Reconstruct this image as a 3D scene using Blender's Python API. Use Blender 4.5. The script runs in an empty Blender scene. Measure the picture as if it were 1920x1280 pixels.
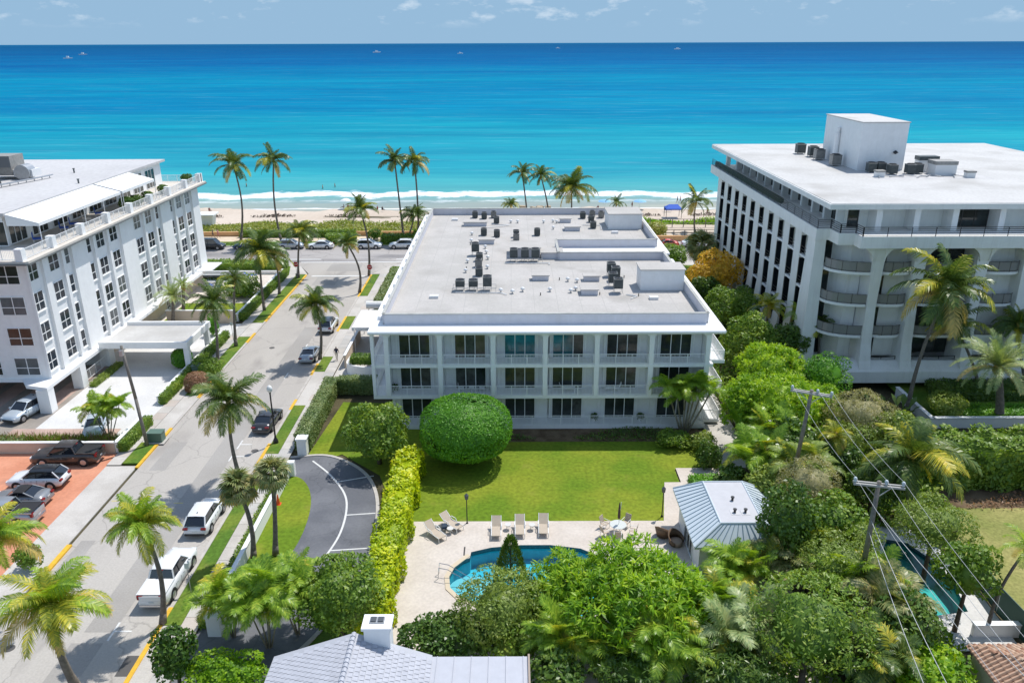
import bpy, math, random
import numpy as np
from mathutils import Vector, Matrix
random.seed(7)
RNG = np.random.default_rng(11)
sc = bpy.context.scene
COL = sc.collection
R = math.radians

# ---------------------------------------------------------------- camera
cam_d = bpy.data.cameras.new("camera")
cam = bpy.data.objects.new("camera", cam_d)
COL.objects.link(cam)
cam.location = (0, 0, 35)
cam.rotation_mode = 'XYZ'
cam.rotation_euler = (Matrix.Rotation(R(90 - 20.543), 3, 'X') @ Matrix.Rotation(R(-0.21), 3, 'Z')).to_euler()
cam_d.sensor_width = 36
cam_d.lens = 36 * 1493 / 1920
cam_d.clip_start = 0.5
cam_d.clip_end = 150000
sc.camera = cam

# ---------------------------------------------------------------- light
SUN_EL, SUN_DIR = 62, (0.66, 0.75)      # sun stands to the right and ahead (over the sea)
world = bpy.data.worlds.new("World")
sc.world = world
world.use_nodes = True
wt = world.node_tree
wt.nodes.clear()
wo = wt.nodes.new('ShaderNodeOutputWorld')
wb = wt.nodes.new('ShaderNodeBackground')
sky = wt.nodes.new('ShaderNodeTexSky')
sky.sky_type = 'NISHITA'
sky.sun_disc = False
sky.sun_elevation = R(SUN_EL)
sky.sun_rotation = math.atan2(SUN_DIR[0], SUN_DIR[1])
sky.altitude = 0
sky.air_density = 1.0
sky.dust_density = 0.35
sky.ozone_density = 2.2
wb.inputs['Strength'].default_value = 0.15
# thin cumulus low over the sea
tc = wt.nodes.new('ShaderNodeTexCoord')
mp = wt.nodes.new('ShaderNodeMapping')
mp.inputs['Scale'].default_value = (1, 1, 2.6)
mp.inputs['Location'].default_value = (3.1, 1.7, 0.4)
nz = wt.nodes.new('ShaderNodeTexNoise')
nz.inputs['Scale'].default_value = 26
nz.inputs['Detail'].default_value = 9
nz.inputs['Roughness'].default_value = 0.58
nb = wt.nodes.new('ShaderNodeTexNoise')
nb.inputs['Scale'].default_value = 2.6
nb.inputs['Detail'].default_value = 3
ad = wt.nodes.new('ShaderNodeMath'); ad.operation = 'MULTIPLY_ADD'
ad.inputs[1].default_value = 0.55
sep = wt.nodes.new('ShaderNodeSeparateXYZ')
band = wt.nodes.new('ShaderNodeValToRGB')
band.color_ramp.elements[0].position = 0.017
band.color_ramp.elements[0].color = (0, 0, 0, 1)
band.color_ramp.elements[1].position = 0.028
band.color_ramp.elements[1].color = (1, 1, 1, 1)
e = band.color_ramp.elements.new(0.30); e.color = (0.75, 0.75, 0.75, 1)
cr = wt.nodes.new('ShaderNodeValToRGB')
cr.color_ramp.elements[0].position = 0.84
cr.color_ramp.elements[1].position = 0.97
mu = wt.nodes.new('ShaderNodeMath'); mu.operation = 'MULTIPLY'
mu2 = wt.nodes.new('ShaderNodeMath'); mu2.operation = 'MULTIPLY'; mu2.inputs[1].default_value = 0.5
mx = wt.nodes.new('ShaderNodeMixRGB')
mx.inputs[2].default_value = (3.9, 4.4, 4.9, 1)
tint = wt.nodes.new('ShaderNodeMixRGB'); tint.blend_type = 'MULTIPLY'; tint.inputs[0].default_value = 1
tint.inputs[2].default_value = (1.08, 1.0, 0.90, 1)
L = wt.links.new
L(tc.outputs['Generated'], mp.inputs[0]); L(mp.outputs[0], nz.inputs[0]); L(mp.outputs[0], nb.inputs[0])
L(nb.outputs[0], ad.inputs[0]); L(nz.outputs[0], ad.inputs[2]); L(ad.outputs[0], cr.inputs[0])
L(tc.outputs['Generated'], sep.inputs[0]); L(sep.outputs['Z'], band.inputs[0])
L(cr.outputs[0], mu.inputs[0]); L(band.outputs[0], mu.inputs[1]); L(mu.outputs[0], mu2.inputs[0])
L(mu2.outputs[0], mx.inputs[0]); L(sky.outputs[0], tint.inputs[1]); hz = wt.nodes.new('ShaderNodeValToRGB')          # clear maritime air: the lowest sky stays blue
hz.color_ramp.elements[0].position = 0.05; hz.color_ramp.elements[0].color = (1, 1, 1, 1)
hz.color_ramp.elements[1].position = 0.22; hz.color_ramp.elements[1].color = (0, 0, 0, 1)
L(sep.outputs['Z'], hz.inputs[0])
mh_ = wt.nodes.new('ShaderNodeMixRGB'); mh_.inputs[2].default_value = (1.55, 2.5, 3.5, 1)
L(hz.outputs[0], mh_.inputs[0]); L(tint.outputs[0], mh_.inputs[1]); L(mh_.outputs[0], mx.inputs[1])
L(mx.outputs[0], wb.inputs[0]); L(wb.outputs[0], wo.inputs[0])

sun_d = bpy.data.lights.new("sun", 'SUN')
sun_d.energy = 3.15
sun_d.angle = R(0.53)
sun_d.color = (1.0, 0.965, 0.91)
sun = bpy.data.objects.new("sun", sun_d)
COL.objects.link(sun)
sv = Vector((SUN_DIR[0] * math.cos(R(SUN_EL)), SUN_DIR[1] * math.cos(R(SUN_EL)), math.sin(R(SUN_EL))))
sun.rotation_euler = sv.to_track_quat('Z', 'Y').to_euler()
sun.location = (0, 0, 80)

vs = sc.view_settings
vs.view_transform = 'Standard'
vs.look = 'None'
vs.gamma = 1
vs.exposure = 0.42
vs.use_curve_mapping = False
sc.render.engine = 'CYCLES'
cy = sc.cycles
cy.max_bounces = 6
cy.diffuse_bounces = 3
cy.glossy_bounces = 3
cy.transmission_bounces = 4
cy.transparent_max_bounces = 8
cy.caustics_reflective = False
cy.caustics_refractive = False
cy.use_denoising = True

# ---------------------------------------------------------------- materials
MATS = {}
def mat(name, c, rough=0.7, metal=0.0, var=0.0, scale=2.0, bump=0.0, bscale=20, spec=0.5, c2=None, coat=0.0, detail=4):
    if name in MATS: return MATS[name]
    m = bpy.data.materials.new(name); m.use_nodes = True
    nt = m.node_tree; b = nt.nodes['Principled BSDF']
    b.inputs['Base Color'].default_value = (*c, 1)
    b.inputs['Roughness'].default_value = rough
    b.inputs['Metallic'].default_value = metal
    b.inputs['Specular IOR Level'].default_value = spec
    if coat: b.inputs['Coat Weight'].default_value = coat; b.inputs['Coat Roughness'].default_value = 0.05
    if var or bump or c2:
        g = nt.nodes.new('ShaderNodeNewGeometry')
    if var or c2:
        n = nt.nodes.new('ShaderNodeTexNoise'); n.inputs['Scale'].default_value = scale
        n.inputs['Detail'].default_value = detail; n.inputs['Roughness'].default_value = 0.62
        nt.links.new(g.outputs['Position'], n.inputs['Vector'])
        r = nt.nodes.new('ShaderNodeValToRGB')
        r.color_ramp.elements[0].position = 0.32; r.color_ramp.elements[1].position = 0.68
        a = tuple(max(0, x * (1 - var)) for x in c); d = c2 or tuple(min(1, x * (1 + var)) for x in c)
        r.color_ramp.elements[0].color = (*a, 1); r.color_ramp.elements[1].color = (*d, 1)
        nt.links.new(n.outputs['Fac'], r.inputs[0]); nt.links.new(r.outputs[0], b.inputs['Base Color'])
    if bump:
        n2 = nt.nodes.new('ShaderNodeTexNoise'); n2.inputs['Scale'].default_value = bscale; n2.inputs['Detail'].default_value = 3
        nt.links.new(g.outputs['Position'], n2.inputs['Vector'])
        bp = nt.nodes.new('ShaderNodeBump'); bp.inputs['Strength'].default_value = bump; bp.inputs['Distance'].default_value = 0.05
        nt.links.new(n2.outputs['Fac'], bp.inputs['Height']); nt.links.new(bp.outputs[0], b.inputs['Normal'])
    MATS[name] = m
    return m

def streaky(m, amt=0.10, dirt=(0.55, 0.53, 0.48)):
    """rain streaks and faint dirt running down painted walls"""
    nt = m.node_tree; b = nt.nodes['Principled BSDF']; g = nt.nodes.new('ShaderNodeNewGeometry')
    a = nt.nodes.new('ShaderNodeMapping'); a.inputs['Scale'].default_value = (2.6, 2.6, 0.22); nt.links.new(g.outputs['Position'], a.inputs[0])
    n = nt.nodes.new('ShaderNodeTexNoise'); n.inputs['Scale'].default_value = 1; n.inputs['Detail'].default_value = 7; n.inputs['Roughness'].default_value = 0.65; nt.links.new(a.outputs[0], n.inputs['Vector'])
    r = nt.nodes.new('ShaderNodeMapRange'); r.inputs['From Min'].default_value = 0.50; r.inputs['From Max'].default_value = 0.80; r.inputs['To Max'].default_value = amt * 4; nt.links.new(n.outputs['Fac'], r.inputs['Value'])
    x = nt.nodes.new('ShaderNodeMixRGB'); x.inputs[2].default_value = (*dirt, 1); nt.links.new(r.outputs[0], x.inputs[0])
    src = b.inputs['Base Color'].links[0].from_socket if b.inputs['Base Color'].links else None
    if src: nt.links.new(src, x.inputs[1])
    else: x.inputs[1].default_value = b.inputs['Base Color'].default_value
    nt.links.new(x.outputs[0], b.inputs['Base Color']); return m
def cracked(m, scale=0.22, width=0.012, dark=0.62):
    """sealed cracks wandering over old asphalt"""
    nt = m.node_tree; b = nt.nodes['Principled BSDF']; g = nt.nodes.new('ShaderNodeNewGeometry')
    w = nt.nodes.new('ShaderNodeTexNoise'); w.inputs['Scale'].default_value = 0.9; w.inputs['Detail'].default_value = 5; nt.links.new(g.outputs['Position'], w.inputs['Vector'])
    ad = nt.nodes.new('ShaderNodeMixRGB'); ad.blend_type = 'ADD'; ad.inputs[0].default_value = 1.0; nt.links.new(g.outputs['Position'], ad.inputs[1]); nt.links.new(w.outputs['Color'], ad.inputs[2])
    v = nt.nodes.new('ShaderNodeTexVoronoi'); v.feature = 'DISTANCE_TO_EDGE'; v.inputs['Scale'].default_value = scale; nt.links.new(ad.outputs[0], v.inputs['Vector'])
    r = nt.nodes.new('ShaderNodeMapRange'); r.inputs['From Min'].default_value = 0; r.inputs['From Max'].default_value = width; r.inputs['To Min'].default_value = dark; r.inputs['To Max'].default_value = 1; nt.links.new(v.outputs['Distance'], r.inputs['Value'])
    x = nt.nodes.new('ShaderNodeMixRGB'); x.blend_type = 'MULTIPLY'; x.inputs[0].default_value = 1; nt.links.new(b.inputs['Base Color'].links[0].from_socket, x.inputs[1]); nt.links.new(r.outputs[0], x.inputs[2])
    nt.links.new(x.outputs[0], b.inputs['Base Color']); return m

def mat_two(name, ca, cb, s1, s2, lo=0.4, hi=0.6, rough=0.85, third=None, bump=0.0, anis=(1, 1, 1), spec=0.3, fine=0.10):
    """large patches of two colours with a finer mottling on top"""
    m = bpy.data.materials.new(name); m.use_nodes = True
    nt = m.node_tree; b = nt.nodes['Principled BSDF']; b.inputs['Roughness'].default_value = rough
    b.inputs['Specular IOR Level'].default_value = spec
    g = nt.nodes.new('ShaderNodeNewGeometry')
    mpn = nt.nodes.new('ShaderNodeMapping'); mpn.inputs['Scale'].default_value = anis
    nt.links.new(g.outputs['Position'], mpn.inputs[0])
    n = nt.nodes.new('ShaderNodeTexNoise'); n.inputs['Scale'].default_value = s1; n.inputs['Detail'].default_value = 5
    nt.links.new(mpn.outputs[0], n.inputs['Vector'])
    r = nt.nodes.new('ShaderNodeValToRGB'); r.color_ramp.elements[0].position = lo; r.color_ramp.elements[1].position = hi
    r.color_ramp.elements[0].color = (*ca, 1); r.color_ramp.elements[1].color = (*cb, 1)
    nt.links.new(n.outputs['Fac'], r.inputs[0])
    n2 = nt.nodes.new('ShaderNodeTexNoise'); n2.inputs['Scale'].default_value = s2; n2.inputs['Detail'].default_value = 5
    nt.links.new(g.outputs['Position'], n2.inputs['Vector'])
    r2 = nt.nodes.new('ShaderNodeValToRGB'); r2.color_ramp.elements[0].position = 0.25; r2.color_ramp.elements[1].position = 0.75
    r2.color_ramp.elements[0].color = (1 - fine, 1 - fine, 1 - fine, 1); r2.color_ramp.elements[1].color = (1 + fine, 1 + fine, 1 + fine, 1)
    nt.links.new(n2.outputs['Fac'], r2.inputs[0])
    mm = nt.nodes.new('ShaderNodeMixRGB'); mm.blend_type = 'MULTIPLY'; mm.inputs[0].default_value = 1
    nt.links.new(r.outputs[0], mm.inputs[1]); nt.links.new(r2.outputs[0], mm.inputs[2])
    out = mm.outputs[0]
    if third:
        col3, s3, l3, h3 = third
        n3 = nt.nodes.new('ShaderNodeTexNoise'); n3.inputs['Scale'].default_value = s3; n3.inputs['Detail'].default_value = 6
        nt.links.new(mpn.outputs[0], n3.inputs['Vector'])
        r3 = nt.nodes.new('ShaderNodeValToRGB'); r3.color_ramp.elements[0].position = l3; r3.color_ramp.elements[1].position = h3
        nt.links.new(n3.outputs['Fac'], r3.inputs[0])
        m3 = nt.nodes.new('ShaderNodeMixRGB'); m3.inputs[2].default_value = (*col3, 1)
        nt.links.new(r3.outputs[0], m3.inputs[0]); nt.links.new(out, m3.inputs[1]); out = m3.outputs[0]
    nt.links.new(out, b.inputs['Base Color'])
    if bump:
        bp = nt.nodes.new('ShaderNodeBump'); bp.inputs['Strength'].default_value = bump; bp.inputs['Distance'].default_value = 0.04
        nt.links.new(n2.outputs['Fac'], bp.inputs['Height']); nt.links.new(bp.outputs[0], b.inputs['Normal'])
    MATS[name] = m
    return m

def set_ramp(els, stops):
    els[1].position = stops[-1][0]; els[1].color = (*stops[-1][1], 1)
    els[0].position = stops[0][0]; els[0].color = (*stops[0][1], 1)
    for p, c in stops[1:-1]:
        e_ = els.new(p); e_.color = (*c, 1)

def leaf_mat(name, cols, trans=0.4, rough=0.45, obj_var=0.16, gain=1.6):
    """leaf colours picked per leaf; thin leaves let some light through"""
    m = bpy.data.materials.new(name); m.use_nodes = True
    nt = m.node_tree; nt.nodes.clear()
    out = nt.nodes.new('ShaderNodeOutputMaterial')
    p = nt.nodes.new('ShaderNodeBsdfPrincipled'); p.inputs['Roughness'].default_value = rough; p.inputs['Specular IOR Level'].default_value = 0.35
    t = nt.nodes.new('ShaderNodeBsdfTranslucent')
    g = nt.nodes.new('ShaderNodeNewGeometry'); oi = nt.nodes.new('ShaderNodeObjectInfo')
    r = nt.nodes.new('ShaderNodeValToRGB'); r.color_ramp.interpolation = 'LINEAR'
    els = r.color_ramp.elements
    set_ramp(els, [(i / (len(cols) - 1), tuple(min(.9, q * gain) for q in c)) for i, c in enumerate(cols)])
    n = nt.nodes.new('ShaderNodeTexNoise'); n.inputs['Scale'].default_value = 0.55; n.inputs['Detail'].default_value = 2
    nt.links.new(g.outputs['Position'], n.inputs['Vector'])
    a = nt.nodes.new('ShaderNodeMath'); a.operation = 'MULTIPLY_ADD'; a.inputs[1].default_value = 0.55
    s = nt.nodes.new('ShaderNodeMath'); s.operation = 'MULTIPLY_ADD'; s.inputs[1].default_value = 1.0; s.inputs[2].default_value = -0.36
    nt.links.new(n.outputs['Fac'], s.inputs[0])
    nt.links.new(g.outputs['Random Per Island'], a.inputs[0]); nt.links.new(s.outputs[0], a.inputs[2])
    o = nt.nodes.new('ShaderNodeMath'); o.operation = 'MULTIPLY_ADD'; o.inputs[1].default_value = obj_var
    nt.links.new(oi.outputs['Random'], o.inputs[0]); nt.links.new(a.outputs[0], o.inputs[2])
    nt.links.new(o.outputs[0], r.inputs[0])
    nt.links.new(r.outputs[0], p.inputs['Base Color'])
    h = nt.nodes.new('ShaderNodeMixRGB'); h.blend_type = 'MULTIPLY'; h.inputs[0].default_value = 1; h.inputs[2].default_value = (1.5, 1.45, 0.5, 1)
    nt.links.new(r.outputs[0], h.inputs[1]); nt.links.new(h.outputs[0], t.inputs['Color'])
    mxs = nt.nodes.new('ShaderNodeMixShader'); mxs.inputs[0].default_value = trans
    nt.links.new(p.outputs[0], mxs.inputs[1]); nt.links.new(t.outputs[0], mxs.inputs[2]); nt.links.new(mxs.outputs[0], out.inputs[0])
    MATS[name] = m
    return m

WHITE = mat('white_paint', (0.83, 0.83, 0.82), 0.55, var=0.035, scale=1.3)
WHITE2 = mat('white_trim', (0.86, 0.86, 0.85), 0.5, var=0.02, scale=3)
CREAMW = mat('cream_white_paint', (0.82, 0.82, 0.79), 0.6, var=0.03, scale=0.8)
OFFW = mat('off_white_panel', (0.86, 0.86, 0.81), 0.7, var=0.035, scale=0.6)
ROOFG = mat_two('grey_roof_membrane', (0.44, 0.42, 0.39), (0.49, 0.465, 0.435), 0.25, 6, rough=0.85, third=((0.34, 0.32, 0.29), 0.22, 0.56, 0.80))
ROOFW = mat_two('white_roof_membrane', (0.52, 0.51, 0.49), (0.56, 0.55, 0.53), 0.2, 3, rough=0.8, third=((0.40, 0.385, 0.36), 0.16, 0.50, 0.78))
ROOFL = mat_two('pale_roof_membrane', (0.50, 0.49, 0.485), (0.54, 0.53, 0.525), 0.1, 2, rough=0.8)
STUCCOG = mat('grey_white_stucco', (0.60, 0.60, 0.64), 0.8, var=0.05, scale=0.7)
BEIGE = mat('beige_stucco', (0.62, 0.50, 0.38), 0.85, var=0.07, scale=0.8)
PEACH = mat('peach_stucco', (0.70, 0.42, 0.20), 0.85, var=0.08, scale=0.8)
GLASSD = mat('dark_window_glass', (0.030, 0.038, 0.036), 0.07, spec=0.55, var=0.6, scale=0.45)
GLASSK = mat('dark_slot_glass', (0.012, 0.015, 0.018), 0.3, spec=0.0)  # matte near-black glass without reflection
GLASSB = mat('bluish_window_glass', (0.025, 0.034, 0.046), 0.08, spec=0.35, var=0.5, scale=0.3)
GLASST = mat('teal_window_glass', (0.02, 0.13, 0.15), 0.08, spec=0.8, var=0.5, scale=0.8)
GLASSR = mat('warm_window_glass', (0.10, 0.075, 0.06), 0.08, spec=0.8, var=0.6, scale=0.8)
BLACKM = mat('black_metal', (0.015, 0.015, 0.017), 0.45)
BRONZE = mat('bronze_railing', (0.06, 0.055, 0.05), 0.45)
GALV = mat('galvanised_metal', (0.45, 0.46, 0.47), 0.4, 0.6, var=0.1)
ACG = mat('condenser_casing', (0.085, 0.10, 0.10), 0.55, 0.2, var=0.2, scale=3)
ACG2 = mat('tan_condenser_casing', (0.30, 0.29, 0.27), 0.6, 0.1, var=0.15, scale=3)
ACW = mat('white_vent_plastic', (0.75, 0.75, 0.74), 0.5)
CONC = mat_two('pale_concrete', (0.47, 0.44, 0.40), (0.55, 0.52, 0.48), 0.35, 9, rough=0.9, third=((0.33, 0.31, 0.29), 0.5, 0.62, 0.82))
CONCW = mat_two('white_concrete', (0.60, 0.59, 0.57), (0.66, 0.65, 0.63), 0.3, 6, rough=0.85, third=((0.58, 0.56, 0.53), 0.4, 0.62, 0.8))
KERB = mat('kerb_concrete', (0.48, 0.45, 0.41), 0.9, var=0.12, scale=1.5)
YELLOW = mat('yellow_kerb_paint', (0.72, 0.42, 0.03), 0.7, var=0.15, scale=2)
PAINTW = mat('road_paint', (0.66, 0.66, 0.64), 0.7, var=0.12, scale=4)
ROAD = mat_two('street_asphalt', (0.405, 0.375, 0.34), (0.46, 0.43, 0.39), 0.10, 7, rough=0.9, third=((0.33, 0.305, 0.28), 0.45, 0.54, 0.74), anis=(1, 0.35, 1))
ROADP = mat_two('asphalt_patch', (0.335, 0.315, 0.29), (0.37, 0.35, 0.325), 0.2, 8, rough=0.9)
ROAD2 = mat_two('shore_road_asphalt', (0.36, 0.335, 0.315), (0.42, 0.395, 0.375), 0.12, 5, rough=0.9, third=((0.22, 0.21, 0.21), 0.2, 0.52, 0.7), anis=(0.3, 1, 1))
DRIVE = mat_two('dark_driveway_asphalt', (0.125, 0.13, 0.145), (0.17, 0.175, 0.19), 0.28, 5, rough=0.85, third=((0.22, 0.22, 0.23), 0.6, 0.60, 0.78))
DECK = mat_two('pool_deck_paint', (0.56, 0.495, 0.43), (0.605, 0.54, 0.475), 0.4, 5, rough=0.8, third=((0.55, 0.46, 0.38), 0.35, 0.66, 0.84))
LOT = mat_two('salmon_parking_lot', (0.56, 0.235, 0.14), (0.64, 0.29, 0.18), 0.3, 4, rough=0.9, third=((0.42, 0.20, 0.14), 0.4, 0.6, 0.8))
PAVER = mat_two('pink_paver', (0.42, 0.30, 0.25), (0.50, 0.36, 0.30), 0.6, 6, rough=0.9)
GRASS = mat_two('lawn_grass', (0.12, 0.20, 0.014), (0.205, 0.25, 0.022), 0.16, 3.2, rough=0.9, bump=0.6, spec=0.15, third=((0.27, 0.27, 0.05), 0.35, 0.62, 0.85), fine=0.28)
GRASS2 = mat_two('verge_grass', (0.085, 0.165, 0.022), (0.15, 0.21, 0.03), 0.35, 5, rough=0.9, bump=0.6, spec=0.15, third=((0.28, 0.24, 0.09), 0.6, 0.62, 0.8), fine=0.28)
GRASS3 = mat_two('dry_grass', (0.20, 0.22, 0.06), (0.33, 0.30, 0.11), 0.15, 4, rough=0.9, bump=0.6, spec=0.15, fine=0.28)
SOIL = mat_two('garden_soil', (0.055, 0.05, 0.025), (0.10, 0.085, 0.045), 0.3, 5, rough=0.95, fine=0.28)
BROWN = mat_two('brown_mulch', (0.10, 0.065, 0.035), (0.17, 0.12, 0.07), 0.8, 8, rough=0.95, fine=0.28)
SAND = mat_two('beach_sand', (0.53, 0.44, 0.35), (0.60, 0.51, 0.42), 0.06, 1.2, rough=0.95, bump=0.4, anis=(0.4, 1, 1))
BARK = mat('palm_trunk_bark', (0.17, 0.145, 0.12), 0.9, var=0.3, scale=4, bump=0.6, bscale=6)
BARKD = mat('tree_bark', (0.12, 0.09, 0.06), 0.9, var=0.3, scale=4)
WOODP = mat('weathered_pole_wood', (0.20, 0.18, 0.155), 0.9, var=0.25, scale=3)
SLING = mat('tan_sling_fabric', (0.48, 0.40, 0.31), 0.8, var=0.05)
TANW = mat('wicker_brown', (0.16, 0.10, 0.06), 0.7, var=0.2, scale=12)
BLUEF = mat('blue_fabric', (0.03, 0.09, 0.35), 0.8)
AWN = mat('white_awning_fabric', (0.80, 0.80, 0.79), 0.8)
METROOF = mat('pale_blue_metal_roof', (0.56, 0.63, 0.68), 0.5, 0.0, var=0.04, scale=0.8)
SEAM = mat('metal_roof_seam', (0.26, 0.36, 0.42), 0.4, 0.2)
RUBBER = mat('tyre_rubber', (0.012, 0.012, 0.013), 0.85)
RIM = mat('alloy_rim', (0.42, 0.42, 0.44), 0.3, 0.8)
CARGL = mat('car_glass', (0.012, 0.016, 0.022), 0.04, spec=1.0)
TAIL = mat('tail_light_red', (0.22, 0.006, 0.01), 0.25)
HEADL = mat('head_light_glass', (0.75, 0.78, 0.8), 0.1)
CHROME = mat('chrome_trim', (0.6, 0.6, 0.62), 0.2, 0.9)
PLATE = mat('number_plate', (0.55, 0.6, 0.62), 0.5)

for m_ in (WHITE, WHITE2): streaky(m_, 0.05, (0.60, 0.58, 0.54))
for m_ in (CREAMW, OFFW, STUCCOG, BEIGE): streaky(m_, 0.08, (0.50, 0.48, 0.43))
cracked(ROAD, .16, .010, .74); cracked(ROAD2, .13, .012, .70); cracked(DRIVE, .25, .010, .75)
BLIND = mat('window_with_blind', (0.13, 0.14, 0.145), 0.15, spec=0.35, var=0.25, scale=0.6)
# leaf palettes
LF_COCO = leaf_mat('coconut_leaf', [(0.030, 0.055, 0.014), (0.050, 0.088, 0.020), (0.085, 0.125, 0.026), (0.19, 0.19, 0.05)], 0.22, 0.35)
LF_COCOY = leaf_mat('yellowing_coconut_leaf', [(0.09, 0.13, 0.018), (0.17, 0.20, 0.025), (0.34, 0.31, 0.03), (0.48, 0.36, 0.05)], 0.3, 0.35)
LF_OLD = leaf_mat('old_palm_leaf', [(0.16, 0.14, 0.05), (0.30, 0.24, 0.08), (0.42, 0.30, 0.09), (0.36, 0.25, 0.11)], 0.2, 0.5)
LF_DATE = leaf_mat('date_palm_leaf', [(0.11, 0.16, 0.06), (0.17, 0.23, 0.09), (0.25, 0.29, 0.12), (0.33, 0.32, 0.15)], 0.2, 0.4)
LF_ARECA = leaf_mat('areca_leaf', [(0.07, 0.14, 0.016), (0.13, 0.22, 0.024), (0.22, 0.31, 0.034), (0.38, 0.40, 0.06)], 0.35, 0.35)
LF_FAN = leaf_mat('fan_palm_leaf', [(0.06, 0.085, 0.03), (0.11, 0.14, 0.045), (0.22, 0.21, 0.08), (0.40, 0.34, 0.18)], 0.2, 0.4)
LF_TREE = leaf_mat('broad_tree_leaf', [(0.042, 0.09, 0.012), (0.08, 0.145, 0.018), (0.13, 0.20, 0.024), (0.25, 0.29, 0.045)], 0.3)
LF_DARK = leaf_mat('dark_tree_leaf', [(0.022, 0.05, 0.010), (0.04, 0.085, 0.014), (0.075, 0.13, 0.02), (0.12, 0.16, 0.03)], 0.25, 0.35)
LF_BRIGHT = leaf_mat('bright_tree_leaf', [(0.055, 0.13, 0.010), (0.11, 0.22, 0.012), (0.22, 0.33, 0.018), (0.38, 0.44, 0.035)], 0.4)
LF_TOPI = leaf_mat('clipped_tree_leaf', [(0.035, 0.11, 0.010), (0.06, 0.17, 0.014), (0.10, 0.24, 0.018), (0.18, 0.32, 0.03)], 0.3)
LF_LIME = leaf_mat('lime_hedge_leaf', [(0.11, 0.17, 0.006), (0.22, 0.30, 0.008), (0.36, 0.40, 0.012), (0.52, 0.48, 0.02)], 0.35)
LF_HEDGE = leaf_mat('grey_green_hedge_leaf', [(0.06, 0.10, 0.035), (0.10, 0.15, 0.05), (0.15, 0.19, 0.065), (0.20, 0.22, 0.08)], 0.2)
LF_OLIVE = leaf_mat('olive_tree_leaf', [(0.07, 0.11, 0.02), (0.12, 0.17, 0.03), (0.18, 0.235, 0.045), (0.27, 0.29, 0.08)], 0.3)
LF_GREY = leaf_mat('dry_grey_green_leaf', [(0.12, 0.13, 0.06), (0.19, 0.19, 0.09), (0.26, 0.24, 0.12), (0.33, 0.29, 0.16)], 0.3)
LF_ORANGE = leaf_mat('golden_tree_leaf', [(0.22, 0.15, 0.02), (0.36, 0.24, 0.025), (0.50, 0.31, 0.03), (0.30, 0.26, 0.04)], 0.35)
LF_RUST = leaf_mat('rusty_shrub_leaf', [(0.13, 0.07, 0.04), (0.20, 0.11, 0.06), (0.24, 0.13, 0.08), (0.14, 0.14, 0.05)], 0.2)
LF_SEA = leaf_mat('sea_grape_leaf', [(0.09, 0.13, 0.02), (0.16, 0.20, 0.03), (0.24, 0.26, 0.05), (0.28, 0.21, 0.07)], 0.2)

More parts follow.
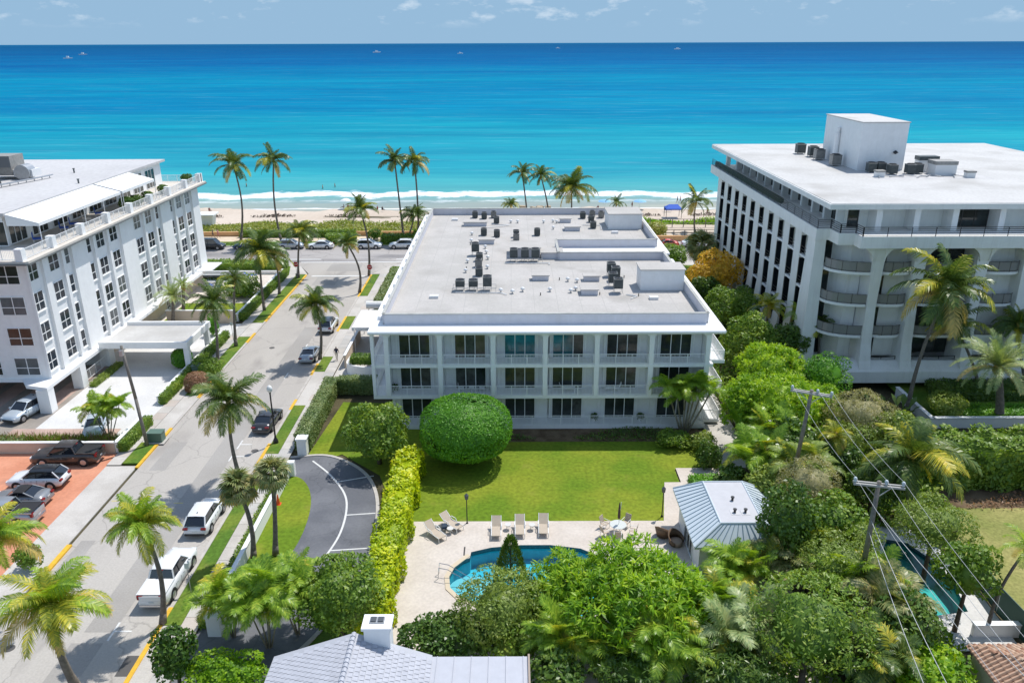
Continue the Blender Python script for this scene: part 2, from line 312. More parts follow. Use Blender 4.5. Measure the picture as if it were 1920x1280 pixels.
# ---------------------------------------------------------------- mesh helpers
class MB:
    def __init__(s): s.v = []; s.f = []
    def add(s, vs, fs):
        o = len(s.v); s.v += [tuple(p) for p in vs]; s.f += [tuple(i + o for i in f) for f in fs]; return s
    def box(s, x0, x1, y0, y1, z0, z1):
        return s.add([(x0, y0, z0), (x1, y0, z0), (x1, y1, z0), (x0, y1, z0), (x0, y0, z1), (x1, y0, z1), (x1, y1, z1), (x0, y1, z1)],
                     [(0, 3, 2, 1), (4, 5, 6, 7), (0, 1, 5, 4), (1, 2, 6, 5), (2, 3, 7, 6), (3, 0, 4, 7)])
    def obox(s, c, size, rz=0.0):
        ca, sa = math.cos(rz), math.sin(rz); hx, hy, hz = size[0] / 2, size[1] / 2, size[2] / 2
        vs = []
        for dz in (-hz, hz):
            for dx, dy in ((-hx, -hy), (hx, -hy), (hx, hy), (-hx, hy)):
                vs.append((c[0] + dx * ca - dy * sa, c[1] + dx * sa + dy * ca, c[2] + dz))
        return s.add(vs, [(0, 3, 2, 1), (4, 5, 6, 7), (0, 1, 5, 4), (1, 2, 6, 5), (2, 3, 7, 6), (3, 0, 4, 7)])
    def prism(s, pts, z0, z1):
        n = len(pts)
        a = sum(pts[i][0] * pts[(i + 1) % n][1] - pts[(i + 1) % n][0] * pts[i][1] for i in range(n))
        if a < 0: pts = pts[::-1]
        vs = [(x, y, z0) for x, y in pts] + [(x, y, z1) for x, y in pts]
        fs = [tuple(range(n - 1, -1, -1)), tuple(range(n, 2 * n))] + [(i, (i + 1) % n, n + (i + 1) % n, n + i) for i in range(n)]
        return s.add(vs, fs)
    def tube(s, p0, p1, r0, r1=None, n=6, cap=True):
        r1 = r0 if r1 is None else r1
        p0 = Vector(p0); p1 = Vector(p1); d = (p1 - p0)
        if d.length < 1e-6: return s
        d.normalize(); a = d.orthogonal().normalized(); b = d.cross(a)
        vs = []
        for p, r in ((p0, r0), (p1, r1)):
            for k in range(n):
                t = 2 * math.pi * k / n; vs.append(p + (a * math.cos(t) + b * math.sin(t)) * r)
        fs = [(k, (k + 1) % n, n + (k + 1) % n, n + k) for k in range(n)]
        if cap: fs += [tuple(range(n - 1, -1, -1)), tuple(range(n, 2 * n))]
        return s.add(vs, fs)
    def path(s, pts, rads, n=6):
        for i in range(len(pts) - 1): s.tube(pts[i], pts[i + 1], rads[i], rads[i + 1], n, cap=(i in (0, len(pts) - 2)))
        return s
    def lathe(s, c, prof, n=12):
        vs = []; m = len(prof)
        for r, z in prof:
            for k in range(n):
                t = 2 * math.pi * k / n; vs.append((c[0] + r * math.cos(t), c[1] + r * math.sin(t), c[2] + z))
        fs = []
        for i in range(m - 1):
            for k in range(n): fs.append((i * n + k, i * n + (k + 1) % n, (i + 1) * n + (k + 1) % n, (i + 1) * n + k))
        fs += [tuple(range(n - 1, -1, -1)), tuple(range((m - 1) * n, m * n))]
        return s.add(vs, fs)
    def poly(s, pts): return s.add(pts, [tuple(range(len(pts)))])
    def mesh(s, name, m, smooth=False):
        me = bpy.data.meshes.new(name); me.from_pydata(s.v, [], s.f)
        if m: me.materials.append(m)
        if smooth: me.shade_smooth()
        return me
    def build(s, name, m, parent=None, smooth=False, world=True):
        if parent is not None and world:
            l = parent.location if parent.parent is None else parent.location + parent.parent.location
            s.v = [(x - l[0], y - l[1], z - l[2]) for x, y, z in s.v]
        o = bpy.data.objects.new(name, s.mesh(name, m, smooth)); COL.objects.link(o)
        if parent is not None: o.parent = parent
        return o

def tag(o, label, cat, group=None, kind=None):
    o['label'] = label; o['category'] = cat
    if group: o['group'] = group
    if kind: o['kind'] = kind
    return o
def thing(name, label, cat, loc=(0, 0, 0), rz=0.0, group=None):
    o = bpy.data.objects.new(name, None); COL.objects.link(o)
    o.location = loc; o.rotation_euler = (0, 0, rz); o.empty_display_size = 0.2
    return tag(o, label, cat, group)
def inst(me, name, parent, loc=(0, 0, 0), rot=(0, 0, 0), scale=(1, 1, 1)):
    o = bpy.data.objects.new(name, me); COL.objects.link(o); o.location = loc; o.rotation_euler = rot; o.scale = scale
    if parent is not None: o.parent = parent
    return o
def copy_tree(src, parent=None):
    c = src.copy(); COL.objects.link(c)
    if parent is not None: c.parent = parent
    for ch in list(src.children): copy_tree(ch, c)
    return c
def clone(src, loc, rz, label, group=None):
    c = copy_tree(src); c.location = loc; c.rotation_euler = (0, 0, rz); c['label'] = label
    if group: c['group'] = group
    return c
def struct(name, mb, m, smooth=False):
    o = mb.build(name, m, smooth=smooth); o['kind'] = 'structure'; return o
def sheet(name, pts, z, m, kind='structure'):
    n = len(pts)
    a = sum(pts[i][0] * pts[(i + 1) % n][1] - pts[(i + 1) % n][0] * pts[i][1] for i in range(n))
    if a < 0: pts = pts[::-1]
    o = MB().poly([(x, y, z) for x, y in pts]).build(name, m); o['kind'] = kind; return o
def rect(x0, x1, y0, y1): return [(x0, y0), (x1, y0), (x1, y1), (x0, y1)]
def smooth_closed(pts, n=4):
    out = []; N = len(pts)
    for i in range(N):
        p0, p1, p2, p3 = (pts[(i + k - 1) % N] for k in range(4))
        for j in range(n):
            t = j / n
            out.append(tuple(0.5 * ((2 * p1[d]) + (-p0[d] + p2[d]) * t + (2 * p0[d] - 5 * p1[d] + 4 * p2[d] - p3[d]) * t * t + (-p0[d] + 3 * p1[d] - 3 * p2[d] + p3[d]) * t ** 3) for d in (0, 1)))
    return out
def smooth_open(pts, n=5):
    out = []; N = len(pts)
    for i in range(N - 1):
        p0, p1, p2, p3 = pts[max(i - 1, 0)], pts[i], pts[i + 1], pts[min(i + 2, N - 1)]
        for j in range(n):
            t = j / n
            out.append(tuple(0.5 * ((2 * p1[d]) + (-p0[d] + p2[d]) * t + (2 * p0[d] - 5 * p1[d] + 4 * p2[d] - p3[d]) * t * t + (-p0[d] + 3 * p1[d] - 3 * p2[d] + p3[d]) * t ** 3) for d in (0, 1)))
    out.append(tuple(pts[-1][:2])); return out
def strip(name, line, w, z, m, h=0.0, kind=None):
    """a ribbon of width w along a polyline (raised by h)"""
    L_, R_ = [], []
    for i, p in enumerate(line):
        a = line[max(i - 1, 0)]; b = line[min(i + 1, len(line) - 1)]
        dx, dy = b[0] - a[0], b[1] - a[1]; l = math.hypot(dx, dy) or 1
        L_.append((p[0] - dy / l * w / 2, p[1] + dx / l * w / 2)); R_.append((p[0] + dy / l * w / 2, p[1] - dx / l * w / 2))
    mb = MB(); n = len(line)
    z1 = z + h
    vs = [(x, y, z1) for x, y in L_] + [(x, y, z1) for x, y in R_]; fs = [(i, n + i, n + i + 1, i + 1) for i in range(n - 1)]
    if h:
        vs += [(x, y, z) for x, y in L_] + [(x, y, z) for x, y in R_]
        fs += [(2 * n + i, i, i + 1, 2 * n + i + 1) for i in range(n - 1)] + [(n + i, 3 * n + i, 3 * n + i + 1, n + i + 1) for i in range(n - 1)]
        fs += [(0, 2 * n, 3 * n, n), (n - 1, 2 * n - 1, 4 * n - 1, 3 * n - 1)]
    mb.add(vs, fs); o = mb.build(name, m)
    if kind: o['kind'] = kind
    return o

# ================================================================ SETTING

# sea: colour follows the depth, haze painted in far out, foam where it breaks
def sea_material():
    m = bpy.data.materials.new('sea_water'); m.use_nodes = True
    nt = m.node_tree; b = nt.nodes['Principled BSDF']; l = nt.links.new
    g = nt.nodes.new('ShaderNodeNewGeometry'); sp = nt.nodes.new('ShaderNodeSeparateXYZ'); l(g.outputs['Position'], sp.inputs[0])
    # long sand bars make bands that run along the shore
    mpn = nt.nodes.new('ShaderNodeMapping'); mpn.inputs['Scale'].default_value = (0.0016, 0.0085, 1); mpn.inputs['Rotation'].default_value = (0, 0, 0.05)
    l(g.outputs['Position'], mpn.inputs[0])
    n1 = nt.nodes.new('ShaderNodeTexNoise'); n1.inputs['Scale'].default_value = 1.0; n1.inputs['Detail'].default_value = 4; n1.inputs['Distortion'].default_value = 0.6
    l(mpn.outputs[0], n1.inputs['Vector'])
    # log distance to shore
    sub = nt.nodes.new('ShaderNodeMath'); sub.operation = 'SUBTRACT'; sub.inputs[1].default_value = 176; l(sp.outputs['Y'], sub.inputs[0])
    mxx = nt.nodes.new('ShaderNodeMath'); mxx.operation = 'MAXIMUM'; mxx.inputs[1].default_value = 1; l(sub.outputs[0], mxx.inputs[0])
    lg = nt.nodes.new('ShaderNodeMath'); lg.operation = 'LOGARITHM'; lg.inputs[1].default_value = 10; l(mxx.outputs[0], lg.inputs[0])
    ma = nt.nodes.new('ShaderNodeMath'); ma.operation = 'MULTIPLY_ADD'; ma.inputs[1].default_value = 0.62; ma.inputs[2].default_value = -0.31; l(n1.outputs['Fac'], ma.inputs[0])
    aa = nt.nodes.new('ShaderNodeMath'); aa.operation = 'ADD'; l(lg.outputs[0], aa.inputs[0]); l(ma.outputs[0], aa.inputs[1])
    dv = nt.nodes.new('ShaderNodeMath'); dv.operation = 'DIVIDE'; dv.inputs[1].default_value = 4.6; l(aa.outputs[0], dv.inputs[0])
    r = nt.nodes.new('ShaderNodeValToRGB'); l(dv.outputs[0], r.inputs[0])
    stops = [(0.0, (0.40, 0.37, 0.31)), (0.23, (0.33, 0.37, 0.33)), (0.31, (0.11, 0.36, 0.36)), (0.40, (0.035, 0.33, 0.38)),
             (0.49, (0.008, 0.275, 0.36)), (0.55, (0.001, 0.19, 0.335)), (0.615, (0.0, 0.195, 0.33)), (0.68, (0.0, 0.115, 0.28)), (0.78, (0.0, 0.085, 0.225)), (0.90, (0.0, 0.075, 0.19)), (1.0, (0.004, 0.11, 0.235))]  # paler last stop: horizon haze put into the water colour
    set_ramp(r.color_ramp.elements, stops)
    # darker and lighter streaks (weed beds, ripples and painted glints)
    mp2 = nt.nodes.new('ShaderNodeMapping'); mp2.inputs['Scale'].default_value = (0.010, 0.07, 1); l(g.outputs['Position'], mp2.inputs[0])
    n2 = nt.nodes.new('ShaderNodeTexNoise'); n2.inputs['Scale'].default_value = 1; n2.inputs['Detail'].default_value = 8; n2.inputs['Roughness'].default_value = 0.62; l(mp2.outputs[0], n2.inputs['Vector'])
    r2 = nt.nodes.new('ShaderNodeValToRGB'); r2.color_ramp.elements[0].position = 0.3; r2.color_ramp.elements[1].position = 0.72
    r2.color_ramp.elements[0].color = (0.72, 0.78, 0.86, 1); r2.color_ramp.elements[1].color = (1.28, 1.2, 1.12, 1); l(n2.outputs['Fac'], r2.inputs[0])
    mq = nt.nodes.new('ShaderNodeMixRGB'); mq.blend_type = 'MULTIPLY'; mq.inputs[0].default_value = 1; l(r.outputs[0], mq.inputs[1]); l(r2.outputs[0], mq.inputs[2])
    # big dark weed beds and cloud-shaped patches, then thin pale streaks: whitecaps and painted glints
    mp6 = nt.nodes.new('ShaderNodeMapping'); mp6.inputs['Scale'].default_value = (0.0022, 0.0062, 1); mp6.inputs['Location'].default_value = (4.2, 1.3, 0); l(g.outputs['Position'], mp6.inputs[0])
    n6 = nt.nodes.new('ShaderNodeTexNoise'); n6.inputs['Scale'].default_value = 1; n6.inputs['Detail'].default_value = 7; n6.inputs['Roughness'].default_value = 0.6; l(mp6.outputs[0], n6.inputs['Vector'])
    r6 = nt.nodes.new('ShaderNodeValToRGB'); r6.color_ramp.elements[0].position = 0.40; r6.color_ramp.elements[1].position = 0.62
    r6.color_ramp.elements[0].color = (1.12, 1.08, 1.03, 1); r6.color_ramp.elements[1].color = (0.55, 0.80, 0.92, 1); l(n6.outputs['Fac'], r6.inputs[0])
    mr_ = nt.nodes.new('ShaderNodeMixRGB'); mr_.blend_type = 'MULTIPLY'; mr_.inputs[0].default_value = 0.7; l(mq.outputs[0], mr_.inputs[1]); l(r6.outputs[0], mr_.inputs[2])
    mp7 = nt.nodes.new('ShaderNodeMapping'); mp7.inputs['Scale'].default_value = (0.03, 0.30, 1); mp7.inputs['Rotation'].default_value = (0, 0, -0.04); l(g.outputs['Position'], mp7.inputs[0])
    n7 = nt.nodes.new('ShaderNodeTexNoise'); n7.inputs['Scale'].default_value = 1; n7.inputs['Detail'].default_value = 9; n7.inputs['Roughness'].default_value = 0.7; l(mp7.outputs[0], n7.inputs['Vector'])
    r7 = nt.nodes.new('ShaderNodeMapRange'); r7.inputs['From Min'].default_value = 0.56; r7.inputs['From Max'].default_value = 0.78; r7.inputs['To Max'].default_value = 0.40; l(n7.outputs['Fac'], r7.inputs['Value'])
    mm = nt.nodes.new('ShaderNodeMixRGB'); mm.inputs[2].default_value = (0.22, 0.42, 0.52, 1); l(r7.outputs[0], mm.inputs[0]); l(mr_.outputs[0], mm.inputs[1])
    # surf foam: a band with ragged edges, a swash line by the sand, some caps
    mp3 = nt.nodes.new('ShaderNodeMapping'); mp3.inputs['Scale'].default_value = (0.035, 0.0, 0); l(g.outputs['Position'], mp3.inputs[0])
    n3 = nt.nodes.new('ShaderNodeTexNoise'); n3.inputs['Scale'].default_value = 1; n3.inputs['Detail'].default_value = 3; l(mp3.outputs[0], n3.inputs['Vector'])
    n4 = nt.nodes.new('ShaderNodeTexNoise'); n4.inputs['Scale'].default_value = 0.35; n4.inputs['Detail'].default_value = 8; n4.inputs['Roughness'].default_value = 0.72
    mp4 = nt.nodes.new('ShaderNodeMapping'); mp4.inputs['Scale'].default_value = (0.6, 1, 1); l(g.outputs['Position'], mp4.inputs[0]); l(mp4.outputs[0], n4.inputs['Vector'])
    def band(centre, width, wob, thr, soft):
        a = nt.nodes.new('ShaderNodeMath'); a.operation = 'MULTIPLY_ADD'; a.inputs[1].default_value = wob; a.inputs[2].default_value = -wob / 2 - centre; l(n3.outputs['Fac'], a.inputs[0])
        d = nt.nodes.new('ShaderNodeMath'); d.operation = 'ADD'; l(sp.outputs['Y'], d.inputs[0]); l(a.outputs[0], d.inputs[1])
        q = nt.nodes.new('ShaderNodeMath'); q.operation = 'ABSOLUTE'; l(d.outputs[0], q.inputs[0])
        w = nt.nodes.new('ShaderNodeMath'); w.operation = 'DIVIDE'; w.inputs[1].default_value = width; l(q.outputs[0], w.inputs[0])
        s_ = nt.nodes.new('ShaderNodeMath'); s_.operation = 'SUBTRACT'; s_.inputs[0].default_value = thr; l(w.outputs[0], s_.inputs[1])
        t = nt.nodes.new('ShaderNodeMath'); t.operation = 'ADD'; l(s_.outputs[0], t.inputs[0]); l(n4.outputs['Fac'], t.inputs[1])
        mr = nt.nodes.new('ShaderNodeMapRange'); mr.inputs['From Min'].default_value = 1.0; mr.inputs['From Max'].default_value = 1.0 + soft; l(t.outputs[0], mr.inputs['Value'])
        return mr.outputs[0]
    f1 = band(199.0, 13, 22, 0.84, 0.16); f2 = band(180.5, 2.0, 7, 0.80, 0.14); f3 = band(190, 12, 8, 0.62, 0.42)
    def mxm(x, y):
        k = nt.nodes.new('ShaderNodeMath'); k.operation = 'MAXIMUM'; l(x, k.inputs[0]); l(y, k.inputs[1]); return k.outputs[0]
    foam = mxm(mxm(f1, f2), f3)
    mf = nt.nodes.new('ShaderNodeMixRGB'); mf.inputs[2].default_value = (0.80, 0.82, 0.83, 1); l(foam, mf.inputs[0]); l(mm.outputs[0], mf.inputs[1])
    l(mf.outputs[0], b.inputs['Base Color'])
    b.inputs['Specular IOR Level'].default_value = 0.0
    gl = nt.nodes.new('ShaderNodeBsdfGlossy'); gl.inputs['Roughness'].default_value = 0.25; gl.inputs['Color'].default_value = (0.6, 0.8, 1, 1)
    ms = nt.nodes.new('ShaderNodeMixShader'); ms.inputs[0].default_value = 0.03
    l(b.outputs[0], ms.inputs[1]); l(gl.outputs[0], ms.inputs[2]); l(ms.outputs[0], nt.nodes['Material Output'].inputs[0])
    rr = nt.nodes.new('ShaderNodeMapRange'); rr.inputs['To Min'].default_value = 0.38; rr.inputs['To Max'].default_value = 0.9; l(foam, rr.inputs['Value']); l(rr.outputs[0], b.inputs['Roughness'])
    nb_ = nt.nodes.new('ShaderNodeTexNoise'); nb_.inputs['Scale'].default_value = 0.5; nb_.inputs['Detail'].default_value = 6
    mp5 = nt.nodes.new('ShaderNodeMapping'); mp5.inputs['Scale'].default_value = (0.25, 1, 1); l(g.outputs['Position'], mp5.inputs[0]); l(mp5.outputs[0], nb_.inputs['Vector'])
    bp = nt.nodes.new('ShaderNodeBump'); bp.inputs['Strength'].default_value = 0.5; bp.inputs['Distance'].default_value = 0.5
    l(nb_.outputs['Fac'], bp.inputs['Height']); l(bp.outputs[0], b.inputs['Normal'])
    return m
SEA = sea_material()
sea = MB()
xs = [-60000, -6000, -600, -120, 120, 600, 6000, 60000]; ys = [170, 260, 600, 2000, 9000, 90000]
for i in range(len(xs)):
    for j in range(len(ys)): sea.v.append((xs[i], ys[j], -0.32))
for i in range(len(xs) - 1):
    for j in range(len(ys) - 1):
        a = i * len(ys) + j; sea.f.append((a, a + len(ys), a + len(ys) + 1, a + 1))
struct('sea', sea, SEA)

# beach: a sloping bed of sand with small hummocks, ending below the water
def beach():
    nx, ny = 160, 34; x0, x1, y0, y1 = -260, 260, 153, 186
    gx = np.linspace(x0, x1, nx); gy = np.linspace(y0, y1, ny)
    X, Y = np.meshgrid(gx, gy, indexing='ij')
    t = (Y - 166) / 16.0
    Z = np.where(Y < 166, 0.12 + (166 - Y) * 0.012, 0.12 - np.clip(t, 0, 2) * 0.52)
    Z = Z + (RNG.random(X.shape) - 0.5) * 0.05 + 0.05 * np.sin(X * 0.21 + 0.4 * Y) + 0.04 * np.sin(X * 0.07)
    v = np.stack([X, Y, Z], -1).reshape(-1, 3); f = []
    for i in range(nx - 1):
        for j in range(ny - 1):
            a = i * ny + j; f.append((a, a + ny, a + ny + 1, a + 1))
    return MB().add(v.tolist(), f)
struct('beach', beach(), SAND, smooth=True)

# roads (one sheet level, pavements and verges are slabs beside them)
sheet('shore_road', rect(-300, 300, 132.2, 143.6), 0.0, ROAD2)
sheet('street', [(-33.0, -20), (-22.75, -20), (-22.75, 125.0), (-20.6, 129.4), (-16.5, 132.2), (-39.5, 132.2), (-35.2, 129.4), (-33.0, 125.0)], 0.004, ROAD)
def slab(name, x0, x1, y0, y1, z, m, kind='structure'):
    o = MB().box(x0, x1, y0, y1, -0.05, z).build(name, m)
    if kind: o['kind'] = kind
    return o
# asphalt patches laid later, darker
for pts in (rect(-31.9, -30.5, 61.5, 66.8), rect(-27.3, -25.4, 41, 99), rect(-27.6, -25.6, 22, 40), rect(-31.0, -27.4, 118.5, 124.0), rect(-30.5, -25.2, 126.5, 131), rect(-32.5, -31.4, 44, 51)):
    sheet('road_patch', pts, 0.010, ROADP)
for x0, x1, y0, y1 in ((-40, -33, 134.0, 134.4), (-20, 30, 134.0, 134.4), (-36, 8, 132.1, 132.5), (-120, -60, 134.0, 134.4), (-32.2, -23.6, 123.4, 123.9)):
    sheet('road_marking', rect(x0, x1, y0, y1), 0.014, PAINTW)
# parking ticks along the right kerb
for yy in (41.0, 48.3, 55.5, 63.9, 66.2, 82.6, 91.8):
    sheet('parking_mark', rect(-25.5, -24.3, yy, yy + 0.14), 0.014, PAINTW)
    sheet('parking_mark', rect(-25.5, -25.36, yy - 0.8, yy + 0.9), 0.0145, PAINTW)
# sewer survey marks in yellow
for k in range(7):
    xx = -34.6 + k * 1.75
    sheet('survey_mark', rect(xx, xx + 0.75, 56.6 - k * 0.12, 56.72 - k * 0.12), 0.014, mat('faded_yellow_mark', (0.6, 0.52, 0.22), 0.8))
MANH = mat('manhole_iron', (0.09, 0.085, 0.08), 0.7)
for (x, y) in ((-23.66, 65.02), (-30.41, 72.33), (-31.20, 39.57), (-29.52, 91.46), (-37.49, 153.26)):
    mh = MB().lathe((x, y, 0), [(0.33, 0.006), (0.33, 0.02), (0.26, 0.024), (0.05, 0.026)], 14).build('manhole_cover', MANH)
    mh['kind'] = 'structure'

CONCS = [CONC, mat_two('warm_pavement_slab', (0.46, 0.40, 0.35), (0.53, 0.47, 0.42), 0.35, 9, rough=0.9), mat_two('grey_pavement_slab', (0.43, 0.415, 0.39), (0.50, 0.485, 0.46), 0.35, 9, rough=0.9)]
def paving(name, x0, x1, y0, y1, z):
    p = MB().box(x0, x1, y0, y1, -0.05, z - 0.012).build(name, mat('joint_dirt', (0.20, 0.18, 0.15), .95)); p['kind'] = 'structure'
    n = int((y1 - y0) / 1.5); st = (y1 - y0) / n
    ms = [MB().box(x0 + .015, x1 - .015, .015, st - .015, z - 0.0119, z).mesh('paving_slab', m_) for m_ in CONCS]
    for k in range(n): inst(ms[random.choice((0, 0, 0, 0, 0, 0, 1, 2, 2))], 'paving_slab', p, (0, y0 + k * st, random.uniform(0, .004)))
# ---- left side of the street
paving('pavement', -36.0, -34.75, 62.3, 124.4, 0.11)
slab('driveway_apron', -36.0, -33.25, 22, 62.25, 0.03, CONC)
def verge(name, x0, x1, y0, y1, slant=0.0):
    MBo = MB().prism([(x0, y0 - slant), (x1, y0 + slant), (x1, y1), (x0, y1)], -0.05, 0.12)
    o = MBo.build(name, GRASS2); o['kind'] = 'structure'; return o
for y0, y1 in ((62.6, 66.6), (77.2, 95.2), (100.6, 124.2)):
    verge('verge', -34.74, -33.26, y0, y1)
for y0, y1 in ((66.62, 77.18), (95.22, 100.58)):
    slab('driveway_apron', -34.74, -33.26, y0, y1, 0.09, CONC)
def kerb(x0, x1, y0, y1, m=None, name='kerb'):
    o = MB().box(x0, x1, y0, y1, -0.04, 0.14).build(name, m or KERB); o['kind'] = 'structure'; return o
def yband(mb_pts):  # painted stretch of kerb
    x0, x1, y0, y1 = mb_pts; o = MB().box(x0 - 0.01, x1 + 0.01, y0, y1, 0.0, 0.15).build('yellow_kerb', YELLOW); o['kind'] = 'structure'
kerb(-33.25, -33.0, 62.4, 124.3)
for y0, y1 in ((61.8, 69.5), (76.5, 82), (93, 96.5), (101, 124)): yband((-33.25, -33.0, y0, y1))
yband((-33.2, -32.85, 47.2, 50.3))
# ---- right side of the street
paving('pavement', -21.3, -20.1, 24, 124.4, 0.115)
for y0, y1 in ((24, 36.5), (41.5, 60.5), (64.3, 74.6), (83.6, 88.2), (98.0, 103.2), (112.5, 124.2)):
    verge('verge', -22.48, -21.31, y0, y1)
prev = 24
for y0, y1 in ((36.52, 41.48), (60.52, 64.28), (74.62, 83.58), (88.22, 97.98), (103.22, 112.48)):
    slab('driveway_apron', -22.48, -21.31, y0, y1, 0.09, CONC)
kerb(-22.75, -22.49, 24, 124.3)
for y0, y1 in ((34.5, 43.2), (62.0, 66.2), (73.5, 76), (82.5, 86), (97, 103), (112, 124)): yband((-22.75, -22.49, y0, y1))
sheet('curb_inlet', rect(-23.6, -22.8, 37.2, 38.9), 0.016, MANH)

# ---- across the shore road
kerb(-300, 300, 143.6, 143.85)
slab('grass_strip', -300, 22, 143.86, 147.2, 0.12, GRASS2)
slab('shore_pavement', -300, 300, 147.21, 151.3, 0.11, mat_two('warm_pavement', (0.62, 0.50, 0.36), (0.68, 0.56, 0.42), 0.4, 5))
slab('grass_strip', 22.01, 300, 143.86, 147.2, 0.105, CONC)
def corner(name, pts, z, m): o = MB().prism(pts, -0.05, z).build(name, m); o['kind'] = 'structure'
corner('corner_pavement', [(-22.7, 124.45), (-20.05, 124.45), (-20.05, 129.2), (300, 129.2), (300, 132.15), (-16.3, 132.15), (-20.5, 129.3)], .1, CONC)
corner('corner_pavement', [(-33.05, 124.45), (-35.3, 129.4), (-39.4, 132.15), (-300, 132.15), (-300, 129.6), (-37.1, 129.6), (-36.0, 124.45)], .1, CONC)
corner('back_lawn', [(-20.0, 121.9), (32, 121.9), (32, 129.15), (-20.0, 129.15)], .06, GRASS2)
corner('back_lawn', [(-36.05, 124.6), (-37.15, 129.55), (-120, 129.55), (-120, 124.6)], .06, GRASS2)

# ---- left property grounds
sheet('forecourt', [(-46.4, 66.6), (-37.0, 66.2), (-37.0, 100.5), (-60, 100.5), (-60, 86), (-46.4, 86)], 0.02, CONCW)
slab('forecourt_link', -37.0, -36.02, 66.8, 77.0, 0.03, CONCW)
slab('forecourt_link', -37.0, -36.02, 95.4, 100.4, 0.03, CONCW)
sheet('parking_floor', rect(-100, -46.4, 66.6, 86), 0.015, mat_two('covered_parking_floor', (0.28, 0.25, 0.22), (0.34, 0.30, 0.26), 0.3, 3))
for x0 in (-48.9, -51.8, -54.7, -57.6, -60.5):
    sheet('paver_band', rect(x0, x0 + 1.9, 73.3, 85.8), 0.022, PAVER)
sheet('paver_band', rect(-48.5, -38.0, 66.9, 69.6), 0.026, PAVER)
sheet('salmon_lot', rect(-70, -36.0, 40, 64.6), 0.02, LOT)
sheet('pool_terrace', rect(-60, -37.06, 100.6, 124.5), 0.03, mat_two('terrace_tile', (0.62, 0.55, 0.48), (0.68, 0.62, 0.55), 0.5, 3))
sheet('garden_lawn', rect(-47, -37.1, 101.5, 109.5), 0.035, GRASS)
# ---- centre property grounds
sheet('lawn', [(-18.6, 62.0), (-15.5, 64.3), (-11.5, 60.5), (-10.2, 56.8), (-9.9, 40), (-7.8, 40), (-7.8, 53.3), (12.0, 53.3), (12.9, 59.0), (14.2, 59.0), (14.2, 61.3), (18.5, 61.3), (18.5, 66.6), (-8.6, 66.6), (-8.9, 75), (-17.6, 75.6), (-18.6, 64)], 0.0, GRASS)
sheet('planting_bed', rect(-8.6, 17.95, 66.61, 69.3), 0.004, BROWN)
sheet('side_yard', rect(-20.05, -13.0, 78.6, 121.7), 0.004, CONC)
sheet('side_path', rect(18.55, 21.5, 61.6, 100), 0.008, CONC)
outer = smooth_open([(-20.05, 63.7), (-17.3, 64.1), (-15.2, 63.2), (-12.8, 60.8), (-11.3, 57.4), (-10.6, 53.2), (-10.5, 49.0), (-11.3, 44), (-13.0, 39.5), (-15.5, 36.4), (-20.05, 34.8)], 5)
inner = smooth_open([(-20.05, 60.3), (-18.4, 60.2), (-17.0, 58.1), (-16.2, 54.8), (-16.1, 50.5), (-16.9, 46.5), (-18.2, 43.0), (-20.05, 41.4)], 6)
sheet('driveway', outer + inner[::-1], 0.012, DRIVE)
strip('driveway_edging', outer, 0.28, 0.012, KERB, 0.07, 'structure')
wl = smooth_open([(-17.9, 63.1), (-15.8, 60.6), (-14.0, 57.6), (-13.3, 54.9), (-13.2, 51.5), (-13.8, 48.2)], 6)
strip('driveway_line', wl, 0.16, 0.017, PAINTW, 0, 'structure')
strip('driveway_line', [(-13.3, 54.3), (-10.75, 54.6)], 0.13, 0.021, PAINTW, 0, 'structure')
strip('driveway_line', [(-13.5, 49.6), (-10.6, 49.9)], 0.13, 0.021, PAINTW, 0, 'structure')
strip('driveway_line', [(-15.0, 59.4), (-12.0, 60.4)], 0.13, 0.021, PAINTW, 0, 'structure')
sheet('island_lawn', [(-19.2, 60.2)] + inner[2:-2] + [(-19.2, 42.0)], 0.016, GRASS)
sheet('entrance_lawn', [(-20.0, 34.7), (-15.3, 36.2), (-12.9, 39.4), (-11.2, 44), (-10.0, 44), (-10, 24), (-20, 24)], 0.0, GRASS2)
# pool terrace
deck = [(-9.2, 36), (-7.85, 53.3), (11.8, 53.3), (12.9, 59.1), (14.3, 59.1), (14.3, 61.5), (19.0, 61.5), (19.0, 36)]
pool_pts = [(-3.12, 48.6), (-3.05, 49.3), (-1.6, 49.85), (0.6, 50.15), (2.8, 50.15), (5.0, 49.7), (6.8, 48.4), (7.6, 46.4), (7.2, 44.2), (5.6, 42.6), (3.0, 41.9), (0.4, 42.0), (-1.6, 42.7), (-2.5, 43.6), (-3.6, 44.2), (-4.35, 45.2), (-4.5, 46.4), (-4.2, 47.5), (-3.6, 48.3)]
def ring_sheet(name, outer_, hole, z, m, more=()):
    """flat sheet with a hole (bridged by triangulation)"""
    import bmesh
    bm = bmesh.new()
    vo = [bm.verts.new((x, y, z)) for x, y in outer_]; vh = [bm.verts.new((x, y, z)) for x, y in hole]
    es = [bm.edges.new((vo[i], vo[(i + 1) % len(vo)])) for i in range(len(vo))] + [bm.edges.new((vh[i], vh[(i + 1) % len(vh)])) for i in range(len(vh))]
    for h2 in more:
        v2 = [bm.verts.new((x, y, z)) for x, y in h2]; es += [bm.edges.new((v2[i], v2[(i + 1) % len(v2)])) for i in range(len(v2))]
    bmesh.ops.triangle_fill(bm, edges=es, use_beauty=True, use_dissolve=False)
    for f in bm.faces:
        if f.normal.z < 0: f.normal_flip()
    me = bpy.data.meshes.new(name); bm.to_mesh(me); bm.free(); me.materials.append(m)
    o = bpy.data.objects.new(name, me); COL.objects.link(o); return o
pd = ring_sheet('pool_deck', deck, pool_pts, 0.06, DECK); pd['kind'] = 'structure'
WATER = bpy.data.materials.new('pool_water'); WATER.use_nodes = True
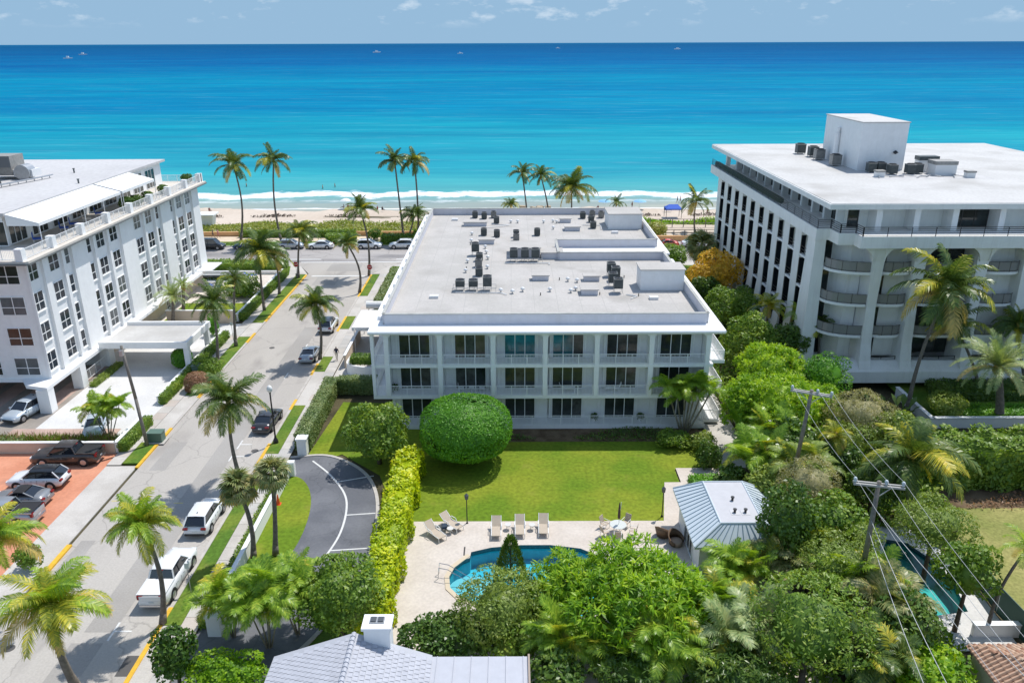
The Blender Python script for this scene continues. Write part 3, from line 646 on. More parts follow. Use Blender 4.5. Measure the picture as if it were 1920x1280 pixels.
nt_ = WATER.node_tree; nt_.nodes.remove(nt_.nodes['Principled BSDF'])
tr_ = nt_.nodes.new('ShaderNodeBsdfTransparent'); tr_.inputs[0].default_value = (0.55, 0.92, 0.97, 1)
gl_ = nt_.nodes.new('ShaderNodeBsdfGlossy'); gl_.inputs['Roughness'].default_value = 0.03
fr_ = nt_.nodes.new('ShaderNodeFresnel'); fr_.inputs['IOR'].default_value = 1.33
wn_ = nt_.nodes.new('ShaderNodeTexNoise'); wn_.inputs['Scale'].default_value = 3; wb_ = nt_.nodes.new('ShaderNodeBump'); wb_.inputs['Strength'].default_value = 0.12
nt_.links.new(wn_.outputs['Fac'], wb_.inputs['Height']); nt_.links.new(wb_.outputs[0], gl_.inputs['Normal'])
wm_ = nt_.nodes.new('ShaderNodeMixShader'); nt_.links.new(fr_.outputs[0], wm_.inputs[0]); nt_.links.new(tr_.outputs[0], wm_.inputs[1]); nt_.links.new(gl_.outputs[0], wm_.inputs[2])
nt_.links.new(wm_.outputs[0], nt_.nodes['Material Output'].inputs[0])
POOLT = mat_two('turquoise_pool_plaster', (0.10, 0.50, 0.60), (0.14, 0.58, 0.68), 0.4, 3, rough=0.6)
POOLG = mat('green_pool_plaster', (0.12, 0.50, 0.42), 0.6, var=0.2, scale=0.8)
TILEB = mat('dark_waterline_tile', (0.06, 0.12, 0.15), 0.4, var=0.3, scale=5)
def pool(name, label, pts, depth, plaster, wz=-0.18, steps=None, group=None):
    cx = sum(p[0] for p in pts) / len(pts); cyy = sum(p[1] for p in pts) / len(pts)
    t = thing(name, label, 'swimming pool', (cx, cyy, 0), group=group)
    n = len(pts); mb = MB()
    a = sum(pts[i][0] * pts[(i + 1) % n][1] - pts[(i + 1) % n][0] * pts[i][1] for i in range(n))
    if a < 0: pts = pts[::-1]
    mb.poly([(x, y, -depth) for x, y in pts])
    for i in range(n):
        p, q = pts[i], pts[(i + 1) % n]; mb.poly([(q[0], q[1], -depth), (q[0], q[1], wz - 0.12), (p[0], p[1], wz - 0.12), (p[0], p[1], -depth)])
    mb.build('basin', plaster, t)
    mb = MB()
    for i in range(n):
        p, q = pts[i], pts[(i + 1) % n]; mb.poly([(q[0], q[1], wz - 0.12), (q[0], q[1], 0.058), (p[0], p[1], 0.058), (p[0], p[1], wz - 0.12)])
    mb.build('waterline_tiles', TILEB, t)
    MB().poly([(x, y, wz) for x, y in pts]).build('water', WATER, t)
    if steps:
        for (c, r, z) in steps:
            MB().lathe((c[0], c[1], -depth), [(r, 0), (r, depth + z)], 20).build('pool_step', mat('pool_step_plaster', (0.42, 0.62, 0.64), 0.6), t)
    return t
# the ground under the pools is cut by the basins standing in front of it, so lower the soil there
mainpool = pool('swimming_pool', 'turquoise freeform swimming pool set in the pink pool deck', pool_pts, 1.25, POOLT, steps=[((-3.3, 46.0), 1.0, -0.45), ((-2.9, 45.9), 1.7, -0.8)])
cop = MB(); cp = smooth_closed(pool_pts, 1)
strip('pool_coping', [(-3.2, 48.9), (-3.7, 48.3), (-4.3, 47.5), (-4.62, 46.4), (-4.45, 45.1), (-3.65, 44.05), (-2.55, 43.45), (-1.6, 42.55)], 0.34, 0.06, mat('sandstone_coping', (0.60, 0.50, 0.36), 0.8), 0.05, 'structure')
# ---- right property grounds
sheet('lawn', [(33.5, 56.2), (60, 57), (60, 28), (36, 28), (33.0, 44), (31.6, 50.5)], 0.0, GRASS3)
sheet('planting_bed', rect(32, 60, 55.0, 62.0), 0.004, BROWN)
pool2 = [(28.05, 50.7), (29.4, 50.2), (30.25, 47.9), (30.3, 45.2), (29.8, 42.6), (27.4, 42.2), (26.9, 46.5), (27.2, 49.4)]
d2 = ring_sheet('patio', [(26.0, 53.2), (30.6, 53.0), (31.3, 50.0), (31.7, 46.0), (31.2, 39.0), (25.5, 39.0), (25.4, 47)], pool2, 0.05, CONCW); d2['kind'] = 'structure'
pool('swimming_pool', 'dark green angular swimming pool among trees on a white patio', pool2, 1.4, POOLG)
sheet('raised_garden', rect(40.5, 75, 69.4, 80.0), 0.30, GRASS2)

gnd = ring_sheet('ground', rect(-400, 400, -60, 171), pool_pts, -0.06, SOIL, more=[pool2]); gnd['kind'] = 'structure'

# ================================================================ BUILDINGS
def parts_mesh_window(w, h, cols, rows, glass, fr=0.07, split=None):
    """frame mesh and the panes' rectangles, in a plane y=0 facing -Y, origin at bottom centre"""
    f = MB()
    hs = [0] + ([split] if split else [h * (k + 1) / rows for k in range(rows - 1)]) + [h]
    f.box(-w / 2 - fr, -w / 2, -0.06, 0.03, -fr, h + fr); f.box(w / 2, w / 2 + fr, -0.06, 0.03, -fr, h + fr)
    f.box(-w / 2, w / 2, -0.06, 0.03, -fr, 0.0); f.box(-w / 2, w / 2, -0.06, 0.03, h, h + fr)
    mw = 0.07
    for k in range(1, cols): xx = -w / 2 + w * k / cols; f.box(xx - mw / 2, xx + mw / 2, -0.05, 0.03, 0, h)
    for z in hs[1:-1]:
        for k in range(cols):
            f.box(-w / 2 + w * k / cols + (mw / 2 if k else 0), -w / 2 + w * (k + 1) / cols - (mw / 2 if k < cols - 1 else 0), -0.045, 0.03, z - mw / 2, z + mw / 2)
    panes = []
    for r_ in range(len(hs) - 1):
        for k in range(cols):
            panes.append((-w / 2 + w * k / cols + mw / 2 * (k > 0), -w / 2 + w * (k + 1) / cols - mw / 2 * (k < cols - 1), hs[r_] + mw / 2 * (r_ > 0), hs[r_ + 1] - mw / 2 * (r_ < len(hs) - 2)))
    return f, panes
WIN = {}
CURT = mat('curtained_glass', (0.07, 0.075, 0.07), 0.12, spec=0.4, var=0.5, scale=1.5)
def window(parent, pos, rz, w, h, cols, rows, glass, name='window', split=None, frm=None, sill=False, curtain=None):
    key = (round(w, 2), round(h, 2), cols, rows, glass.name, split, frm.name if frm else '')
    if key not in WIN:
        f, panes = parts_mesh_window(w, h, cols, rows, glass, split=split)
        pm = [MB().box(a, b, -0.01, 0.03, c, d).mesh('pane', glass) for a, b, c, d in panes]
        WIN[key] = (f.mesh('frame', frm or WHITE2), pm, MB().box(-w / 2 - 0.12, w / 2 + 0.12, -0.16, -0.062, -0.16, -0.075).mesh('sill', WHITE2))
    fm, pm, sm = WIN[key]
    l = Vector(pos) - parent.location
    o = inst(fm, name, parent, l, (0, 0, rz))
    for p in pm:
        q = inst(p, 'pane', o)
        if name == 'sliding_door' and random.random() < .22: q.material_slots[0].link = 'OBJECT'; q.material_slots[0].material = CURT
    if sill: inst(sm, 'sill', o)
    return o

def railing(parent, p0, p1, z, h, m, name='railing', post=1.4, bal=0.13, world=True, r=0.02, rails=None, infill=True):
    """metal railing: posts, top and bottom rails as one part, balusters as a second (too many to pick apart)"""
    d = Vector((p1[0] - p0[0], p1[1] - p0[1], 0)); Ln = d.length
    if Ln < 0.05: return
    u = d / Ln; P = Vector((p0[0], p0[1], z)); a = math.atan2(u.y, u.x)
    mb = MB(); mid = P + u * Ln / 2
    for zz in (rails or (0.08, h)): mb.obox((mid.x, mid.y, z + zz - 0.02), (Ln, 0.05, 0.05), a)
    n = max(1, round(Ln / post))
    for k in range(n + 1):
        q = P + u * (Ln * k / n); mb.obox((q.x, q.y, z + h / 2), (0.05, 0.055, h), a)
    o = mb.build(name, m, parent, world=world)
    if infill:
        mb = MB(); n = int(Ln / bal)
        for k in range(n):
            q = P + u * (Ln * (k + 0.5) / n); mb.obox((q.x, q.y, z + h / 2), (0.025, 0.025, h - 0.16), a)
        s_ = mb.build('balusters', m, o, world=False) if parent is None else None
        if parent is not None:
            gl = parent.location; mb.v = [(x - gl[0], y - gl[1], zz - gl[2]) for x, y, zz in mb.v]
            s_ = bpy.data.objects.new('balusters', mb.mesh('balusters', m)); COL.objects.link(s_); s_.parent = o
        s_['kind'] = 'stuff'
    return o

# ---------------------------------------------------------------- centre building
cb = thing('apartment_building', 'low white three storey apartment block with a grey flat roof between lawn and road', 'building', (3, 69.3, 0))
FZ = [0.0, 3.2, 6.4]; EZ = 9.85
BX = [-11.73, -6.75, -1.77, 3.11, 7.94, 13.03, 18.3]
body = MB()
body.box(-11.7, 18.35, 70.95, 94.0, 0.0, 9.85)
body.box(-11.7, 5.0, 94.0, 98.8, 0.0, 9.85)
body.box(-11.7, 18.35, 98.8, 121.8, 0.0, 9.85)
body.build('wall', WHITE, cb)
# slabs and eaves
sl = MB()
for z in (0.37, 3.54, 6.72):
    if z < 1: sl.box(-12.0, 18.6, 69.3, 70.95, z - 0.37, z)
    else: sl.box(-13.2, 18.9, 69.3, 70.95, z - 0.32, z)
for z in (3.54, 6.72):
    sl.box(-13.2, -11.7, 70.95, 76.5, z - 0.32, z)
sl.build('floor_slab', WHITE2, cb)
MB().prism([(-13.3, 69.0), (19.65, 69.0), (19.65, 94.9), (5.0, 94.9), (5.0, 97.9), (19.9, 97.9), (19.9, 122.0), (-13.3, 122.0)], 9.86, 10.18).build('eave', WHITE2, cb)
# rounded gutter lip along the front
MB().tube((-13.3, 68.98, 10.02), (19.65, 68.98, 10.02), 0.19, n=10).build('gutter', WHITE2, cb)
MB().tube((5.0, 97.85, 10.02), (19.9, 97.85, 10.02), 0.17, n=10).build('gutter', WHITE2, cb)
MB().tube((19.66, 69.0, 10.02), (19.66, 94.9, 10.02), 0.15, n=8).build('gutter', WHITE2, cb)
roofp = [(-12.3, 70.9), (18.6, 70.9), (18.6, 94.2), (5.7, 94.2), (5.7, 100.9), (18.9, 100.9), (18.9, 121.6), (-12.3, 121.6)]
MB().prism([(-12.2, 71.0), (18.5, 71.0), (18.5, 94.1), (5.8, 94.1), (5.8, 101.0), (18.8, 101.0), (18.8, 121.5), (-12.2, 121.5)], 10.181, 10.26).build('roof', ROOFG, cb)
sm_ = MB(); rs_ = random.Random(4)
for k in range(13):
    x = -11.9 + k * 2.36
    for (a, b_) in (((71.2, 94.0), (101.2, 121.3)) if x > 5.9 else ((71.2, 121.3),)): sm_.box(x, x + .05, a, b_, 10.2601, 10.2625)
    yy = 73 + rs_.random() * 6
    while yy < 121:
        if not (x > 3.5 and 93.5 < yy < 101.5): sm_.box(x + .051, x + 2.35, yy, yy + .05, 10.2601, 10.2624)
        yy += 8 + rs_.random() * 3
o = sm_.build('membrane_seams', mat('membrane_seam', (0.385, 0.37, 0.345), .85), cb); o['kind'] = 'stuff'
def parapet(line, closed=True, h=1.0, w=0.22):
    for i in range(len(line) - (0 if closed else 1)):
        p, q = line[i], line[(i + 1) % len(line)]
        dx, dy = q[0] - p[0], q[1] - p[1]; Ln = math.hypot(dx, dy); a = math.atan2(dy, dx); m_ = ((p[0] + q[0]) / 2, (p[1] + q[1]) / 2)
        MB().obox((m_[0], m_[1], 10.185 + h / 2), (Ln - w, w, h), a).build('parapet', STUCCOG, cb)
        MB().obox((m_[0], m_[1], 10.185 + h + 0.035), (Ln + w * 0.5, w + 0.1, 0.07), a).build('parapet_cap', mat('weathered_cap', (0.42, 0.42, 0.39), 0.8, var=0.15, scale=1), cb)
parapet([(-12.1, 70.95), (18.45, 70.95), (18.45, 94.2), (5.7, 94.2), (5.7, 100.9), (18.75, 100.9), (18.75, 121.6), (-12.1, 121.6)])
# scalloped column heads rising beside the left parapet
for k in range(14):
    yy = 72.5 + k * 3.6
    MB().lathe((-12.62, yy, 10.18), [(0.30, 0), (0.32, 0.18), (0.22, 0.32), (0.1, 0.36)], 8).build('column_cap', WHITE2, cb, smooth=True)
# columns between the bays, slightly tapered
for i, x in enumerate([-13.05] + BX):
    w0, w1 = (0.13, 0.16) if i == 0 else (0.19, 0.24)
    c = MB(); zb = 3.2 if i == 0 else 0.37
    for z0, z1 in ((3.54, 6.40), (6.72, 9.86)) if True else ():
        c.add([(x - w0, 69.22, z0), (x + w0, 69.22, z0), (x + w0, 69.75, z0), (x - w0, 69.75, z0), (x - w1, 69.22, z1), (x + w1, 69.22, z1), (x + w1, 69.75, z1), (x - w1, 69.75, z1)],
              [(0, 3, 2, 1), (4, 5, 6, 7), (0, 1, 5, 4), (1, 2, 6, 5), (2, 3, 7, 6), (3, 0, 4, 7)])
    c.box(x - w0 - 0.03, x + w0 + 0.03, 69.2, 69.7, 6.38, 6.74)
    c.build('column', WHITE2, cb)
    if i: MB().box(x - w0, x + w0, 69.75, 70.95, 3.54, 9.86).build('party_wall', WHITE, cb)
for x in (-11.45, 18.02): MB().tube((x, 70.88, 0.4), (x, 70.88, 9.8), .05, n=6).build('downpipe', WHITE2, cb)
for x in (-6.5, -1.5, 3.4, 8.2, 13.3): MB().tube((x + .1, 70.9, 0.4), (x + .1, 70.9, 9.8), .04, n=6).build('downpipe', GALV if x == 3.4 else WHITE2, cb)
# bevelled heads at the bay tops
for i in range(6):
    x0, x1 = BX[i], BX[i + 1]
    for s_, xx in ((1, x0 + 0.24), (-1, x1 - 0.24)):
        MB().add([(xx, 69.3, 9.86), (xx + s_ * 0.35, 69.3, 9.86), (xx, 69.3, 9.4), (xx, 69.5, 9.86), (xx + s_ * 0.35, 69.5, 9.86), (xx, 69.5, 9.4)],
                 [(0, 1, 2), (3, 5, 4), (0, 3, 4, 1), (1, 4, 5, 2), (2, 5, 3, 0)]).build('haunch', WHITE2, cb)
doorx = [-9.3, -4.0, 0.75, 5.35, 10.5, 15.6]
glz = {(2, 1): GLASSR, (2, 2): GLASST, (2, 3): GLASST}
for fl, z in enumerate(FZ):
    zf = z + 0.34 + (0.03 if fl == 0 else 0)
    for i, x in enumerate(doorx):
        o = window(cb, (x, 70.93, zf + 0.08), 0, 2.85, 2.28, 3, 1, glz.get((fl, i), GLASSD), 'sliding_door')
        for xs_ in (x - 1.75, x + 1.62): MB().box(xs_, xs_ + 0.13, 70.83, 70.945, zf + 0.05, zf + 2.6).build('shutter_rail', WHITE2, cb)
for fl in (1, 2):
    z = 3.54 if fl == 1 else 6.72
    for i in range(6):
        railing(cb, (BX[i] + 0.25, 69.36), (BX[i + 1] - 0.25, 69.36), z, 1.0, WHITE2)
    railing(cb, (-12.98, 69.36), (BX[0] - 0.22, 69.36), z, 1.0, WHITE2)
    railing(cb, (-13.12, 69.5), (-13.12, 76.4), z, 1.0, WHITE2)
railing(cb, (-11.9, 69.36), (18.5, 69.36), 0.37, 1.0, WHITE2)
# small balconies on the right flank
for z in (0.5, 3.54, 6.72):
    for (y0, y1) in ((70.2, 76.6), (80, 86), (104, 110)):
        MB().box(18.36, 20.2, y0, y1, z - 0.3, z).build('side_balcony', WHITE2, cb)
        railing(cb, (18.5, y0 + 0.05), (20.1, y0 + 0.05), z, 1.0, WHITE2)
        railing(cb, (20.12, y0 + 0.1), (20.12, y1 - 0.1), z, 1.0, WHITE2)
# outside stair on the left flank
for z0 in (0.4, 3.54, 6.72):
    st = MB()
    for k in range(12):
        yy = 76.3 - k * 0.36; st.box(-13.0, -11.85, yy - 0.36, yy, z0 + k * 0.235 - 0.08, z0 + k * 0.235)
    if z0 < 6: st.build('stair', WHITE2, cb)
for z in (0.6, 3.8, 7.0):
    window(cb, (-11.73, 80.5, z), -math.pi / 2, 2.2, 1.9, 2, 1, GLASSD)
# drying line wall fins on left flank (deep eave brackets)
for k in range(12):
    yy = 78.0 + k * 3.6
    MB().box(-13.1, -11.71, yy, yy + 0.3, 0.0, 9.85).build('flank_fin', WHITE2, cb)
    for z in (0.9, 4.1, 7.3):
        if k < 11: window(cb, (-11.72, yy + 1.95, z), -math.pi / 2, 1.8, 1.6, 2, 1, GLASSD)
# stair heads and low hatches on the roof
def roof_box(x0, x1, y0, y1, h, name, wm=STUCCOG, z=10.262):
    o = MB().box(x0, x1, y0, y1, z, z + h).build(name, wm, cb)
    m = MB().box(x0 - 0.12, x1 + 0.12, y0 - 0.12, y1 + 0.12, z + h, z + h + 0.09)
    c = m.build(name + '_lid', ROOFG, cb); return o
roof_box(13.7, 18.3, 81.4, 84.3, 2.2, 'stair_head', WHITE)
roof_box(13.7, 18.4, 111.1, 116.0, 2.1, 'stair_head', WHITE)
roof_box(-0.1, 3.5, 95.4, 98.9, 1.15, 'roof_hatch')
roof_box(3.62, 6.2, 94.6, 96.9, 0.75, 'roof_hatch')
for (a, b_) in (((-6.9, 113.3), (-3.6, 114.4)), ((-4.3, 102.4), (-2.3, 103.4)), ((2.3, 85.2), (4.1, 86.2)), ((7.3, 79.7), (9.0, 81.3)), ((8.0, 84.9), (9.7, 85.9)), ((7.5, 110.0), (9.6, 111.6)), ((7.1, 115.5), (8.7, 116.3))):
    roof_box(a[0], b_[0], a[1], b_[1], 0.55, 'roof_hatch')
# entrance canopy on the left flank
MB().box(-19.2, -13.2, 90.0, 96.6, 3.0, 3.14).build('canopy_roof', AWN, cb)
scal = MB()
for k in range(16):
    x0 = -19.2 + k * 0.375; scal.box(x0, x0 + 0.3, 89.96, 90.0, 2.72, 3.1)
for k in range(17):
    y0 = 90 + k * 0.39; scal.box(-19.24, -19.2, y0, y0 + 0.31, 2.72, 3.1)
o = scal.build('scalloped_valance', AWN, cb); o['kind'] = 'stuff'
for x, y in ((-19.0, 90.2), (-19.0, 96.3), (-16.0, 90.2)): MB().tube((x, y, 0), (x, y, 3.0), 0.06).build('canopy_post', WHITE2, cb)
MB().tube((-19.0, 99.2, 3.0), (-13.4, 99.2, 3.0), 0.5, n=10).build('canopy_barrel', AWN, cb)

# ---------------------------------------------------------------- left building
lb = thing('apartment_building', 'white apartment block on columns at the left, with a penthouse under awnings', 'building', (-60, 73, 0))
FRONT = -100
foot = [(FRONT, 75.3), (-47.55, 75.3), (-47.55, 120.2), (FRONT, 120.2)]
MB().prism(foot, 2.9, 15.2).build('wall', WHITE, lb)
MB().prism([(FRONT, 75.15), (-50.2, 75.15), (-49.0, 73.6), (-46.5, 72.9), (-46.5, 121.0), (FRONT, 121.0)], 2.55, 2.899).build('floor_slab', WHITE2, lb)
MB().prism([(FRONT, 73.85), (-46.4, 73.85), (-46.2, 74.05), (-46.2, 121.6), (FRONT, 121.6)], 15.201, 15.36).build('eave_edge', mat('dark_gutter', (0.16, 0.17, 0.17), 0.5), lb)
MB().prism([(FRONT, 73.95), (-46.5, 73.95), (-46.3, 74.15), (-46.3, 121.5), (FRONT, 121.5)], 15.361, 15.56).build('eave', mat('cream_terrace_tile', (0.62, 0.57, 0.50), 0.8, var=0.08, scale=2), lb)
# side pilasters: positions from the photograph's window groups
wy = [(76.25, 2), (80.15, 2), (82.75, 1), (87.4, 1), (90.1, 2), (93.3, 2), (99.75, 2), (103.05, 2), (105.7, 1), (110.4, 1), (113.2, 2), (116.3, 2)]
for i in range(4):
    z0 = (3.6, 6.75, 9.95, 13.1)[i]
    for (y_, k) in wy:
        window(lb, (-47.53, y_ + 0.1, z0), math.pi / 2, 1.75 if k == 2 else 0.85, 1.85, k, 2, BLIND if random.random() < .3 else GLASSB, split=0.8, sill=(i < 3))
for (y0, y1) in ((75.3, 75.4), (77.9, 78.9), (81.55, 82.1), (83.6, 86.75), (88.25, 88.75), (91.55, 92.05), (94.75, 98.3), (101.3, 101.85), (104.55, 105.0), (106.6, 109.8), (111.2, 111.8), (114.75, 115.1), (117.7, 120.2)):
    MB().box(-47.57, -47.25, y0, y1, 2.9, 15.2).build('pilaster', WHITE, lb)
for i in range(4):
    z0 = (3.35, 6.57, 9.81, 13.0)[i]
    for (x, w_, c) in ((-49.45, 2.35, 2), (-53.4, 2.6, 2), (-57.6, 2.6, 2)):
        window(lb, (x, 75.28, z0), 0, w_, 1.8, c, 2, (GLASSD, BLIND)[i % 2 == 0 and x > -52], split=0.75, sill=False)
# columns and low walls of the open ground floor
for (x0, x1, y0, y1) in ((-47.75, -46.55, 73.0, 74.1), (-47.6, -46.5, 79.3, 80.4), (-47.6, -46.5, 85.6, 86.8), (-56, -55, 75.4, 76.4), (-64, -63, 75.4, 76.4)):
    MB().box(x0, x1, y0, y1, 0.02, 2.55).build('column', WHITE2, lb)
MB().box(-70, -56, 85.5, 86.0, 0.02, 2.55).box(-56, -47.6, 86.3, 86.7, 0.02, 2.55).build('ground_floor_wall', WHITE, lb)
MB().box(-60, -48.2, 86.8, 120.0, 0.02, 2.55).build('ground_floor_wall', BEIGE, lb)
railing(lb, (-46.9, 80.5), (-46.9, 85.5), 0.3, 1.1, WHITE2, bal=0.2)
for k in range(5): window(lb, (-48.19, 106.5 + k * 1.3, 0.3), math.pi / 2, 1.1, 1.9, 2, 1, GLASSD, 'glass_door')
MB().box(-48.2, -45.3, 116, 121.0, 2.9, 3.05).build('terrace_canopy', WHITE2, lb)
# penthouse
ph = [(FRONT, 80.2), (-51.8, 80.2), (-51.8, 119.0), (FRONT, 119.0)]
MB().prism(ph, 15.561, 18.8).build('penthouse_wall', WHITE, lb)
MB().prism([(FRONT, 79.6), (-51.2, 79.6), (-51.2, 119.6), (FRONT, 119.6)], 18.801, 19.1).build('roof', ROOFL, lb)
for k in range(9):
    window(lb, (-51.79, 82.3 + k * 4.1, 15.7), math.pi / 2, 2.9, 2.5, 3, 1, GLASSD, 'sliding_door')
for k in range(3): window(lb, (-52.9 - k * 3.1, 80.18, 15.7), 0, 2.4, 2.4, 2, 1, GLASSD, 'sliding_door')
def awning(y0, y1, label):
    t = thing('awning', label, 'awning', (-51.2, (y0 + y1) / 2, 18.6), group='white terrace awnings')
    xa, xb, za, zb = -51.15, -47.9, 18.98, 18.1
    MB().add([(xa, y0, za), (xb, y0, zb), (xb, y1, zb), (xa, y1, za), (xa, y0, za - 0.04), (xb, y0, zb - 0.04), (xb, y1, zb - 0.04), (xa, y1, za - 0.04)],
             [(0, 1, 2, 3), (7, 6, 5, 4), (0, 4, 5, 1), (1, 5, 6, 2), (2, 6, 7, 3), (3, 7, 4, 0)]).build('fabric_roof', AWN, t)
    MB().box(xb - 0.02, xb + 0.02, y0, y1, zb - 0.32, zb - 0.05).build('valance', AWN, t)
    MB().add([(xa, y0 - 0.01, za - 0.05), (xb, y0 - 0.01, zb - 0.05), (xb, y0 - 0.01, zb - 0.3), (xa, y0 - 0.01, zb - 0.3)], [(0, 1, 2, 3)]).build('side_panel', AWN, t)
    n = max(2, round((y1 - y0) / 4.6))
    for k in range(n + 1):
        yy = y0 + 0.06 + (y1 - y0 - 0.12) * k / n; MB().tube((xb, yy, 15.57), (xb, yy, zb - 0.06), 0.045).build('post', WHITE2, t)
awning(79.7, 97.8, 'long white fabric awning over the near half of the penthouse terrace')
awning(98.2, 107.6, 'shorter white fabric awning over the far half of the penthouse terrace')
# balustrade with piers
py = [74.4] + [74 + k * 5.9 for k in range(1, 9)] + [120.8]
for i, y_ in enumerate(py):
    MB().box(-47.45, -46.75, y_ - 0.35, y_ + 0.35, 15.561, 16.75).build('balustrade_pier', WHITE2, lb)
    if i: railing(lb, (-47.0, py[i - 1] + 0.36), (-47.0, y_ - 0.36), 15.6, 1.0, WHITE2, bal=0.16)
railing(lb, (-70, 74.4), (-47.5, 74.4), 15.6, 1.0, WHITE2, bal=0.16)
railing(lb, (-56, 120.8), (-47.4, 120.8), 15.6, 1.0, WHITE2, bal=0.16)
# canopy of the driveway
cn = thing('porte_cochere', 'flat white carport canopy over the driveway of the left block', 'canopy', (-41, 87, 0))
MB().box(-46.6, -36.9, 84.2, 91.0, 3.0, 3.12).build('ceiling', WHITE2, cn)
MB().box(-46.5, -37.0, 84.5, 90.8, 3.121, 3.18).build('roof', ROOFW, cn)
for bx in ((-46.6, -36.6, 83.9, 84.2), (-46.6, -36.6, 91.0, 91.3), (-36.9, -36.6, 84.2, 91.0)):
    MB().box(*bx, 2.85, 3.6).build('fascia', WHITE2, cn)
for (x, y) in ((-37.1, 84.35), (-37.1, 90.5)): MB().box(x - 0.18, x + 0.42, y - 0.1, y + 0.4, 0.02, 2.84).build('column', WHITE2, cn)

# ---------------------------------------------------------------- right building
rb = thing('apartment_building', 'grey white apartment block with tall arches, curved balconies and vertical fins on the right', 'building', (45, 79, 0))
RX0, RX1, RYF, RYB = 32.9, 76.0, 79.4, 128.5
MB().box(33.25, RX1, 83.3, RYB - 0.5, 0.0, 15.54).build('wall', OFFW, rb)
MB().prism([(34.1, 77.9), (RX1, 77.9), (RX1, 80.0), (34.1, 80.0)], 0.95, 2.2).build('base_slab', CREAMW, rb)
MB().add([(34.1, 77.9, 2.2), (RX1, 77.9, 2.2), (RX1, 79.1, 3.0), (34.1, 79.1, 3.0), (34.1, 80, 2.2), (RX1, 80, 2.2), (RX1, 80, 3.0), (34.1, 80, 3.0)],
         [(0, 1, 2, 3), (3, 2, 6, 7), (0, 3, 7, 4), (1, 5, 6, 2), (0, 4, 5, 1)]).build('base_skirt', CREAMW, rb)
MB().box(34.5, RX1, 80.01, 81.5, 0.0, 2.2).build('garage_recess', mat('garage_void_shade', (0.03, 0.035, 0.035), 0.8), rb)  # near-black block paints the shade of the open garage under the slab
# penthouse ledge with stepped corner
led = [(31.8, 81.75), (33.2, 81.85), (33.3, 79.6), (34.9, 79.55), (34.95, 78.0), (RX1, 78.0), (RX1, RYB), (31.8, RYB)]
MB().prism(led, 15.55, 16.75).build('penthouse_ledge', CREAMW, rb)
# roof slab with overhang
MB().box(32.3, RX1, 80.2, 131.0, 19.05, 19.6).build('roof_edge', CREAMW, rb)
MB().box(32.45, RX1, 80.35, 130.85, 19.601, 19.66).build('roof', ROOFW, rb)
# penthouse walls
MB().box(35.2, RX1, 82.6, 126.5, 16.751, 19.05).build('penthouse_wall', OFFW, rb)
for k in range(12):
    yy = 83.6 + k * 3.6
    MB().box(34.4, 35.2, yy - 0.25, yy + 0.25, 16.751, 19.05).build('penthouse_pier', CREAMW, rb)
    if k < 11: window(rb, (35.19, yy + 1.8, 16.95), -math.pi / 2, 2.6, 1.95, 3, 1, GLASSD, frm=BRONZE)
MB().box(34.0, 34.6, 127.5, 128.1, 16.751, 19.05).build('penthouse_pier', CREAMW, rb)
for x in (37.6, 41.5, 45.4, 50.2, 55, 60, 65, 70): MB().box(x - 0.3, x + 0.3, 80.6, 82.59, 16.751, 19.05).build('penthouse_pier', CREAMW, rb)
window(rb, (35.75, 82.58, 16.8), 0, 1.0, 2.2, 1, 1, GLASSD, frm=BRONZE)
window(rb, (47.8, 82.58, 16.8), 0, 4.0, 2.2, 3, 1, GLASSD, frm=BRONZE)
def hrail(p0, p1, z, h=0.95):
    return railing(rb, p0, p1, z, h, BLACKM, rails=(0.12, 0.35, 0.55, 0.75, h), infill=False, post=2.4)
for a, b_ in (((31.95, RYB - .2), (31.95, 81.95)), ((31.95, 81.9), (33.3, 82.0)), ((33.35, 81.9), (33.45, 79.75)), ((33.5, 79.73), (35.0, 79.7)), ((35.05, 79.6), (35.1, 78.2)), ((35.15, 78.15), (RX1, 78.15))):
    hrail(a, b_, 16.752)
o = MB().box(32.3, 32.9, 96, 128, 16.752, 17.3).build('planter', mat('terrace_planting', (0.03, 0.06, 0.03), 0.9, var=0.4, scale=4), rb)
# front colonnade: tapering columns that flare at the foot, rounded arches under the ledge
cols = [(36.9, 38.1, 1), (41.2, 42.4, 1), (47.6, 48.8, 1), (52.4, 53.6, 1), (57.4, 58.6, 1), (63.6, 64.8, 1), (68.6, 69.8, 1)]
def column(x0, x1, flare):
    mb = MB(); zs = [2.2, 3.2, 5.0, 9.0, 14.0, 15.55]
    fy = [78.05, 78.5, 78.85, 79.05, 79.0, 78.75]
    tw = [-0.05, 0.0, 0.06, 0.12, 0.0, -0.15]
    vs = []
    for z, f_, t in zip(zs, fy, tw):
        t *= flare
        vs += [(x0 + t, f_, z), (x1 - t, f_, z), (x1 - t, 81.6, z), (x0 + t, 81.6, z)]
    fs = [(0, 3, 2, 1)]
    for i in range(len(zs) - 1):
        a = i * 4
        for k in range(4): fs.append((a + k, a + (k + 1) % 4, a + 4 + (k + 1) % 4, a + 4 + k))
    n = (len(zs) - 1) * 4; fs.append((n, n + 1, n + 2, n + 3))
    mb.add(vs, fs).build('column', CREAMW, rb)
for c in cols: column(*c)
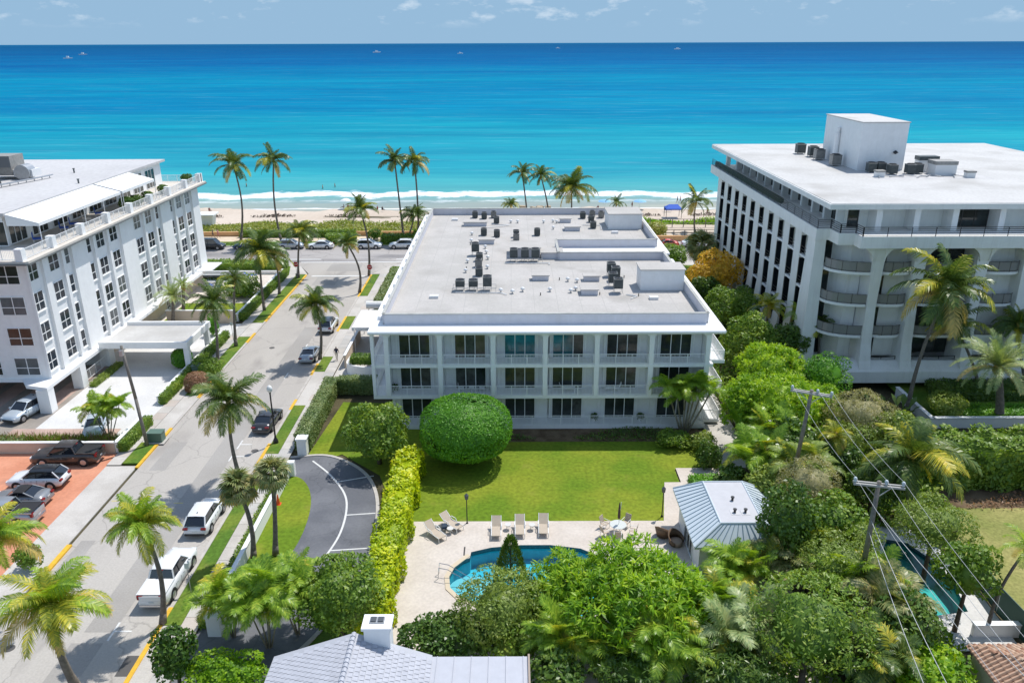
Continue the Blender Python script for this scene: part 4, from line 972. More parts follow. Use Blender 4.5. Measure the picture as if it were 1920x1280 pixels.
def fillet(xc, s_, zt, r_):
    """concave corner piece of an arch"""
    pts = [(xc, zt), (xc + s_ * r_, zt)] + [(xc + s_ * r_ * (1 - math.sin(t)), zt - r_ * (1 - math.cos(t))) for t in [k * math.pi / 2 / 7 for k in range(1, 8)]]
    pts = [(xc, zt), (xc + s_ * r_, zt)] + [(xc + s_ * (r_ - r_ * math.sin(t)), zt - (r_ - r_ * math.cos(t))) for t in [k * math.pi / 2 / 8 for k in range(1, 9)]]
    n = len(pts); vs = [(x, 78.72, z) for x, z in pts] + [(x, 79.3, z) for x, z in pts]
    fs = [tuple(range(n)), tuple(range(2 * n - 1, n - 1, -1))] + [(i, n + i, n + (i + 1) % n, (i + 1) % n) for i in range(n)]
    MB().add(vs, fs).build('arch_corner', CREAMW, rb)
SMOK = mat('smoked_balustrade', (0.24, 0.24, 0.235), 0.25, spec=0.6)
SOFF = {}
for i in range(len(cols) - 1):
    x0, x1 = cols[i][1], cols[i + 1][0]
    dark = (i % 3 == 1)
    fillet(x0 - 0.1, 1, 15.53, 1.55); fillet(x1 + 0.1, -1, 15.53, 1.55)
    MB().box(x0 - 0.1, x1 + 0.1, 80.75, 81.59, 3.0, 15.54).build('back_wall', OFFW, rb) if not dark else None
    for z in (5.85, 9.3, 12.75):
        n = 9; pr = []
        for k in range(n + 1):
            t = k / n; xx = x0 + 0.02 + (x1 - x0 - 0.04) * t
            bul = 0.45 * (1 - (2 * t - 1) ** 4)
            pr.append((xx, 79.6 - bul))
        MB().prism(pr + [(x1, 81.44 if dark else 80.74), (x0, 81.44 if dark else 80.74)], z - 0.28, z).build('balcony_slab', WHITE2, rb)
        rl = MB(); gl = MB()
        for k in range(n):
            p, q = pr[k], pr[k + 1]; mx_, my_ = (p[0] + q[0]) / 2, (p[1] + q[1]) / 2 + 0.08; a = math.atan2(q[1] - p[1], q[0] - p[0]); Ln = math.hypot(q[0] - p[0], q[1] - p[1])
            for hz in (0.08, 1.05): rl.obox((mx_, my_, z + hz), (Ln + 0.02, 0.05, 0.05), a)
            gl.obox((mx_, my_, z + 0.56), (Ln + 0.01, 0.015, 0.88), a)
            if k % 3 == 0: rl.obox((p[0] + 0.03, p[1] + 0.08, z + 0.55), (0.05, 0.05, 1.1), 0)
        ro = rl.build('balcony_railing', BRONZE, rb)
        gl.v = [(x - 45, y - 79, zz) for x, y, zz in gl.v]
        g_ = bpy.data.objects.new('railing_mesh', gl.mesh('railing_mesh', SMOK)); COL.objects.link(g_); g_.parent = ro
    for j, z in enumerate((2.25, 5.85, 9.3, 12.75)):
        if dark: window(rb, ((x0 + x1) / 2, 81.58, max(z, 3.0) + 0.1), 0, x1 - x0 - 0.3, 2.5, 4, 1, GLASSD, 'sliding_door', frm=BRONZE)
        else: window(rb, (x0 + 0.55, 80.73, max(z, 3.0) + 0.1), 0, 0.75, 2.5, 1, 1, GLASSD, 'glass_door', frm=BRONZE)
    railing(rb, (x0 + 0.05, 79.5), (x1 - 0.05, 79.5), 2.6, 0.8, BRONZE, infill=False, rails=(0.42, 0.8), post=1.6)
# corner bay: set back pier and balconies that curve round to the first column
MB().add([(31.5, 81.3, 0), (33.1, 81.3, 0), (33.1, 83.3, 0), (31.5, 83.3, 0), (31.9, 81.9, 15.54), (33.0, 81.9, 15.54), (33.0, 83.3, 15.54), (31.9, 83.3, 15.54)],
         [(0, 3, 2, 1), (4, 5, 6, 7), (0, 1, 5, 4), (1, 2, 6, 5), (2, 3, 7, 6), (3, 0, 4, 7)]).build('corner_pier', CREAMW, rb)
MB().prism([(34.4, 83.29), (35.6, 81.4), (36.9, 81.4), (36.9, 83.29)], 0.96, 15.54).build('back_wall', OFFW, rb)
for z in (5.85, 9.3, 12.75):
    pr = []
    for k in range(9):
        a = math.pi / 2 * k / 8; pr.append((33.05 + 3.87 * (1 - math.cos(a)), 81.6 - 2.45 * math.sin(a)))
    MB().prism(pr + [(36.9, 83.28), (33.11, 83.28)], z - 0.28, z).build('balcony_slab', WHITE2, rb)
    rl = MB(); gl = MB()
    for k in range(8):
        p, q = pr[k], pr[k + 1]; mx_, my_ = (p[0] + q[0]) / 2 + .05, (p[1] + q[1]) / 2 + 0.08; a = math.atan2(q[1] - p[1], q[0] - p[0]); Ln = math.hypot(q[0] - p[0], q[1] - p[1])
        for hz_ in (0.08, 1.05): rl.obox((mx_, my_, z + hz_), (Ln + 0.02, 0.05, 0.05), a)
        gl.obox((mx_, my_, z + 0.56), (Ln + 0.01, 0.015, 0.88), a)
        if k % 2 == 0: rl.obox((p[0] + 0.06, p[1] + 0.08, z + 0.55), (0.05, 0.05, 1.1), 0)
    ro = rl.build('balcony_railing', BRONZE, rb)
    gl.v = [(x - 45, y - 79, zz) for x, y, zz in gl.v]; g_ = bpy.data.objects.new('railing_mesh', gl.mesh('railing_mesh', SMOK)); COL.objects.link(g_); g_.parent = ro
for z in (2.5, 5.95, 9.4, 12.85): window(rb, (33.75, 83.28, z), 0, 0.95, 2.45, 1, 1, GLASSD, 'glass_door', frm=BRONZE)
fillet(36.8, -1, 15.53, 1.6)
# left flank: tall fins set saw-tooth fashion, the narrow windows look back along the wall from each fin
for k in range(11):
    yc = 86.3 + k * 4.0; yy = yc + 2.0; hw = .98
    if yy > 127.6: break
    fl_ = .55
    MB().add([(32.35, yy - hw, 15.54), (32.35, yy + hw, 15.54), (33.24, yy + hw, 15.54), (33.24, yy - hw, 15.54), (32.35, yy - hw, 6), (32.35, yy + hw, 6), (33.24, yy + hw, 6), (33.24, yy - hw, 6),
              (32.35 - fl_, yy - hw, 0), (32.35 - fl_, yy + hw, 0), (33.24, yy + hw, 0), (33.24, yy - hw, 0)],
             [(0, 1, 2, 3), (0, 4, 5, 1), (1, 5, 6, 2), (2, 6, 7, 3), (3, 7, 4, 0), (4, 8, 9, 5), (5, 9, 10, 6), (6, 10, 11, 7), (7, 11, 8, 4), (11, 10, 9, 8)]).build('fin', CREAMW, rb)
    for z, w_, h_ in ((2.4, .62, 2.9), (5.85, .60, 2.9), (9.3, .54, 2.8), (12.75, .40, 1.9)):
        MB().box(32.40, 33.24, yc - 1.02, yc + 1.02, z - 0.2, z).build('fin_slab', WHITE2, rb)
        window(rb, (32.45 + w_ / 2, yy - hw - .001, z + 0.1), 0, w_, h_, 1, 1, GLASSK, 'window', frm=BRONZE)
        rq = MB()
        for q_ in range(3): rq.box(32.42, 32.46, yc - 1.0, yc + 1.0, z + .2 + q_ * .35, z + .25 + q_ * .35)
        rq = rq.build('slot_railing', BLACKM, rb); rq['kind'] = 'stuff'
MB().add([(32.35, 83.31, 15.54), (32.35, 85.2, 15.54), (33.24, 85.2, 15.54), (33.24, 83.31, 15.54), (31.75, 83.31, 0), (31.75, 85.2, 0), (33.24, 85.2, 0), (33.24, 83.31, 0)],
         [(0, 1, 2, 3), (7, 6, 5, 4), (0, 4, 5, 1), (1, 5, 6, 2), (2, 6, 7, 3), (3, 7, 4, 0)]).build('fin', CREAMW, rb)
# lift house on the roof
MB().box(43.9, 49.7, 102.4, 114.6, 19.661, 25.5).build('lift_house', WHITE, rb)
MB().box(43.8, 49.8, 102.3, 114.7, 25.501, 25.62).build('lift_house_roof', ROOFW, rb)
MB().tube((43.6, 109.2, 21.0), (43.6, 109.2, 23.6), 0.35, n=10).tube((43.6, 109.2, 23.6), (43.65, 109.2, 24.3), 0.25, n=8).build('flue', WHITE2, rb)
MB().lathe((48.4, 102.2, 21.9), [(0.05, -0.2), (0.35, 0), (0.05, 0.25)], 10).build('satellite_dish', BLACKM, rb)

# ---------------------------------------------------------------- white house at the bottom edge
wh = thing('house', 'white tiled gable roof house with a square chimney at the bottom edge of the photo', 'house', (-7, 28, 0))
YE = 32.7
MB().prism([(-11.9, YE - 0.4), (0.5, YE - 0.4), (0.5, 16), (-11.9, 16)], 0, 5.3).build('wall', WHITE, wh)
MB().add([(-8.05, YE, 7.0), (-12.3, YE, 5.5), (-12.3, 15, 5.5), (-8.05, 15, 7.0), (-8.05, YE, 6.85), (-12.3, YE, 5.35), (-12.3, 15, 5.35), (-8.05, 15, 6.85)],
         [(0, 1, 2, 3), (7, 6, 5, 4), (0, 4, 5, 1), (1, 5, 6, 2)]).build('roof', mat('white_roof_tile_bed', (0.42, 0.43, 0.46), 0.7, var=0.04), wh)
MB().add([(-8.05, YE, 7.0), (-8.05, 15, 7.0), (-4.15, 15, 5.55), (-4.15, YE, 5.55), (-8.05, YE, 6.85), (-8.05, 15, 6.85), (-4.15, 15, 5.4), (-4.15, YE, 5.4)],
         [(0, 1, 2, 3), (7, 6, 5, 4), (0, 3, 7, 4), (3, 2, 6, 7)]).build('roof', MATS['white_roof_tile_bed'], wh)
MB().box(-4.15, 0.75, 15, YE - 0.05, 5.3, 5.5).build('flat_roof', mat('flat_roof_sheet', (0.45, 0.46, 0.50), 0.6, var=0.04), wh)
for k in range(6): MB().box(-3.9 + k * 0.88, -3.86 + k * 0.88, 15, YE - 0.06, 5.5, 5.545).build('roof_seam', MATS['flat_roof_sheet'], wh)
MB().box(0.75, 0.85, 15, YE, 5.2, 5.62).build('fascia', mat('wood_fascia', (0.35, 0.28, 0.22), 0.7), wh)
TILEW = mat('white_concrete_tile', (0.43, 0.44, 0.48), 0.7, var=0.09, scale=2.5)
tiles = MB(); cnt = 0
for side in (-1, 1):
    run = 4.25 if side < 0 else 3.9; sl = (1.5 if side < 0 else 1.45) / run
    for a in range(int(run / 0.27)):
        for b_ in range(40):
            u0 = 0.15 + a * 0.27; yy = YE - 0.25 - b_ * 0.3 - (0.15 if a % 2 else 0)
            if yy < 20: continue
            xa, xb = -8.05 + side * u0, -8.05 + side * (u0 + 0.25)
            za, zb = 7.0 - u0 * sl + 0.005, 7.0 - (u0 + 0.25) * sl + 0.045
            tiles.add([(xa, yy - 0.27, za), (xb, yy - 0.27, zb), (xb, yy, zb), (xa, yy, za), (xb, yy - 0.27, zb - 0.05), (xb, yy, zb - 0.05)],
                      [(0, 1, 2, 3) if side > 0 else (3, 2, 1, 0), (1, 4, 5, 2) if side > 0 else (2, 5, 4, 1)])
o = tiles.build('roof_tiles', TILEW, wh); o['kind'] = 'stuff'
for k in range(48):
    yy = YE - 0.1 - k * 0.3
    if k < 40: MB().tube((-8.05, yy, 7.02), (-8.05, yy - 0.33, 7.05), 0.13, 0.15, n=8).build('ridge_tile', TILEW, wh)
ch = MB().box(-7.5, -6.2, YE - .4, YE + 0.5, 5.4, 7.5).build('chimney', WHITE2, wh)
MB().box(-7.6, -6.1, YE - .5, YE + 0.6, 7.5, 7.65).build('chimney_cap', WHITE2, wh)
MB().box(-7.25, -6.5, YE - 0.1, YE + 0.35, 7.651, 7.71).build('chimney_vent', GALV, wh)
MB().box(-7.2, -6.92, YE - .05, YE + .3, 7.711, 7.76).box(-6.83, -6.55, YE - .05, YE + .3, 7.711, 7.76).build('chimney_flue', mat('flue_dark', (0.07, 0.08, 0.09), 0.5), wh)

# ---------------------------------------------------------------- pool cabana with a metal roof
ca = thing('cabana', 'pool house with a pale blue standing seam metal roof and flat grey top', 'pool house', (15.5, 50, 0))
e0, e1, f0, f1 = 12.4, 19.2, 45.9, 53.6
t0, t1, g0, g1 = 14.35, 17.3, 47.0, 52.5
ZE, ZT = 2.75, 3.95
MB().box(e0 + 0.5, e1 - 0.5, f0 + 0.5, f1 - 0.5, 0.06, ZE).build('wall', WHITE, ca)
MB().prism([(e0, f0), (e1, f0), (e1, f1), (e0, f1)], ZE - 0.16, ZE - 0.01).build('fascia', WHITE2, ca)
MB().box(t0, t1, g0, g1, ZT - 0.1, ZT + 0.03).build('flat_roof', mat('cabana_membrane', (0.50, 0.50, 0.52), 0.8, var=0.04), ca)
def slope(A, B, C, D, n, m=METROOF):
    """sheet panels between eave A-B and top D-C, a raised seam at each joint"""
    A, B, C, D = map(Vector, (A, B, C, D)); nrm = (B - A).cross(D - A).normalized()
    if nrm.z < 0: nrm = -nrm
    for k in range(n):
        a0, a1 = A.lerp(B, k / n), A.lerp(B, (k + 1) / n); d0, d1 = D.lerp(C, k / n), D.lerp(C, (k + 1) / n)
        lo = [a0, a1, d1, d0]; vs = lo + [p + nrm * 0.03 for p in lo]
        MB().add(vs, [(0, 3, 2, 1), (4, 5, 6, 7), (0, 1, 5, 4), (1, 2, 6, 5), (2, 3, 7, 6), (3, 0, 4, 7)]).build('roof_panel', m, ca)
        if k: MB().tube(a0 + nrm * 0.05, d0 + nrm * 0.05, 0.028, n=4).build('roof_seam', SEAM, ca)
slope((e0, f0, ZE), (e0, f1, ZE), (t0, g1, ZT), (t0, g0, ZT), 15)
slope((e1, f1, ZE), (e1, f0, ZE), (t1, g0, ZT), (t1, g1, ZT), 15)
slope((e0, f0, ZE), (e1, f0, ZE), (t1, g0, ZT), (t0, g0, ZT), 12)
slope((e1, f1, ZE), (e0, f1, ZE), (t0, g1, ZT), (t1, g1, ZT), 12)
for a, b_ in (((e0, f0), (t0, g0)), ((e1, f0), (t1, g0)), ((e1, f1), (t1, g1)), ((e0, f1), (t0, g1))):
    MB().tube((a[0], a[1], ZE + 0.04), (b_[0], b_[1], ZT + 0.05), 0.07, n=6).build('hip_cap', METROOF, ca)
for a, b_ in (((t0, g0), (t1, g0)), ((t1, g0), (t1, g1)), ((t1, g1), (t0, g1)), ((t0, g1), (t0, g0))):
    MB().tube((a[0], a[1], ZT + 0.04), (b_[0], b_[1], ZT + 0.04), 0.06, n=6).build('roof_trim', METROOF, ca)
for x, y in ((15.9, 49.9), (15.65, 48.3), (16.4, 48.3)):
    MB().lathe((x, y, ZT + 0.031), [(0.09, 0), (0.09, 0.22), (0.14, 0.24), (0.14, 0.3)], 8).build('roof_vent', BLACKM, ca)
for x in (15.65, 16.4): MB().box(x - 0.3, x + 0.3, 48.0, 48.6, ZT + 0.0301, ZT + 0.05).build('roof_patch', mat('patch_grey', (0.56, 0.56, 0.57), 0.7), ca)
window(ca, (12.88, 49.5, 0.2), -math.pi / 2, 2.4, 2.1, 3, 1, GLASSD, 'sliding_door')

# terracotta roof in the bottom right corner: each barrel tile is a piece
th = thing('house', 'terracotta barrel tile roof of a house in the bottom right corner', 'house', (29, 30, 0))
TERR = [mat('terracotta_tile_%s' % n, c, 0.8, var=0.15, scale=3) for n, c in (('light', (0.52, 0.33, 0.22)), ('red', (0.42, 0.22, 0.14)), ('pale', (0.60, 0.42, 0.30)))]
MB().box(25.6, 36, 22, 35.4, 0, 3.3).build('wall', mat('house_wall_tan', (0.5, 0.42, 0.33), 0.8), th)
MB().add([(25.3, 35.7, 3.4), (36, 35.7, 3.4), (36, 22, 3.4), (25.3, 22, 3.4), (28.5, 31, 5.6), (36, 31, 5.6), (36, 22, 5.6), (28.5, 22, 5.6)],
         [(0, 4, 5, 1), (0, 3, 7, 4), (4, 7, 6, 5)]).build('roof', TERR[1], th)
tm = []
for m_ in TERR:
    tv = MB(); vs = []
    for yy, rr in ((0, 0.13), (-0.42, 0.10)):
        for k in range(5):
            t = math.pi * k / 4; vs.append((rr * math.cos(t), yy, rr * math.sin(t) * 0.9))
    tv.add(vs, [(k, k + 1, 6 + k, 5 + k) for k in range(4)] + [(0, 4, 3, 2, 1)]); tm.append(tv.mesh('tile', m_, True))
cnt = 0
s1 = math.atan2(2.2, 4.7)
for r_ in range(12):
    for c_ in range(24):
        x = 25.5 + c_ * 0.27; u = 0.05 + r_ * 0.38
        if x < 25.3 + u * math.cos(s1) * 3.2 / 4.7 or cnt >= 290: continue
        inst(random.choice(tm), 'tile', th, (x - 29 + random.uniform(-.01, .01), 35.7 - u * math.cos(s1) - 30, 3.42 + u * math.sin(s1)), (-s1, 0, math.pi + random.uniform(-.03, .03)) if False else (-s1, 0, random.uniform(-.03, .03))); cnt += 1
s2_ = math.atan2(2.2, 3.2)
rest = MB()
for r_ in range(9):
    for c_ in range(30):
        y = 35.3 - c_ * 0.27; u = 0.05 + r_ * 0.4
        if y > 35.7 - u * math.cos(s2_) * 4.7 / 3.2: continue
        rest.tube((25.3 + u * math.cos(s2_), y, 3.42 + u * math.sin(s2_)), (25.3 + (u + 0.42) * math.cos(s2_), y, 3.42 + (u + 0.42) * math.sin(s2_)), 0.13, 0.1, n=6, cap=True)
o = rest.build('tiles', TERR[0], th); o['kind'] = 'stuff'

# ================================================================ VEGETATION
def np_mesh(name, V, Fq, m, tri=None):
    """V (n,3) and quads (k,4) straight into a mesh"""
    me = bpy.data.meshes.new(name)
    me.vertices.add(len(V)); me.vertices.foreach_set('co', np.ascontiguousarray(V, dtype=np.float32).ravel())
    nl = Fq.size; me.loops.add(nl); me.loops.foreach_set('vertex_index', Fq.astype(np.int32).ravel())
    k = Fq.shape[0]; me.polygons.add(k)
    me.polygons.foreach_set('loop_start', np.arange(0, nl, Fq.shape[1], dtype=np.int32))
    try: me.polygons.foreach_set('loop_total', np.full(k, Fq.shape[1], dtype=np.int32))
    except Exception: pass
    me.materials.append(m); me.update(calc_edges=True)
    return me
def norm(a): return a / np.maximum(np.linalg.norm(a, axis=-1, keepdims=True), 1e-9)
def leaves(P, D, N, ln, wd):
    """one rhombic leaf per row: base P, direction D, facing N"""
    D = norm(D); S = norm(np.cross(D, N)); ln = np.broadcast_to(ln, (len(P),))[:, None]; wd = np.broadcast_to(wd, (len(P),))[:, None]
    Nn = np.cross(S, D)
    V = np.stack([P, P + D * ln * 0.45 + S * wd * 0.5, P + D * ln - Nn * ln * 0.12, P + D * ln * 0.45 - S * wd * 0.5], 1).reshape(-1, 3)
    return V, np.arange(len(V)).reshape(-1, 4)
def rand_dirs(n, up=0.0):
    d = RNG.normal(size=(n, 3)); d = norm(d); d[:, 2] = d[:, 2] + up; return norm(d)
ICO = None
def core_mesh(c, r, n=14):
    """lumpy inner mass of twigs and shaded leaves"""
    th_ = np.linspace(0, 2 * np.pi, n, endpoint=False); ph_ = np.linspace(0.02, np.pi - 0.02, n // 2 + 1)
    T, Pp = np.meshgrid(th_, ph_, indexing='ij')
    rr = 1 + 0.12 * np.sin(3 * T + 2 * Pp) * np.sin(2 * Pp)
    V = np.stack([c[0] + r[0] * rr * np.sin(Pp) * np.cos(T), c[1] + r[1] * rr * np.sin(Pp) * np.sin(T), c[2] + r[2] * rr * np.cos(Pp)], -1)
    a, b_ = V.shape[:2]; V = V.reshape(-1, 3); F_ = []
    for i in range(a):
        for j in range(b_ - 1): F_.append((i * b_ + j, i * b_ + j + 1, ((i + 1) % a) * b_ + j + 1, ((i + 1) % a) * b_ + j))
    return V, np.array(F_)
def crown_geo(R3, nl, size, lumps=26, lump_r=0.38, kind='broad', smooth_=False, core=0.72, upb=0.25):
    """leaf cloud round the origin; R3 the three half-axes"""
    R3 = np.array(R3, float)
    if smooth_:
        n = nl; d = rand_dirs(n); q_ = np.sign(d) * np.abs(d) ** .88; P = q_ * R3; P *= (1 + .022 * np.sin(d[:, :1] * 7 + 1) * np.sin(d[:, 1:2] * 6) + .015 * np.sin(d[:, 2:3] * 13 + d[:, :1] * 9))
        ex = 0.66                                                    # flattened top and bottom
        P[:, 2] = np.sign(d[:, 2]) * np.abs(d[:, 2]) ** ex * R3[2]; P[:, :2] *= (1 + 0.10 * (1 - np.abs(d[:, 2:3]))) * np.where(d[:, 2:3] < -.25, 1 + (d[:, 2:3] + .25) * .25, 1)
        P += RNG.normal(size=P.shape) * size * 0.28; Nn = norm(d / R3)
    else:
        c = rand_dirs(lumps * 2); c = c[c[:, 2] > -0.55][:lumps]; lumps = len(c)
        c = c * (0.55 + 0.25 * RNG.random((lumps, 1)))
        lr = lump_r * (0.7 + 0.6 * RNG.random(lumps))
        idx = RNG.choice(lumps, nl, p=lr ** 2 / (lr ** 2).sum())
        d = rand_dirs(nl, 0.15)
        Pu = c[idx] + d * (lr[idx] * (1 - 0.3 * RNG.random(nl) ** 2))[:, None]
        keep = np.ones(nl, bool)
        dist = np.linalg.norm(Pu[:, None, :] - c[None], axis=2) / lr[None]
        keep = (dist < 0.72).sum(1) == 0
        Pu, d = Pu[keep], d[keep]
        P = Pu * R3; Nn = norm(d / R3)
    n = len(P)
    if kind == 'mango':                                              # rosettes of long hanging leaves
        per = 8; Pc = np.repeat(P[:max(1, n // per)], per, 0); Nc = np.repeat(Nn[:max(1, n // per)], per, 0)
        D = norm(rand_dirs(len(Pc)) * 0.9 + Nc * 0.55 + np.array([0, 0, -0.35])); Nf = norm(Nc + rand_dirs(len(Pc)) * 0.3 + np.array([0, 0, 0.6]))
        V, F_ = leaves(Pc, D, Nf, size * (0.8 + 0.5 * RNG.random(len(Pc))), size * 0.26)
    else:
        D = norm(np.cross(Nn, rand_dirs(n)) + Nn * 0.35); Nf = norm(Nn + rand_dirs(n) * 0.55 + np.array([0, 0, upb]))
        w = {'broad': 0.62, 'fine': 0.4, 'needle': 0.22}[kind]
        s_ = size * (0.7 + 0.6 * RNG.random(n)); V, F_ = leaves(P, D, Nf, s_, s_ * w)
    if core:
        Vc, Fc = core_mesh((0, 0, -0.05 * R3[2]), R3 * core)
        F_ = np.vstack([F_, Fc + len(V)]); V = np.vstack([V, Vc])
    return V, F_
def tree(name, label, cat, c, rx, rz, m, size=0.32, dens=1.0, ry=None, kind='broad', lumps=26, lump_r=0.38, smooth_=False, group=None, core=0.60, trunk=True, part='crown', base=0.0, mix=None):
    ry = ry or rx
    t = thing(name, label, cat, (c[0], c[1], base), group=group)
    A = 4 * math.pi * ((rx * ry) ** 1.6 / 3 + (rx * rz) ** 1.6 / 3 + (ry * rz) ** 1.6 / 3) ** (1 / 1.6)
    nl = int(A * 3.2 * dens / (size * size * 0.5)) if kind != 'mango' else int(A * 3.2 * dens / (size * size * 0.2))
    nl = min(nl, 60000)
    V, F_ = crown_geo((rx, ry, rz), nl, size, lumps, lump_r, kind, smooth_, core)
    V = V + np.array([0, 0, c[2] - base])
    V[:, 2] = np.maximum(V[:, 2], 0.04)
    o = bpy.data.objects.new(part, np_mesh(part, V, F_, m)); COL.objects.link(o); o.parent = t
    if trunk:
        mb = MB(); h = c[2] - base - rz * 0.5; r0 = 0.06 * (rx + rz) * 0.5 + 0.05; lean = random.uniform(-.2, .2)
        mb.path([(0, 0, 0), (lean * 0.5, lean * 0.3, h * 0.5), (lean, lean * 0.5, max(h, 0.4))], [r0, r0 * 0.8, r0 * 0.65], 7)
        for k in range(5):
            a = k * 1.26 + random.random(); mb.tube((lean, lean * 0.5, max(h, 0.4) - 0.1), (lean + math.cos(a) * rx * 0.6, lean * .5 + math.sin(a) * ry * 0.6, c[2] - base + rz * random.uniform(0, 0.4)), r0 * 0.45, r0 * 0.15, 5)
        mb.build('trunk', BARKD, t, world=False, smooth=True)
    return t
def leafy_box(x0, x1, y0, y1, z0, z1, size, dens=1.0, jit=0.35, wob=0.0):
    faces = [((x0, y0, z1), (x1 - x0, 0, 0), (0, y1 - y0, 0), (0, 0, 1)), ((x0, y0, z0), (x1 - x0, 0, 0), (0, 0, z1 - z0), (0, -1, 0)), ((x0, y1, z0), (x1 - x0, 0, 0), (0, 0, z1 - z0), (0, 1, 0)),
             ((x0, y0, z0), (0, y1 - y0, 0), (0, 0, z1 - z0), (-1, 0, 0)), ((x1, y0, z0), (0, y1 - y0, 0), (0, 0, z1 - z0), (1, 0, 0))]
    Ps, Ns = [], []
    for o_, u, v, n_ in faces:
        a = np.linalg.norm(u) * np.linalg.norm(v); n = int(a * 2.0 * dens / (size * size * 0.45)) + 4
        r_ = RNG.random((n, 2)); P = np.array(o_) + r_[:, :1] * np.array(u) + r_[:, 1:] * np.array(v); Ps.append(P); Ns.append(np.tile(np.array(n_, float), (n, 1)))
    P = np.vstack(Ps); N_ = np.vstack(Ns)
    if wob: P = P + N_ * (wob * (np.sin(P[:, 0] * 1.9 + P[:, 2]) * np.sin(P[:, 1] * 1.3 + 1.0) + 0.5 * np.sin(P[:, 1] * 4.1) * np.sin(P[:, 0] * 3.3 + 2)))[:, None]
    P = P + RNG.normal(size=P.shape) * size * jit * 0.5
    n = len(P); D = norm(np.cross(N_, rand_dirs(n)) + N_ * 0.4); Nf = norm(N_ + rand_dirs(n) * 0.5 + np.array([0, 0, 0.2])); s_ = size * (0.7 + 0.6 * RNG.random(n))
    V, F_ = leaves(P, D, Nf, s_, s_ * 0.6)
    e_ = size * 0.5
    bx = MB().box(x0 + e_, x1 - e_, y0 + e_, y1 - e_, z0, z1 - e_)
    F_ = np.vstack([F_, np.array(bx.f) + len(V)]); V = np.vstack([V, np.array(bx.v)])
    return V, F_
def hedge(label, x0, x1, y0, y1, h, m, size=0.16, z0=0.05, group=None, dens=1.0, wob=0.04, name='hedge'):
    V, F_ = leafy_box(x0, x1, y0, y1, z0, h, size, dens, wob=wob)
    cx_, cy_ = (x0 + x1) / 2, (y0 + y1) / 2; V[:, 0] -= cx_; V[:, 1] -= cy_
    V[:, 2] = np.maximum(V[:, 2], z0)
    o = bpy.data.objects.new(name, np_mesh(name, V, F_, m)); COL.objects.link(o); o.location = (cx_, cy_, 0)
    return tag(o, label, 'hedge', group)

# ---------------- palms
def frond_mesh(m, pitch, curl, seed, n=40, ll=0.30, w=0.027, droop=0.75, name='frond'):
    """pinnate leaf of unit length growing towards +X; pitch in degrees at the base, curling down by curl degrees"""
    rg = np.random.default_rng(seed); steps = 14; p = np.array([0.0, 0, 0]); pts = [p.copy()]; tans = []
    for i in range(steps):
        s = i / steps; a = math.radians(pitch - curl * s ** 1.25); t = np.array([math.cos(a), 0.03 * math.sin(seed + s * 3), math.sin(a)]); tans.append(t); p = p + t / steps; pts.append(p.copy())
    tans.append(tans[-1]); V = []; F_ = []
    def q(a, b_, c, d): i = len(V); V.extend([a, b_, c, d]); F_.append((i, i + 1, i + 2, i + 3))
    for i in range(steps):
        w0, w1 = 0.014 * (1 - i / steps) + 0.003, 0.014 * (1 - (i + 1) / steps) + 0.003
        q(pts[i] + [0, w0, 0], pts[i + 1] + [0, w1, 0], pts[i + 1] + [0, -w1, 0], pts[i] + [0, -w0, 0])
    for k in range(n):
        s = 0.10 + 0.89 * k / (n - 1); f = s * steps; i = min(int(f), steps - 1); u = f - i
        b_ = pts[i] * (1 - u) + pts[i + 1] * u; t = tans[i]
        for sd in (-1, 1):
            l_ = ll * (math.sin(math.pi * min(1, 0.16 + 0.80 * s)) ** 0.55) * rg.uniform(0.85, 1.12)
            side = np.array([0, sd, 0.0]); up = np.cross(t, [0, 1, 0]); up = up if up[2] > 0 else -up
            d1 = side * 0.80 + t * (0.42 + 0.35 * s) + up * rg.uniform(0.0, 0.25); d1 /= np.linalg.norm(d1)
            d2 = d1 + np.array([0, 0, -droop * rg.uniform(0.6, 1.3)]); d2 /= np.linalg.norm(d2)
            wv = t * w * 0.5; m_ = b_ + d1 * l_ * 0.45; e_ = m_ + d2 * l_ * 0.55
            q(b_ - wv * 0.6, b_ + wv * 0.6, m_ + wv, m_ - wv); i0 = len(V); V.extend([m_ - wv, m_ + wv, e_ + wv * 0.15, e_ - wv * 0.15]); F_.append((i0, i0 + 1, i0 + 2, i0 + 3))
    return np_mesh(name, np.array(V), np.array(F_), m)
FR = {}
PITCH = {'up': (78, 45), 'high': (58, 80), 'mid': (34, 92), 'low': (8, 80), 'hang': (-28, 50)}
def fronds(m, typ, v=0, **kw):
    k = (m.name, typ, v, tuple(sorted(kw.items())))
    if k not in FR: a, c = PITCH[typ]; FR[k] = frond_mesh(m, a + v * 4, c + v * 9, 3 + v * 7 + len(typ), **kw)
    return FR[k]
def trunk_mb(b, t, r0, r1, bend=0.0, n=9):
    """gently curved ringed trunk from the origin to t"""
    mb = MB(); pts = []; rd = []
    for k in range(n + 1):
        s = k / n; off = math.sin(s * math.pi) * bend
        pts.append((t[0] * s ** 1.15 + off, t[1] * s, t[2] * s)); rd.append((r0 * (1 + 0.5 * (1 - s) ** 6) * (1 - s) + r1 * s) * (1.06 if k % 2 else 1))
    return mb.path(pts, rd, 7)
